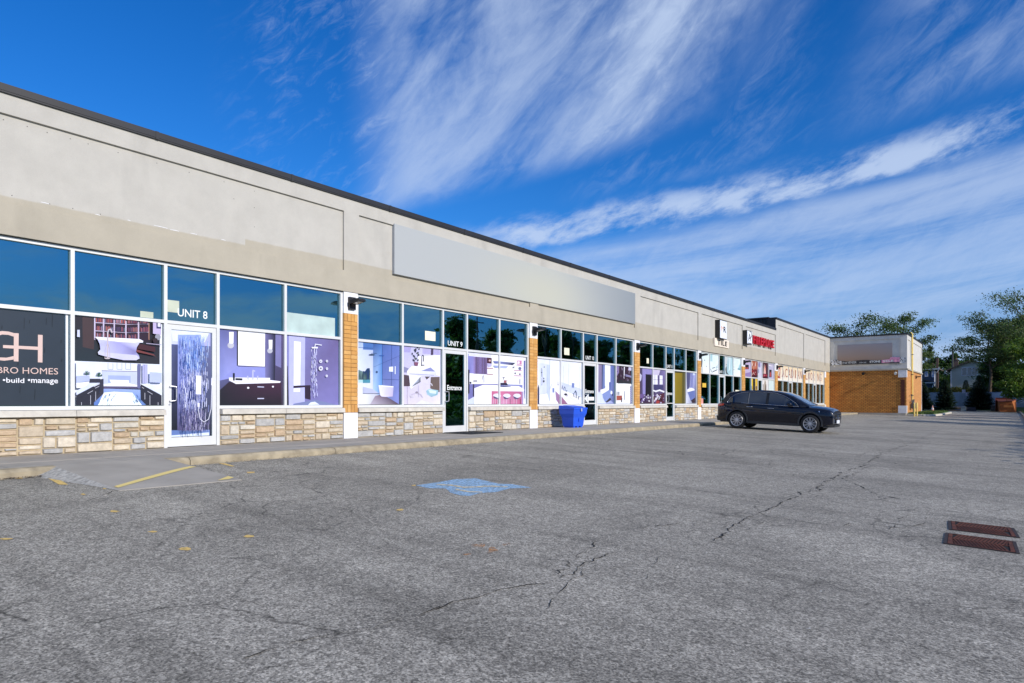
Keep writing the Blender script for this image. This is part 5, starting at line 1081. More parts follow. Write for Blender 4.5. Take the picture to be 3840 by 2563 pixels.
# gas meter set with yellow riser, bollards
M_gasy = mat('yellow_pipe', rgb(240, 208, 110), .5); M_meter = mat('meter_grey', rgb(96, 100, 104), .5, .2)
py_, _ = F(3421, 1400, WX+.12)
gas = empty('gas_pipe', 'tall yellow gas pipe running up the end wall with dark meters at its foot', 'gas pipe', loc=(WX+.12, py_, 0))
b = MB(); b.tube([(0, 0, .45), (0, 0, ZW+.3), (-.12, 0, ZW+.42)], .075, 10); b.build('riser_pipe', M_gasy, gas, smooth=True)
b = MB()
for z_ in (1.5, 3.4, 5.2): b.box(-.10, .1, -.11, .11, z_, z_+.05)
b.build('pipe_clamp', M_meter, gas)
for k in range(3):
    b = MB(); y_ = -.75+k*.5; b.box(.0, .25, y_-.16, y_+.16, .35, .8); b.lathe((.12, y_, .8), (0, 0, 1), [(0, .12), (.08, .12), (.12, .05), (.12, 0)], 12); b.tube([(.12, y_-.1, .3), (.12, y_-.1, 1.1), (.12, y_+.1, 1.15), (.12, y_+.2, 1.1)], .03, 6); b.tube([(.12, y_+.08, -.1), (.12, y_+.08, .4)], .025, 6)
    b.build('gas_meter', M_meter, gas)
b = MB(); b.tube([(.05, -1.0, .95), (.05, 0.0, 1.0), (0, 0, 1.1)], .04, 8); b.tube([(.05, -1.0, .95), (.05, -1.0, 1.6)], .03, 6); b.box(-.02, .12, -1.12, -.88, 1.5, 1.62); b.build('manifold_pipe', M_meter, gas)
bol = None
for k, px in enumerate((3429, 3439)):
    y_, _ = F(px, 1550, WX+.9)
    if bol is None:
        bol = empty('bollard', 'x', 'bollard', 'yellow bollards guarding the gas meters'); b = MB(); b.tube([(0, 0, -.25), (0, 0, .86), (0, 0, .9)], [.055, .055, .03], 10); b.build('post', M_gasy, bol, smooth=True)
        o = bol
    else: o = copy_tree(bol)
    o.location = (WX+.9, y_, 0); o['label'] = ['yellow bollard before the gas meters, nearer the wing corner', 'yellow bollard before the gas meters, farther from the wing corner'][k]
# grass island with curb at the wing's end
def lawnz(x, y): return lotz(x, y)+.13
isl = [(WX+.03, WY-.2), (WX+1.2, WY-.6), (WX+1.9, WY+.6), (WX+2.1, WY+4), (WX+2.1, WY2+5), (WX+.8, WY2+6.4), (WX+.03, WY2+6)]
b = MB(); b.prism([(x, y, -.35) for x, y in isl], (0, 0, .29)); tag(b.build('lawn', mat('lawn_soil', rgb(70, 96, 36), .95, var=.3, vscale=3, bump=.6, bscale=30)), kind='structure')
mb = MB()
for p, q in zip(isl[0:6], isl[1:7]): curbpiece((p[0], p[1]), (q[0], q[1]), .15, lotz(*p), lotz(*q), .15, .15, 4)
tag(mb.build('island_curb', mat('pale_curb', rgb(200, 192, 176), .9, var=.15, vscale=3)), kind='structure')
b = MB(); rg = random.Random(3)
def blades(n, fx):
    for _ in range(n):
        x_, y_, z_ = fx(); h_ = rg.uniform(.06, .16); a_ = rg.uniform(0, 6.28); w_ = rg.uniform(.02, .05); g_ = rg.uniform(.7, 1.3)
        b.face([(x_-w_*math.cos(a_), y_-w_*math.sin(a_), z_), (x_+w_*math.cos(a_), y_+w_*math.sin(a_), z_), (x_+rg.uniform(-.05, .05), y_+rg.uniform(-.05, .05), z_+h_)], 0, (.075*g_, .14*g_, .028*g_))
def f1():
    y_ = rg.uniform(WY, WY2+5.5); return (rg.uniform(WX+.1, WX+1.9), y_, -.065)
def f2():
    y_ = rg.uniform(15, 107)**1.0; x_ = LX1+.2+rg.random()**1.5*2.5; return (x_, y_, groundz(x_, y_)-.01)
blades(4500, f1); blades(9000, f2)
tag(b.build('grass', mat('grass_blade', None, .8, var=.25, vscale=2, attr=True)), 'short green grass on the island beside the wing and along the verge', 'grass', kind='stuff')

# ------------------------------------------------------------------ street things near the shops
# blue bin
bin_ = empty('storage_bin', 'bright blue plastic bin with a sloping lid between the unit 10 window and its door', 'bin', loc=(.72, 20.62, 0))
M_bin = mat('blue_plastic', rgb(34, 88, 215), .5, var=.05)
def frus(b, x0, x1, y0, y1, z0, X0, X1, Y0, Y1, z1): b.hexa([(x0, y0, z0), (x1, y0, z0), (x1, y1, z0), (x0, y1, z0), (X0, Y0, z1), (X1, Y0, z1), (X1, Y1, z1), (X0, Y1, z1)])
b = MB(); frus(b, -.22, .22, -.34, .34, .05, -.24, .25, -.38, .38, .36); frus(b, -.24, .25, -.38, .38, .36, -.29, .30, -.45, .45, .50); frus(b, -.29, .30, -.45, .45, .50, -.30, .32, -.46, .46, .66)
for y_ in (-.30, -.05, .20): b.box(-.2, .2, y_, y_+.12, 0, .06)
o = b.build('bin_body', M_bin, bin_); bv = o.modifiers.new('b', 'BEVEL'); bv.width = .012; bv.segments = 2; bv.limit_method = 'ANGLE'
b = MB(); b.hexa([(-.32, -.47, .665), (.34, -.47, .665), (.34, .47, .665), (-.32, .47, .665), (-.31, -.46, .79), (.33, -.46, .71), (.33, .46, .71), (-.31, .46, .79)]); b.hexa([(-.2, -.38, .79), (.22, -.38, .735), (.22, .38, .735), (-.2, .38, .79), (-.19, -.36, .80), (.21, -.36, .75), (.21, .36, .75), (-.19, .36, .80)])
o = b.build('bin_lid', M_bin, bin_); bv = o.modifiers.new('b', 'BEVEL'); bv.width = .012; bv.segments = 2
b = MB(); b.box(.34, .36, -.03, .05, .58, .69); b.build('latch', mat('latch_grey', rgb(170, 180, 200), .4), bin_)
b = MB(); b.box(.25, .275, -.03, .03, .22, .34); b.build('grip', M_bin, bin_)
# door mat
q = [S0(1646, 1626), S0(1739, 1621), S0(1839, 1628), S0(1750, 1638)]
b = MB(); b.prism([(.12, 14.35, .002), (1.28, 14.3, .002), (1.28, 15.75, .002), (.12, 15.75, .002)], (0, 0, .014)); 
for k in range(22): b.box(.16+k*.05, .18+k*.05, 14.4, 15.7, .016, .022)
tag(b.build('door_mat', mat('mat_rubber', rgb(38, 40, 44), .9, var=.2, vscale=20, bump=.5, bscale=120), loc=(.7, 15, 0)), 'flat dark door mat on the sidewalk before the unit 9 entrance', 'door mat')
# drain grates
M_rustiron = mat('rusty_iron', rgb(92, 48, 30), .85, .15, var=.45, vscale=9, bump=.5, bscale=50); M_pitshade = mat('drain_dark', rgb(14, 12, 12), 1)
def drain(px, label):
    P = [G(*p) for p in c3(px)]; cx = sum(p.x for p in P)/4; cy = sum(p.y for p in P)/4
    u = ((P[1]-P[0])+(P[2]-P[3]))/2; v = ((P[3]-P[0])+(P[2]-P[1]))/2
    wx = u.length; wy = v.length; cz = lotz(cx, cy)
    ang = math.atan2(u.y, u.x); e = empty('drain_grate', label, 'drain grate', 'pair of storm drain grates', loc=(cx, cy, cz+.002), rot=(0, .04, ang*.5)); e.scale = (1, 1, .4)
    b = MB(); t = .03
    for (x0, x1, y0, y1) in ((-wx/2, -wx/2+t, -wy/2, wy/2), (wx/2-t, wx/2, -wy/2, wy/2), (-wx/2+t, wx/2-t, -wy/2, -wy/2+t*.6), (-wx/2+t, wx/2-t, wy/2-t*.6, wy/2)): b.box(x0, x1, y0, y1, 0, .014)
    b.build('drain_frame', mat('frame_iron', rgb(60, 50, 48), .8, .3, var=.3, vscale=12), e)
    b = MB(); b.box(-wx/2+t, wx/2-t, -wy/2+t*.6, wy/2-t*.6, -.002, .004); b.build('pit_shade', M_pitshade, e)  # flat near-black plate standing in for the shade inside a pit
    b = MB(); x0, x1, y0, y1 = -wx/2+t+.004, wx/2-t-.004, -wy/2+t*.6+.004, wy/2-t*.6-.004
    b.box(x0, x0+.035, y0, y1, .004, .02); b.box(x1-.035, x1, y0, y1, .004, .02); b.box(x0+.035, x1-.035, y0, y0+.02, .004, .02); b.box(x0+.035, x1-.035, y1-.02, y1, .004, .02); b.box(x0+.035, x1-.035, -.012, .012, .004, .02)
    n = 15
    for side in (-1, 1):
        ya, yb = (.012, y1-.02) if side > 0 else (y0+.02, -.012)
        for k in range(n):
            xa = x0+.035+(x1-x0-.07)*k/n; w_ = (x1-x0-.07)/n*.52; sh = (x1-x0)*.09*side
            xs_ = [xa, xa+w_, xa+w_+sh, xa+sh]; xs_ = [min(max(q, x0+.035), x1-.035) for q in xs_]
            ys_ = [ya, ya, yb, yb]
            b.hexa([(xs_[i], ys_[i], .004) for i in range(4)]+[(xs_[i], ys_[i], .019) for i in range(4)])
    b.build('grate', M_rustiron, e)
drain([(1815,768),(2290,818),(2305,885),(1810,832)], 'rusty drain grate in the asphalt, the farther of the pair')
drain([(1790,855),(2300,915),(2310,1000),(1775,930)], 'rusty drain grate in the asphalt, the nearer of the pair')
# leaves and litter along the kerb
b = MB(); rg = random.Random(9)
for _ in range(900):
    t_ = rg.random(); y_ = RY0-.05-(rg.random()**1.6)*5 if t_ < .6 else RY1+rg.random()*12; x_ = 2.56+abs(rg.gauss(0, .05)); s_ = rg.uniform(.006, .022); a_ = rg.uniform(0, 6.3); z_ = lotz(x_, y_)+.006+rg.random()*.012
    c = rg.choice([rgb(96, 66, 44), rgb(70, 50, 38), rgb(150, 130, 104), rgb(190, 180, 160), rgb(56, 44, 36)])
    b.face([(x_+s_*math.cos(a_+q), y_+s_*math.sin(a_+q), z_+rg.uniform(0, .008)) for q in (0, 1.7, 3.3, 4.8)], 0, c)
for _ in range(260):
    x_ = rg.uniform(2.8, 14); y_ = rg.uniform(3, 22); s_ = rg.uniform(.004, .011); a_ = rg.uniform(0, 6.3); z_ = lotz(x_, y_)+.005
    c = rg.choice([rgb(40, 38, 34), rgb(200, 196, 186), rgb(90, 70, 50), rgb(230, 228, 220)]); b.face([(x_+s_*math.cos(a_+q), y_+s_*math.sin(a_+q), z_) for q in (0, 1.7, 3.3, 4.8)], 0, c)
tag(b.build('leaf_litter', mat('litter', None, .9, var=.1, attr=True)), 'dry leaf litter and grit along the kerb and over the asphalt', 'litter', kind='stuff')
# ------------------------------------------------------------------ dark SUV
cx_, cy_ = 4.14, 29.05
car = empty('parked_car', 'dark navy black SUV parked nose outward beside the plaza kerb', 'car', loc=(cx_, cy_, lotz(cx_, cy_)+.004), rot=(0, .0385, 0))
M_paint = mat('car_paint', rgb(4, 9, 28), .3, .0, var=0, coat=1.0, spec=.1); M_clad = mat('grey_cladding', rgb(48, 50, 54), .6, var=.03); M_chrome = mat('chrome', rgb(210, 212, 218), .16, 1.0, var=0)
M_cglass = mat('car_glass', rgb(8, 16, 30), .05, .0, var=0, coat=1.0, spec=1.0); M_tyre = mat('tyre', rgb(34, 34, 35), .8, bump=.2, bscale=90); M_rim = mat('alloy', rgb(200, 202, 208), .3, .7, var=0); M_rimd = mat('dark_alloy', rgb(36, 37, 40), .4, .6, var=0); M_under = mat('underbody', rgb(12, 12, 12), .9)
def lerp_tab(tab, x):
    if x <= tab[0][0]: return tab[0][1:]
    for p, q in zip(tab, tab[1:]):
        if x <= q[0]:
            t = (x-p[0])/(q[0]-p[0]); t = t*t*(3-2*t)*.4+t*.6
            return [a+(c-a)*t for a, c in zip(p[1:], q[1:])]
    return tab[-1][1:]
# x (from rear axle): bottom z, shoulder z, centre z, half width
BT = [(-.93, .50, .92, .95, .66), (-.90, .40, .98, 1.00, .78), (-.78, .33, 1.04, 1.06, .86), (-.5, .29, 1.075, 1.10, .92), (0, .26, 1.075, 1.10, .943), (.8, .25, 1.055, 1.08, .945), (1.6, .25, 1.03, 1.07, .945), (2.2, .25, 1.01, 1.08, .945), (2.55, .26, 1.005, 1.09, .945), (3.0, .26, .985, 1.075, .94), (3.34, .27, .955, 1.04, .925), (3.52, .29, .925, 1.0, .90), (3.64, .32, .89, .965, .86), (3.69, .38, .82, .90, .80)]
NS = 60; rings = []
for i in range(NS+1):
    x = -.93+(3.69+.93)*i/NS; zb, zs, zc, w = lerp_tab(BT, x); H = zs-zb
    prof = [(.0, zb), (w*.80, zb), (w*.955, zb+.05), (w*.975, zb+.16*H/.8), (w*.985, zb+.38*H), (w*1.0, zb+.60*H), (w*.992, zb+.74*H), (w*.975, zb+.84*H), (w*.958, zs-.035), (w*.925, zs-.004), (w*.86, zs+.012), (w*.5, zs+(zc-zs)*.8), (0, zc)]
    rings.append([(x, y, z) for y, z in prof]+[(x, -y, z) for y, z in prof[-2:0:-1]])
b = MB(); n_ = len(rings[0])
for i in range(NS):
    for k in range(n_): q = (k+1) % n_; b.face([rings[i][k], rings[i][q], rings[i+1][q], rings[i+1][k]])
b.face(rings[0]); b.face(rings[-1][::-1])
body = b.build('body', M_paint, car, smooth=True, weld=True)
cut = MB()
WB = 2.888
for x in (0, WB):
    for s in (-1, 1): cut.lathe((x, s*.62, .375), (0, 1, 0), [(-.4, 0), (-.4, .415), (.4, .415), (.4, 0)], 48)
co = cut.build('cutter', M_under, None, weld=True)
co.matrix_world = car.matrix_world.copy(); co.parent = car
bpy.context.view_layer.update()
md = body.modifiers.new('arch', 'BOOLEAN'); md.object = co; md.operation = 'DIFFERENCE'; md.solver = 'EXACT'
co.matrix_parent_inverse = Matrix(); co.location = (0, 0, 0); co.rotation_euler = (0, 0, 0); bpy.context.view_layer.update()
me2 = bpy.data.meshes.new_from_object(body.evaluated_get(bpy.context.evaluated_depsgraph_get()))
body.modifiers.clear(); body.data = me2; bpy.data.objects.remove(co)
try: me2.set_sharp_from_angle(angle=R_(35))
except Exception: pass
b = MB(); b.box(-.8, 3.6, -.60, .60, .24, .8); b.box(.45, 2.45, -.85, .85, .235, .30); b.build('underbody', M_under, car)
for x in (0, WB):
    pass
# greenhouse
RT = [(-.72, 1.05), (-.68, 1.2), (-.60, 1.36), (-.52, 1.47), (-.42, 1.53), (-.1, 1.575), (.3, 1.605), (.8, 1.63), (1.2, 1.628), (1.5, 1.608), (1.8, 1.56), (2.1, 1.46), (2.4, 1.315), (2.65, 1.18), (2.85, 1.07)]
def zr(x): return lerp_tab(RT, x)[0]
def yside(z): return .895-.40*(z-1.03)
b = MB(); rings = []; NG = 46
for i in range(NG+1):
    x = -.72+3.55*i/NG; r_ = zr(x); ze = max(r_-.055, 1.02); base = 1.0
    tp = min(1, (x+.70)/.25) if x < -.45 else (min(1, (2.80-x)/.5)*.15+.85)
    ys_ = lambda z: yside(z)*(.90+.10*min(1, max(0, (x+.7)/.5)))*(1 if x < 1.9 else 1-.10*min(1, (x-1.9)/.9)*((z-1.0)/.4))
    prof = [(0, base), (ys_(base), base), (ys_((base+ze)/2), (base+ze)/2), (ys_(ze), ze), (ys_(ze)-.05, r_-.02), (ys_(ze)-.14, r_-.002), (ys_(ze)*.5, r_+.012), (0, r_+.016)]
    rings.append([(x, y, z) for y, z in prof]+[(x, -y, z) for y, z in prof[-2:0:-1]])
n_ = len(rings[0])
for i in range(NG):
    for k in range(n_): q = (k+1) % n_; b.face([rings[i][k], rings[i][q], rings[i+1][q], rings[i+1][k]])
b.face(rings[0]); b.face(rings[-1][::-1]); b.build('roof', M_paint, car, smooth=True, weld=True)
def sidey(x, z):
    return yside(z)*(.90+.10*min(1, max(0, (x+.7)/.5)))*(1 if x < 1.9 else 1-.10*min(1, (x-1.9)/.9)*((z-1.0)/.4))
def sidepoly(pts, name, m, off, s):
    b = MB()                            # strip between top and bottom outlines
    xs_ = [p[0] for p in pts]; x0, x1 = min(xs_), max(xs_); n = 14
    def zz(x, up):
        v = []
        for p, q in zip(pts, pts[1:]+pts[:1]):
            if abs(p[0]-q[0]) < 1e-6:
                if abs(p[0]-x) < 1e-6: v += [p[1], q[1]]
                continue
            if min(p[0], q[0])-1e-6 <= x <= max(p[0], q[0])+1e-6: v.append(p[1]+(q[1]-p[1])*(x-p[0])/(q[0]-p[0]))
        return (max(v) if up else min(v))
    for i in range(n):
        a, c = x0+(x1-x0)*i/n, x0+(x1-x0)*(i+1)/n
        for j in range(3):
            t0, t1 = j/3, (j+1)/3; P = []
            for x, t in ((a, t0), (c, t0), (c, t1), (a, t1)):
                z = zz(x, 0)+(zz(x, 1)-zz(x, 0))*t; P.append((x, s*(sidey(x, z)+off), z))
            b.face(P if s < 0 else P[::-1])
    return b.build(name, m, car, smooth=True)
W1 = [(-.40, 1.105), (.40, 1.085), (.40, 1.505), (.15, 1.495), (-.12, 1.42), (-.30, 1.28)]
W2 = [(.44, 1.085), (1.14, 1.065), (1.14, 1.535), (.75, 1.535), (.44, 1.515)]
W3 = [(1.25, 1.06), (2.33, 1.035), (2.28, 1.12), (2.05, 1.28), (1.80, 1.41), (1.55, 1.495), (1.25, 1.53)]
for s in (-1, 1):
    sidepoly([(-.45, 1.085), (2.42, 1.02), (2.30, 1.15), (2.05, 1.31), (1.80, 1.435), (1.52, 1.52), (1.15, 1.553), (.6, 1.55), (.15, 1.515), (-.14, 1.435), (-.34, 1.28)], 'window_surround', M_black, .004, s)
    for Wn in (W1, W2, W3): sidepoly(Wn, 'side_window', M_cglass, .008, s)
    trim = [(-.45, 1.09), (-.33, 1.29), (-.13, 1.44), (.15, 1.52), (.6, 1.557), (1.15, 1.56), (1.52, 1.527), (1.80, 1.443), (2.05, 1.318), (2.30, 1.158), (2.44, 1.022), (1.9, 1.032), (1.2, 1.052), (.4, 1.076), (-.45, 1.09)]
    b = MB(); b.tube([(x, s*(sidey(x, z)+.008), z) for x, z in trim], .0095, 6); b.build('window_trim', M_chrome, car, smooth=True)
    b = MB()
    for x in (.42,): b.face([(x, s*(sidey(x, 1.09)+.011), 1.09), (x+.035, s*(sidey(x, 1.09)+.011), 1.09), (x+.035+(.16 if x < 0 else 0), s*(sidey(x, 1.5)+.011), 1.50 if x > 0 else 1.47), (x+(.16 if x < 0 else 0), s*(sidey(x, 1.5)+.011), 1.50 if x > 0 else 1.46)][::1 if s < 0 else -1])
    b.build('window_divider', mat('grey_divider', rgb(120, 120, 122), .4), car)
    b = MB(); b.tube([(-.1, s*.60, 1.565), (.0, s*.60, 1.585), (.9, s*.615, 1.635), (1.3, s*.60, 1.615), (1.4, s*.59, 1.59)], .010, 6); b.build('roof_rail', M_black, car, smooth=True)
    # mirror
    b = MB(); b.lathe((2.10, s*.98, 1.10), (1, s*.1, 0), [(-.07, .001), (-.07, .075), (0, .09), (.07, .075), (.11, .03), (.115, .001)], 14); 
    for k in range(len(b.v)): v = b.v[k]; b.v[k] = (v[0], s*.98+(v[1]-s*.98)*1.35, 1.10+(v[2]-1.10)*.85)
    b.box(2.08, 2.16, s*.86, s*.96, 1.03, 1.07); b.build('mirror', M_paint, car, smooth=True)
    for x in (.50, 1.36):
        b = MB(); z = .93 if x < 1 else .905; b.tube([(x-.12, s*.935, z), (x-.10, s*.975, z+.003), (x+.10, s*.975, z), (x+.12, s*.935, z-.003)], .013, 8); b.build('door_handle', M_chrome, car, smooth=True)
    # door seams
    b = MB()
    def seam(pts):
        for p, q in zip(pts, pts[1:]): b.tube([(p[0], s*p[1], p[2]), (q[0], s*q[1], q[2])], .004, 4)
    def by(x, f):
        zb, zs, zc, w = lerp_tab(BT, x); H = zs-zb; tab = [(0, .955), (.16, .975), (.38, .985), (.60, 1.0), (.74, .992), (.84, .975), (.96, .955)]
        return (x, lerp_tab(tab, f)[0]*w, zb+f*H)
    seam([by(1.20, f) for f in (.16, .3, .45, .6, .75, .9, .96)]); seam([by(2.30+.02*f, f) for f in (.16, .3, .45, .6, .75, .9)]); seam([by(.42-.25*max(0, .5-f), f) for f in (.5, .6, .75, .9, .96)])
    b.build('door_seam', M_under, car)
    # dark side sill
    b = MB(); b.hexa([(.42, s*.80, .235), (2.50, s*.80, .235), (2.50, s*.935, .25), (.42, s*.935, .25), (.42, s*.80, .36), (2.50, s*.80, .36), (2.50, s*.945, .345), (.42, s*.945, .345)]); b.build('side_sill', M_clad, car, weld=True)
    for x in (0, WB):     # wheel arch cladding
        b = MB(); n = 26; A = [R_(-14+208*k/n) for k in range(n+1)]
        for k in range(n):
            P = []
            for a_, r_ in ((A[k], .405), (A[k+1], .405), (A[k+1], .465), (A[k], .465)): P.append((x+r_*math.cos(a_), .375+r_*math.sin(a_)))
            o_ = [(p[0], s*(lerp_tab(BT, min(3.6, max(-.85, p[0])))[3]*.992+.006), p[1]) for p in P]; i_ = [(p[0], s*.70, p[1]) for p in P]
            b.face(o_ if s > 0 else o_[::-1]); b.face([i_[0], i_[1], o_[1], o_[0]]); b.face([o_[3], o_[2], i_[2], i_[3]])
        b.build('arch_cladding', M_clad, car)
    # lights
    b = MB(); b.hexa([(-.905, s*.40, .91), (-.875, s*.80, .90), (-.60, s*.915, .95), (-.60, s*.86, .95), (-.90, s*.40, 1.0), (-.86, s*.79, 1.01), (-.56, s*.908, 1.035), (-.58, s*.86, 1.03)]); b.build('tail_light', mat('tail_red', rgb(190, 24, 44), .15, coat=1), car, weld=True)
    b = MB(); b.hexa([(3.290, s*.80, .84), (3.630, s*.52, .70), (3.680, s*.56, .70), (3.210, s*.925, .83), (3.290, s*.80, .88), (3.610, s*.50, .80), (3.665, s*.58, .79), (3.190, s*.92, .88)]); b.build('headlight', mat('lamp_clear', rgb(150, 165, 190), .08, .6, coat=1), car, weld=True)
    b = MB(); b.tube([(3.410, s*.80, .40), (3.530, s*.78, .44), (3.610, s*.66, .50), (3.690, s*.5, .50)], .018, 6); b.build('bumper_trim', M_chrome, car, smooth=True)
    b = MB(); b.hexa([(3.350, s*.78, .34), (3.570, s*.55, .34), (3.640, s*.60, .34), (3.410, s*.88, .34), (3.350, s*.78, .48), (3.570, s*.55, .50), (3.670, s*.62, .48), (3.430, s*.885, .44)]); b.build('air_intake', M_under, car, weld=True)
# windscreen, rear window
b = MB(); n = 14
for i in range(n):
    a, c = 1.72+1.02*i/n, 1.72+1.02*(i+1)/n
    for j in range(8):
        P = []
        for x, t in ((a, j/8), (c, j/8), (c, (j+1)/8), (a, (j+1)/8)):
            w = sidey(x, zr(x))-.17; y = -w+2*w*t; P.append((x, y, zr(x)+.020-.016*abs(2*t-1)))
        b.face(P)
b.build('windscreen', M_cglass, car, smooth=True)
b = MB()
for i in range(6):
    a, c = -.63+.2*i/6, -.63+.2*(i+1)/6
    P = [(a, -.56, zr(a)+.024), (a, .56, zr(a)+.024), (c, .56, zr(c)+.024), (c, -.56, zr(c)+.024)]; b.face(P[::-1])
b.build('rear_window', M_cglass, car, smooth=True)
b = MB(); b.hexa([(-.56, -.58, 1.43), (-.30, -.58, 1.45), (-.30, .58, 1.45), (-.56, .58, 1.43), (-.56, -.57, 1.45), (-.30, -.58, 1.515), (-.30, .58, 1.515), (-.56, .57, 1.45)]); b.build('roof_spoiler', M_paint, car)
# grille with round star emblem, plate, lower bumper
b = MB(); b.hexa([(3.610, -.42, .50), (3.710, -.36, .50), (3.710, .36, .50), (3.610, .42, .50), (3.590, -.50, .74), (3.695, -.46, .74), (3.695, .46, .74), (3.590, .50, .74)]); b.build('grille', M_under, car)
b = MB(); b.box(3.71, 3.722, -.44, -.11, .60, .64); b.box(3.71, 3.722, .11, .44, .60, .64); b.build('grille_bar', M_chrome, car)
b = MB(); b.lathe((3.710, 0, .63), (1, 0, 0), [(0, .10), (.02, .10), (.025, .085), (.012, .08)], 20)
for k in range(3):
    a_ = R_(90+120*k); b.tube([(3.730, 0, .63), (3.730, .085*math.cos(a_), .63+.085*math.sin(a_))], [.016, .004], 5)
b.build('emblem', M_chrome, car)
b = MB(); b.box(3.72, 3.735, -.26, .26, .40, .53); b.build('number_plate', mat('plate_white', rgb(225, 228, 232), .5), car)
b = MB(); b.hexa([(3.360, -.80, .22), (3.690, -.5, .25), (3.690, .5, .25), (3.360, .80, .22), (3.360, -.82, .34), (3.720, -.52, .34), (3.720, .52, .34), (3.360, .82, .34)]); b.build('front_skirt', M_clad, car, weld=True)
b = MB(); b.hexa([(-.90, -.7, .30), (-.45, -.86, .26), (-.45, .86, .26), (-.90, .7, .30), (-.935, -.74, .50), (-.45, -.90, .42), (-.45, .90, .42), (-.935, .74, .50)]); b.build('rear_skirt', M_clad, car, weld=True)
# wheels
for x in (0, WB):
    for s in (-1, 1):
        wh = bpy.data.objects.new('wheel', None); COL.objects.link(wh); wh.parent = car; wh.location = (x, s*.82, .36); wh.rotation_euler = (0, R_(17 if x else 5), 0 if x == 0 else 0)
        b = MB(); b.lathe((0, 0, 0), (0, s, 0), [(-.12, .24), (-.12, .33), (-.10, .352), (-.05, .36), (.06, .36), (.10, .352), (.118, .33), (.118, .255), (.105, .25)], 48)
        for k in range(60):
            a_ = 2*math.pi*k/60; b.obox((.361*math.cos(a_), 0, .361*math.sin(a_)), (.003*math.cos(a_), 0, .003*math.sin(a_)), (0, .09, 0), (-.012*math.sin(a_), 0, .012*math.cos(a_)))
        b.build('tyre', M_tyre, wh, smooth=True)
        b = MB(); b.lathe((0, 0, 0), (0, s, 0), [(.104, .252), (.115, .25), (.115, .236), (.06, .225), (.02, .05), (.02, .0)], 40); b.build('rim_well', M_rimd, wh, smooth=True)
        b = MB(); b.lathe((0, 0, 0), (0, s, 0), [(.112, .254), (.122, .247), (.118, .234), (.10, .228)], 40)
        for k in range(10):
            for d in (-.062, .062):
                a_ = 2*math.pi*k/10; p0 = Vector((.045*math.cos(a_+d*2), 0, .045*math.sin(a_+d*2))); p1 = Vector((.24*math.cos(a_+d*1.6), 0, .24*math.sin(a_+d*1.6)))
                m_ = (p0+p1)/2; dd = (p1-p0)/2; nn = Vector((-dd.z, 0, dd.x)).normalized()
                b.obox((m_.x, s*.095, m_.z), dd, (0, .010, 0), nn*.0075)
        b.lathe((0, 0, 0), (0, s, 0), [(.06, .06), (.108, .05), (.112, .03), (.112, .0)], 16); b.build('rim_spokes', M_rim, wh)
for x in (0, WB):
    b = MB(); b.tube([(x, -.7, .36), (x, .7, .36)], .05, 8); b.build('axle', M_under, car)
# ------------------------------------------------------------------ trees
M_bark = mat('bark', rgb(92, 78, 66), .95, var=.3, vscale=6, bump=.8, bscale=12)
def leafmat(name):
    m = bpy.data.materials.new(name); m.use_nodes = True; t = m.node_tree; p = t.nodes['Principled BSDF']; p.inputs['Roughness'].default_value = .6
    a = t.nodes.new('ShaderNodeVertexColor'); a.layer_name = 'Col'; t.links.new(a.outputs[0], p.inputs['Base Color'])
    tr = t.nodes.new('ShaderNodeBsdfTranslucent'); v = t.nodes.new('ShaderNodeVectorMath'); v.operation = 'MULTIPLY'; v.inputs[1].default_value = (1.5, 1.6, .8); t.links.new(a.outputs[0], v.inputs[0]); t.links.new(v.outputs[0], tr.inputs[0])
    mx = t.nodes.new('ShaderNodeMixShader'); mx.inputs[0].default_value = .35; t.links.new(p.outputs[0], mx.inputs[1]); t.links.new(tr.outputs[0], mx.inputs[2]); t.links.new(mx.outputs[0], t.nodes['Material Output'].inputs[0]); return m
M_leaf = leafmat('leaf')
def leafq(b, p, s, r, c):
    n = Vector((r.gauss(0, 1), r.gauss(0, 1), r.gauss(0, 1.0)+.5)).normalized(); u = n.cross(Vector((r.random(), r.random(), r.random()))).normalized(); v = n.cross(u); s2 = s*r.uniform(.4, .8)
    b.face([p-u*s, p-v*s2, p+u*s, p+v*s2], 0, c)
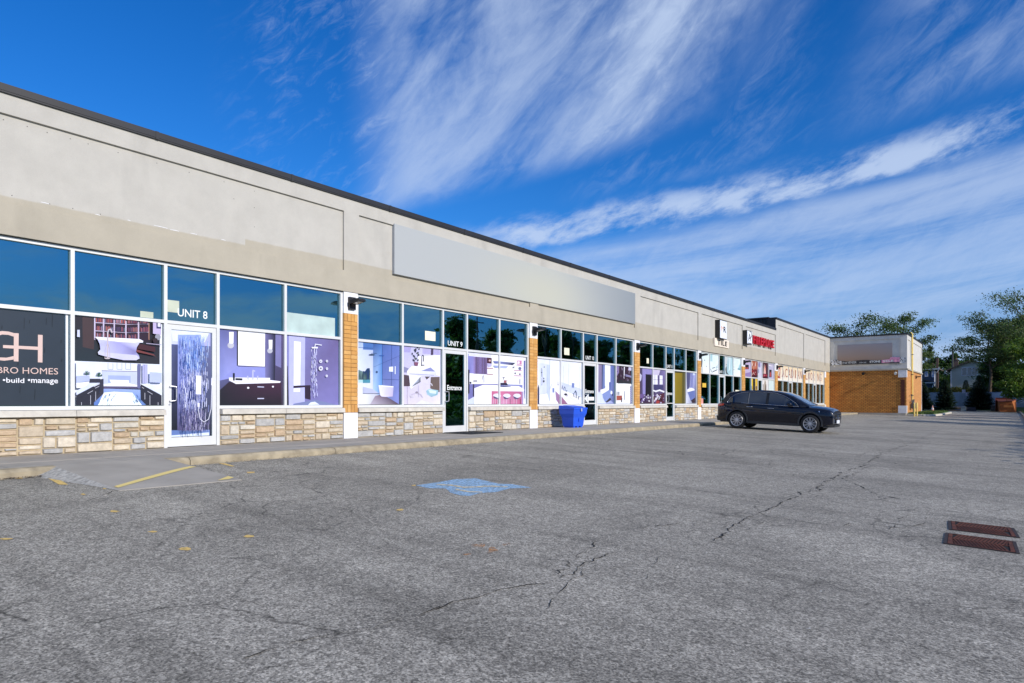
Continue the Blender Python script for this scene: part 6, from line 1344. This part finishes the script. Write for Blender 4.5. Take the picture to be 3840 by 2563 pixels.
def tree(name, label, loc, H, R, col, seed, hb=.35, dense=1.0, leaf=.13, flat=.45, group='x', shape='spread', tr=None, limb=11, cat='tree'):
    r = random.Random(seed); e = empty(name, label, cat, group, loc=loc); T = MB(); C = MB(); tr = tr or H*.018
    pts = []; p = Vector((0, 0, -.3)); n = 7
    for k in range(n+1):
        pts.append(Vector((math.sin(k*1.3+seed)*H*.012*k/3, math.cos(k*1.7+seed)*H*.012*k/3, -.3+(H*.86+.3)*k/n)))
    T.tube(pts, [tr*(1-.85*k/n) for k in range(n+1)], 8)
    def tpos(z): 
        f = min(1, max(0, (z+.3)/(H*.86+.3)))*n; k = min(n-1, int(f)); return pts[k].lerp(pts[k+1], f-k)
    tips = []
    for k in range(limb):
        f = (k+.5)/limb; z0 = H*(hb*.75+(.80-hb*.75)*f); a = k*2.4+r.uniform(-.4, .4)
        if shape == 'spread': rad = R*(math.sin(math.pi*min(1, .22+.70*f))**.6)*r.uniform(.75, 1.08); up = H*r.uniform(.06, .14)
        elif shape == 'oval': rad = R*math.sin(math.pi*(.18+.72*f))**.7*r.uniform(.8, 1.08); up = H*.09
        else: rad = R*(1-.75*f)*r.uniform(.8, 1.1); up = H*.12
        s0 = tpos(z0); e0 = s0+Vector((math.cos(a)*rad, math.sin(a)*rad, up+.12*H*(f > .75))); mid = s0.lerp(e0, .5)+Vector((0, 0, H*.035)); L_ = [s0, mid, e0]
        T.tube(L_, [tr*.42*(1-f*.5), tr*.26*(1-f*.5), tr*.07], 5)
        for j in range(7):
            t = .25+.75*j/6; q = (s0.lerp(mid, t*2) if t < .5 else mid.lerp(e0, t*2-1)); a2 = a+r.uniform(-1.4, 1.4); l = rad*r.uniform(.22, .42)
            q2 = q+Vector((math.cos(a2)*l, math.sin(a2)*l, r.uniform(-.01, .05)*H)); T.tube([q, q.lerp(q2, .5)+Vector((0, 0, .02*H)), q2], [tr*.12, tr*.07, tr*.03], 4, cap=False); tips += [q2, q.lerp(q2, .55)]
        tips.append(e0)
    tips.append(pts[-1]+Vector((0, 0, H*.1))); tips.append(pts[-1])
    for tp in tips:
        k_ = r.uniform(.65, 1.35); cr = R*(r.uniform(.20, .36) if shape == 'spread' else r.uniform(.15, .28))
        for _ in range(int(34*dense)):
            d = Vector((r.gauss(0, .55), r.gauss(0, .55), r.gauss(0, .55)*flat)); q = tp+d*cr; g = k_*r.uniform(.75, 1.25)
            c = (col[0]*g*r.uniform(.85, 1.25), col[1]*g, col[2]*g*r.uniform(.8, 1.1)); leafq(C, q, leaf*r.uniform(.6, 1.3), r, c)
    T.build('trunk', M_bark, e, smooth=True); C.build('crown', M_leaf, e); 
    if group is None and 'group' in e: del e['group']
    return e
def spruce(label, loc, H, R, seed, col=(.022, .045, .032), group='spruces before the far fence'):
    r = random.Random(seed); e = empty('spruce_tree', label, 'tree', group, loc=loc); T = MB(); C = MB()
    T.tube([(0, 0, -.3), (0, 0, H*.95)], [H*.02, .02], 7); n = int(H*7)
    for k in range(n):
        f = k/n; z = H*(.04+.93*f); rad = R*(1-f)**.85*r.uniform(.85, 1.12)+.05
        m = int(14-6*f); a0 = r.random()*6
        for j in range(m):
            a = a0+6.283*j/m+r.uniform(-.2, .2); rr_ = rad*r.uniform(.8, 1.15); d = Vector((math.cos(a), math.sin(a), 0))
            p0 = Vector((0, 0, z)); p1 = p0+d*rr_*.6+Vector((0, 0, -.10*rr_)); p2 = p0+d*rr_+Vector((0, 0, -.08*rr_+.03)); T.tube([p0, p1, p2], [.02, .012, .004], 3, cap=False)
            side = Vector((-d.y, d.x, 0)); nn = max(4, int(rr_*14))
            for q in range(nn):
                t = (q+.6)/nn; p = (p0.lerp(p1, t*1.66) if t < .6 else p1.lerp(p2, (t-.6)/.4)); w = (.14+.26*rr_*(1-t)*1.1)
                g = r.uniform(.6, 1.5)
                for sg in (-1, 1):
                    tipq = p+side*sg*w*r.uniform(.6, 1.1)+d*w*.6+Vector((0, 0, -w*r.uniform(.1, .5))); C.face([p-d*.07, p+d*.07, tipq+d*.045, tipq-d*.045], 0, (col[0]*g, col[1]*g, col[2]*g))
                if q > nn-3: leafq(C, p2+Vector((r.gauss(0, .04), r.gauss(0, .04), r.gauss(0, .03))), .07, r, (col[0]*1.6, col[1]*1.6, col[2]*1.4))
    T.build('trunk', M_bark, e); C.build('crown', M_leaf, e); return e
def gp(px, dep, z=0): x, y = at(px, dep); return (x, y, z)
GR = (.075, .125, .035); GD = (.032, .062, .022); GB = (.085, .13, .022)
# honey locusts behind the wing
tree('locust_tree', 'feathery locust tree rising behind the left part of the brick wing', gp(3225, 92, .3), 11.6, 4.3, GR, 21, hb=.45, dense=2.2, leaf=.12, flat=.35, group='tall feathery locust trees')
tree('locust_tree', 'taller feathery locust tree above the right end of the brick wing', gp(3392, 92, .3), 12.6, 3.6, GR, 22, hb=.45, dense=1.8, leaf=.12, flat=.35, group='tall feathery locust trees')
tree('locust_tree', 'large open crowned locust tree before the grey sided house', (at(3712, 96)[0], at(3712, 96)[1], .3), 12.9, 3.9, (.11, .16, .055), 23, hb=.54, dense=1.2, leaf=.12, flat=.3, group='tall feathery locust trees', limb=15, tr=.26)
tree('locust_tree', 'tallest locust tree at the right edge of the photo', (at(3850, 92)[0], at(3850, 92)[1], .2), 15.6, 4.9, (.09, .14, .05), 24, hb=.55, dense=1.5, leaf=.12, flat=.4, group='tall feathery locust trees', limb=15, tr=.28)
tree('maple_tree', 'tall dark maple tree between the dumpster and the tallest locust', (at(3822, 97)[0], at(3822, 97)[1], .3), 12.6, 3.3, (.035, .07, .018), 35, hb=.1, dense=3.0, leaf=.15, flat=.8, group=None, shape='oval', limb=16)
tree('maple_tree', 'dense green maple tree behind the dumpster', (at(3785, 99)[0], at(3785, 99)[1], .3), 10.4, 3.2, (.06, .12, .02), 25, hb=.12, dense=2.4, leaf=.15, flat=.8, group=None, shape='oval', limb=16)
tree('maple_tree', 'bright yellow green maple tree at the right edge near the verge', (at(3868, 80)[0], at(3868, 80)[1], .1), 8.2, 2.9, (.095, .16, .02), 26, hb=.08, dense=2.2, leaf=.13, flat=.8, group=None, shape='oval', limb=15)
tree('juniper_tree', 'dark upright juniper tree just right of the brick wing', (at(3472, 150)[0], at(3472, 150)[1], .4), 12.8, 2.3, (.03, .06, .024), 27, hb=.1, dense=2.2, leaf=.12, flat=1, group=None, shape='oval', limb=14)
tree('garden_tree', 'round green tree behind the two houses', (at(3552, 140)[0], at(3552, 140)[1], .3), 10.2, 3.0, (.05, .10, .02), 28, hb=.15, dense=2.6, leaf=.2, flat=.8, group=None, shape='oval', limb=14)
tree('garden_tree', 'low green tree showing behind the grey house chimney', (at(3605, 150)[0], at(3605, 150)[1], .3), 9.8, 3.0, (.05, .10, .02), 29, hb=.15, dense=2.2, leaf=.2, flat=.8, group=None, shape='oval', limb=12)
tree('garden_bush', 'olive bush climbing before the right side of the grey house', (at(3738, 103)[0], at(3738, 103)[1], .4), 6.4, 2.3, (.075, .095, .03), 30, hb=.05, dense=2.4, leaf=.13, flat=.9, group=None, shape='oval', limb=12, cat='bush')
spruce('spruce tree half hidden behind the corner of the brick wing', gp(3462, 90, .1), 3.7, 1.35, 41)
spruce('full dark spruce tree in the middle of the white fence', gp(3545, 90, .1), 4.15, 1.45, 42)
spruce('largest and widest dark spruce tree left of the dumpster', gp(3672, 90, .1), 4.7, 1.75, 43)
spruce('small pale spruce tree standing above the hedge under the house window', gp(3622, 99, 1.4), 2.9, .75, 44, (.05, .075, .03), None) if False else spruce('small pale spruce tree standing above the hedge under the house window', gp(3622, 99, .9), 3.5, .85, 44, (.05, .075, .03))
# hedge over the fence
r = random.Random(50); he = MB(); 
xa, ya = at(3440, 97); xb, yb = at(3800, 97)
for _ in range(15000):
    t = r.random(); x = xa+(xb-xa)*t; y = ya+(yb-ya)*t; top = 2.7+.35*noise.noise(Vector((x*.8, 3, 1)))+.25*noise.noise(Vector((x*3, 3, 5))); z = .4+(top-.1)*r.random()**.6; g = r.uniform(.6, 1.4)*(.75+.6*noise.noise(Vector((x*.7, z, 4)))); leafq(he, Vector((x-xa, y-ya+r.gauss(0, .35), z)), .12, r, (.10*g, .115*g, .03*g))
hb_ = MB(); hb_.tube([(0, 0, 1.0), (xb-xa, yb-ya, 1.0)], .03, 5)
hd = he.build('hedge', M_leaf, None); hd.location = (xa, ya, 0); tag(hd, 'yellow green hedge showing above the grey fence', 'hedge')
# opposite side of the lot (casts the long shadows, mirrors in the glass)
protos = [tree('roadside_tree', 'leafy roadside tree in the row facing the plaza', (30, 50, -.3), 9.0, 2.9, (.09, .16, .035), 61, hb=.2, dense=1.5, leaf=.24, flat=.8, group='row of trees facing the plaza', shape='cone', limb=16),
          tree('roadside_tree', 'leafy roadside tree in the row facing the plaza', (31, 57.5, -.3), 8.4, 3.0, (.08, .15, .04), 62, hb=.2, dense=1.5, leaf=.24, flat=.8, group='row of trees facing the plaza', shape='cone', limb=16)]
rq = random.Random(5)
for (x_, y_, s_) in ((19.5, 111.5, 1.15), (24.5, 110, 1.3)):  # two unseen trees added to throw shade over the far fence
    o = copy_tree(protos[0]); o.location = (x_, y_, -.3); o.scale = (s_, s_, s_)
for k, y in enumerate([68, 75, 81, 88, 95, 102, 110, 118, 127, 137, 148]):
    o = copy_tree(protos[k % 2]); s = 1+.03*k+rq.uniform(-.12, .12); o.location = (31+k*.7+rq.uniform(-1, 1), y-3, -.3); o.scale = (s, s, s); o.rotation_euler = (0, 0, rq.uniform(0, 6))
he = MB()
for _ in range(9000):
    y = r.uniform(19, 108); x = 18.5+r.gauss(0, .5); top = 1.3+.25*noise.noise(Vector((y*.5, 1, 1))); g = r.uniform(.6, 1.4); leafq(he, Vector((x, y, -.3+(top+.3)*r.random()**.7)), .22, r, (.09*g, .16*g, .03*g))
hd = he.build('hedge', M_leaf, None); tag(hd, 'low dark hedge along the right hand verge facing the plaza', 'hedge')
# utility poles whose shadows cross the lot
pole = empty('utility_pole', 'bare utility pole on the far side of the verge', 'pole', 'utility poles beyond the verge', loc=(26, 47.5, -.3)); b = MB(); b.tube([(0, 0, -.2), (0, 0, 9.2)], [.13, .09], 8); b.build('post', mat('pole_wood', rgb(104, 92, 80), .9), pole); b = MB(); b.box(-.05, .05, -.9, .9, 8.5, 8.6); b.build('crossarm', MATS['pole_wood'], pole)
for x_, y_ in ((25, 57), (27, 66)): o = copy_tree(pole); o.location = (x_, y_, -.3)

# ------------------------------------------------------------------ fence, houses and yard things at the far end
FY = 111.5
fx0 = at(3440, 94)[0]; M_fence = mat('weathered_fence', rgb(158, 168, 182), .85, var=.12, vscale=1.5)
fe = empty('board_fence', 'pale blue grey board fence behind the spruces at the far end', 'fence', loc=(0, 0, 0))
def fpt(px, dz): x, z = W(px, 1500, FY); return x
xl, xr = -2.0, 16.5; x = xl
b = MB()
while x < xr:
    b.box(x, x+.145, FY+random.uniform(0, .012), FY+.03, .1, 2.32+random.uniform(-.015, .015)); x += .152
b.build('board_panel', M_fence, fe)
x = xl
while x <= xr:
    b = MB(); b.box(x-.06, x+.06, FY-.05, FY-.003, -.1, 2.4); b.build('post', M_fence, fe); x += 2.4
b = MB(); 
for z_ in (.5, 1.9): b.box(xl, xr, FY+.035, FY+.08, z_, z_+.09)
b.build('rail', M_fence, fe)
# pale tall panels left of dumpster
x0, z0 = W(3719, 1518, FY-1.2); x1, z1 = W(3757, 1475, FY-1.2)
e = empty('storage_cabinet', 'pale blue white storage cabinet behind the left side of the dumpster', 'cabinet', loc=(x0, FY-1.2, .1)); w = x1-x0; hcab = z1-.1
b = MB(); b.box(0, w, 0, .6, 0, hcab); b.build('cabinet_body', mat('cabinet_pale', rgb(188, 200, 216), .6), e)
for k in range(2): b = MB(); b.box(.03+k*w/2, w/2-.03+k*w/2, -.03, -.002, .08, hcab-.06); b.build('cabinet_door', MATS['cabinet_pale'], e); 
b = MB(); b.box(-.04, w+.04, -.05, .64, hcab+.001, hcab+.06); b.build('cabinet_top', MATS['cabinet_pale'], e)
# signs on a post before the fence
for k, (px, pt, pb, lb) in enumerate(((3614, 1462, 1475, 'small pale sign high on a post before the fence'), (3628, 1474, 1485, 'second small pale sign fixed lower beside the post'))):
    xc, zt_ = W(px, pt, FY-.6); _, zb_ = W(px, pb, FY-.6); e = empty('post_sign', lb, 'sign', loc=(xc, FY-.6, .1)); hh = zt_-.1
    b = MB(); b.tube([(0, .03, -.3), (0, .03, hh)], .03, 6); b.build('post', M_fence, e)
    b = MB(); b.box(-.2, .2, -.012, 0, zb_-.1, hh); b.build('sign_plate', mat('plate_pale', rgb(214, 206, 222), .6), e)
    b = MB(); b.lathe((0, -.013, (zb_-.1+hh)/2), (0, -1, 0), [(0, .12), (.002, .12), (.002, .09), (0, .09)], 16); b.build('sign_ring', mat('ring_grey', rgb(140, 110, 140), .6), e)
# dumpster
x0, _ = W(3733, 1540, 105.5); x1, zt_ = W(3812, 1490, 105.5); zg = lotz(13, 105)
e = empty('dumpster', 'rust brown steel dumpster with a sloping front at the far end of the lot', 'dumpster', loc=(x0, 105.5, zg)); w = x1-x0; M_dump = mat('rust_brown_paint', rgb(166, 96, 48), .75, var=.25, vscale=3); M_dump2 = mat('dark_red_paint', rgb(110, 52, 40), .75, var=.2)
b = MB(); b.hexa([(.45, -.4, .05), (w-.1, -.4, .05), (w, 1.5, .05), (0, 1.5, .05), (.4, -.35, 1.28), (w-.45, -.35, 1.36), (w-.05, 1.5, 1.55), (0, 1.5, 1.6)]); b.build('bin_body', M_dump, e)
b = MB(); b.hexa([(0, 1.505, .0), (w*.8, 1.505, .0), (w*.8, 1.8, .0), (0, 1.8, .0), (-.05, 1.505, 1.85), (w*.8, 1.505, 1.85), (w*.8, 1.8, 1.85), (-.05, 1.8, 1.85)]); b.hexa([(-.02, .3, .05), (.02, .3, .05), (.02, 1.50, .05), (-.02, 1.50, .05), (-.02, .3, 1.5), (.02, .3, 1.5), (.02, 1.50, 1.85), (-.02, 1.50, 1.85)]); b.build('rear_panel', M_dump2, e)
b = MB(); b.hexa([(.36, -.42, 1.29), (w-.42, -.42, 1.37), (w, 1.5, 1.57), (-.03, 1.5, 1.62), (.36, -.42, 1.35), (w-.42, -.42, 1.43), (w, 1.5, 1.63), (-.03, 1.5, 1.68)]); b.build('lid', M_dump2, e)
b = MB(); b.box(.85, 1.85, -.52, -.405, .62, .92); b.build('fork_pocket', mat('orange_paint', rgb(196, 124, 66), .7), e)
b = MB(); 
for xx in (.46, w-.16): b = MB(); b.box(xx, xx+.07, -.46, -.405, .06, 1.27); b.build('rib', M_dump, e)
for xx in (.6, w-.5): b = MB(); b.lathe((xx, .2, .03), (1, 0, 0), [(0, 0), (0, .08), (.06, .08), (.06, 0)], 10); b.build('caster', M_black, e)
# stacks of flat goods on the kerb
def stack(label, pxa, pxb, pyt, y, cols, seed, zlow=None):
    r = random.Random(seed); xa, zt_ = W(pxa, pyt, y); xb, _ = W(pxb, pyt, y); zg = lotz(12, y); e = empty('pallet_stack', label, 'pallet', 'pallets of goods at the far kerb', loc=(xa, y, zg)); w = xb-xa; h = zt_-zg
    b = MB()
    for xx in (0, w/2-.05, w-.1): b.box(xx, xx+.1, 0, 1.0, 0, .09)
    for k in range(6): b.box(0, w, k*.18, k*.18+.12, .091, .115)
    b.build('pallet_base', mat('pallet_wood', rgb(130, 104, 78), .9, var=.2), e)
    z = .117; k = 0
    while z < h-.02:
        t = min(r.uniform(.05, .14), h-z); b = MB(); j = r.uniform(-.05, .05); b.box(j+.03, w-.03+j, .03, .95, z, z+t-.004); b.build('board_bundle', mat('goods_%d' % cols[k % len(cols)][0], rgb(*cols[k % len(cols)]), .8), e); z += t; k += 1
stack('pallet stack wrapped in cardboard under the middle spruce', 3563, 3607, 1525, 106.6, [(150, 112, 88), (120, 124, 140), (60, 54, 56), (170, 140, 96)], 1)
stack('low dark pallet stack between the cardboard stack and the widest spruce', 3622, 3660, 1528, 106.6, [(40, 46, 66), (30, 30, 38), (60, 60, 76)], 2)
stack('small dark pallet stack beside the left side of the dumpster', 3714, 3732, 1520, 106.2, [(46, 44, 44), (80, 76, 70), (36, 34, 34)], 3)
b = MB(); xx, zz = W(3613, 1523, 106.4); zg = lotz(12, 106); b.box(xx-.28, xx+.28, 0+106.4, 106.9, zg, zg+.55); b.box(xx-.30, xx+.30, 106.38, 106.92, zg+.551, zg+.6); b.box(xx-.2, xx+.2, 106.45, 106.85, zg+.601, zg+.68)
tag(b.build('crate', mat('crate_grey', rgb(126, 136, 140), .8), loc=(xx, 106.6, zg)), 'grey green crate between the two middle pallet stacks', 'crate')
# far kerb
mb = MB(); x = -29
while x < 14.2: curbpiece((x, 107.35), (x+2.97, 107.35), .15, lotz(min(max(x, 2.6), 14), 107), lotz(min(max(x+3, 2.6), 14), 107), .13, .13, 2); x += 3
tag(mb.build('far_kerb', M_curb), kind='structure')
# traffic cone
x_, z_ = W(3497, 1545, 88); zg = lotz(x_, 88)
e = empty('traffic_cone', 'faded orange and white traffic cone behind the grass island', 'cone', loc=(x_, 88, zg)); b = MB(); b.box(-.22, .22, -.22, .22, 0, .04); b.lathe((0, 0, .04), (0, 0, 1), [(0, .17), (.32, .11), (.72, .03), (.72, 0)], 16); b.build('cone_body', mat('cone_orange', rgb(214, 150, 126), .6), e, smooth=True); b = MB(); b.lathe((0, 0, .04), (0, 0, 1), [(.30, .122), (.46, .095)], 16); b.build('cone_band', mat('cone_white', rgb(232, 226, 222), .5), e)
# street lamp
x_, y_ = at(3572, 118); e = empty('street_lamp', 'slim dark street lamp pole with a curved arm before the grey house', 'street lamp', loc=(x_, y_, .3)); hz = CAMH+213/2500*118-.3
b = MB(); b.tube([(0, 0, -.3), (0, 0, hz)], [.17, .12], 10); b.build('pole', mat('lamp_pole_dark', rgb(70, 70, 74), .7), e, smooth=True)
b = MB(); b.tube([(0, 0, hz-.15), (.3, .12, hz+.4), (.72, .3, hz+.75)], .035, 6); b.build('arm', mat('lamp_arm', rgb(190, 195, 200), .4, .5), e, smooth=True)
b = MB(); b.hexa([(.62, .2, hz+.68), (1.15, .45, hz+.72), (1.1, .55, hz+.72), (.58, .35, hz+.68), (.66, .22, hz+.8), (1.1, .46, hz+.78), (1.08, .52, hz+.78), (.64, .32, hz+.8)]); b.build('lamp_head', MATS['lamp_arm'], e)
# houses
def siding(name, c):
    m = mat(name, c, .8, var=.06, vscale=1); t = m.node_tree; n = t.nodes; p = n['Principled BSDF']
    tc = n.new('ShaderNodeTexCoord'); sp = n.new('ShaderNodeSeparateXYZ'); t.links.new(tc.outputs['Object'], sp.inputs[0]); f = n.new('ShaderNodeMath'); f.operation = 'MODULO'; t.links.new(sp.outputs[2], f.inputs[0]); f.inputs[1].default_value = .2
    b = n.new('ShaderNodeBump'); b.inputs['Distance'].default_value = .12; b.inputs['Strength'].default_value = 1; t.links.new(f.outputs[0], b.inputs['Height']); t.links.new(b.outputs[0], p.inputs['Normal']); return m
def window(par, x0, x1, z0, z1, y, n, fm, gm):
    b = MB(); t = .09; b.box(x0-t, x1+t, y-.06, y-.002, z1, z1+t); b.box(x0-t, x1+t, y-.06, y-.002, z0-t, z0)
    for k in range(n+1):
        xx = x0+(x1-x0)*k/n; b.box(xx-t/2 if 0 < k < n else (xx-t if k == 0 else xx), xx+t/2 if 0 < k < n else (xx if k == 0 else xx+t), y-.06, y-.002, z0, z1)
    f = b.build('window', fm, par); b = MB(); b.box(x0, x1, y-.03, y-.004, z0, z1); b.build('pane', gm, f)
M_wf = mat('window_white', rgb(225, 228, 235), .5); M_hg = mat('house_glass', rgb(24, 40, 60), .06, spec=1, coat=1, var=0); M_shing = mat('roof_shingle', rgb(96, 88, 80), .95, var=.2, vscale=8)
HY1 = 131.0
x0, _ = W(3567, 1400, HY1); x1, _ = W(3722, 1400, HY1); xm = (x0+x1)/2; ze = W(3640, 1383, HY1)[1]; za_ = W(3640, 1354, HY1)[1]
h1 = empty('siding_house', 'pale grey siding house with a wide triple window beyond the fence', 'house', loc=(0, 0, 0)); M_sid = siding('grey_siding', rgb(205, 208, 200))
b = MB(); b.box(x0, x1, HY1, HY1+9, .2, ze); b.prism([(x0, HY1, ze), (x1, HY1, ze), (xm, HY1, za_)], (0, 9, 0)); b.build('wall', M_sid, h1)
ov = .7; sl = (za_-ze)/(xm-x0); b = MB()
b.prism([(x0-ov, HY1-.5, ze-sl*ov+.02), (xm, HY1-.5, za_+.02), (x1+ov, HY1-.5, ze-sl*ov+.02), (x1+ov, HY1-.5, ze-sl*ov+.2), (xm, HY1-.5, za_+.24), (x0-ov, HY1-.5, ze-sl*ov+.2)], (0, 10, 0)); rf = b.build('roof', M_shing, h1)
b = MB(); cxh = W(3585, 1350, HY1+3)[0]; b.box(cxh-.3, cxh+.3, HY1+3, HY1+3.6, ze, za_+.35); b.box(cxh-.34, cxh+.34, HY1+2.95, HY1+3.65, za_+.351, za_+.45); b.tube([(cxh, HY1+3.3, za_+.45), (cxh, HY1+3.3, za_+.75)], .1, 8); b.build('chimney', mat('chimney_brick', rgb(120, 96, 84), .9), rf)
b = MB(); b.box(x0-ov, x0-ov+.12, HY1-.6, HY1+9, ze-sl*ov-.12, ze-sl*ov+.03); b.box(x1+ov-.12, x1+ov, HY1-.6, HY1+9, ze-sl*ov-.12, ze-sl*ov+.03); b.build('gutter', M_wf, h1)
for xx in (x0-.12, x1-.1): b = MB(); b.box(xx, xx+.22, HY1-.06, HY1-.003, .3, ze-.3); b.build('corner_trim', M_wf, h1)
wx0, wz1 = W(3608, 1380, HY1); wx1, wz0 = W(3664, 1407, HY1); window(h1, wx0, wx1, wz0, wz1, HY1, 3, M_wf, M_hg)
HY2 = 128.0
x0, _ = W(3425, 1400, HY2); x1, _ = W(3506, 1400, HY2); ze = W(3480, 1387, HY2)[1]
h2 = empty('blue_house', 'dark blue grey two storey house beside the brick wing beyond the fence', 'house', loc=(0, 0, 0)); M_hb = siding('blue_siding', rgb(70, 86, 112))
b = MB(); b.box(x0, x1, HY2, HY2+8, .2, ze); b.build('wall', M_hb, h2)
b = MB(); b.prism([(x0-.5, HY2-.6, ze+.01), (x1+.6, HY2-.6, ze+.01), (x1+.6, HY2-.6, ze+.2), (x0-.5, HY2-.6, ze+1.5)], (0, 9, 0)); rf = b.build('roof', M_shing, h2)
b = MB(); cxh = W(3514, 1350, HY2+2)[0]; zt_ = W(3514, 1346, HY2+2)[1]; b.box(cxh-.17, cxh+.17, HY2+2, HY2+2.5, 2, zt_); b.box(cxh-.2, cxh+.2, HY2+1.95, HY2+2.55, zt_+.001, zt_+.1); b.build('chimney', MATS['chimney_brick'], rf)
b = MB(); cxh2 = W(3499, 1363, HY2+3)[0]; b.box(cxh2-.12, cxh2+.12, HY2+3, HY2+3.3, ze, W(3499, 1362, HY2+3)[1]); b.build('vent_stack', MATS['chimney_brick'], rf)
b = MB(); b.box(x0-.5, x1+.7, HY2-.75, HY2-.61, ze-.05, ze+.14); b.tube([(x1+.6, HY2-.7, ze), (x1+.3, HY2-.4, ze-.5), (x1-.05, HY2-.06, ze-.8), (x1-.05, HY2-.06, .5)], .07, 6); b.build('gutter', M_wf, h2)
wx0, wz1 = W(3470, 1394, HY2); wx1, wz0 = W(3478, 1411, HY2); window(h2, wx0, wx1, wz0, wz1, HY2, 1, M_wf, mat('pale_blind', rgb(170, 190, 230), .6))  # panes in one plain pale blue colour
wx0, wz1 = W(3496, 1392, HY2); wx1, wz0 = W(3505, 1413, HY2); window(h2, wx0, wx1-.1, wz0, wz1, HY2, 1, M_wf, MATS['pale_blind'])
# low front porch roof of that house
zp, _x = W(3455, 1424, HY2-3)[1], 0; xp0 = W(3440, 1424, HY2-3)[0]; xp1, zp1 = W(3506, 1437, HY2-3)
b = MB(); b.prism([(xp0, HY2-3, zp+.2), (xp1, HY2-3, zp1), (xp1, HY2-3, zp1+.14), (xp0, HY2-3, zp+.36)], (0, 2.9, 0)); b.build('porch_roof', M_shing, h2)
b = MB(); b.tube([(xp1-.1, HY2-3.1, zp1), (xp1-.3, HY2-3.05, zp1-.5), (xp1-.3, HY2-3.05, .4)], .06, 6); b.box(xp0, xp1+.1, HY2-3.1, HY2-3.01, zp1-.02, zp1+.1); b.build('porch_gutter', M_wf, h2)
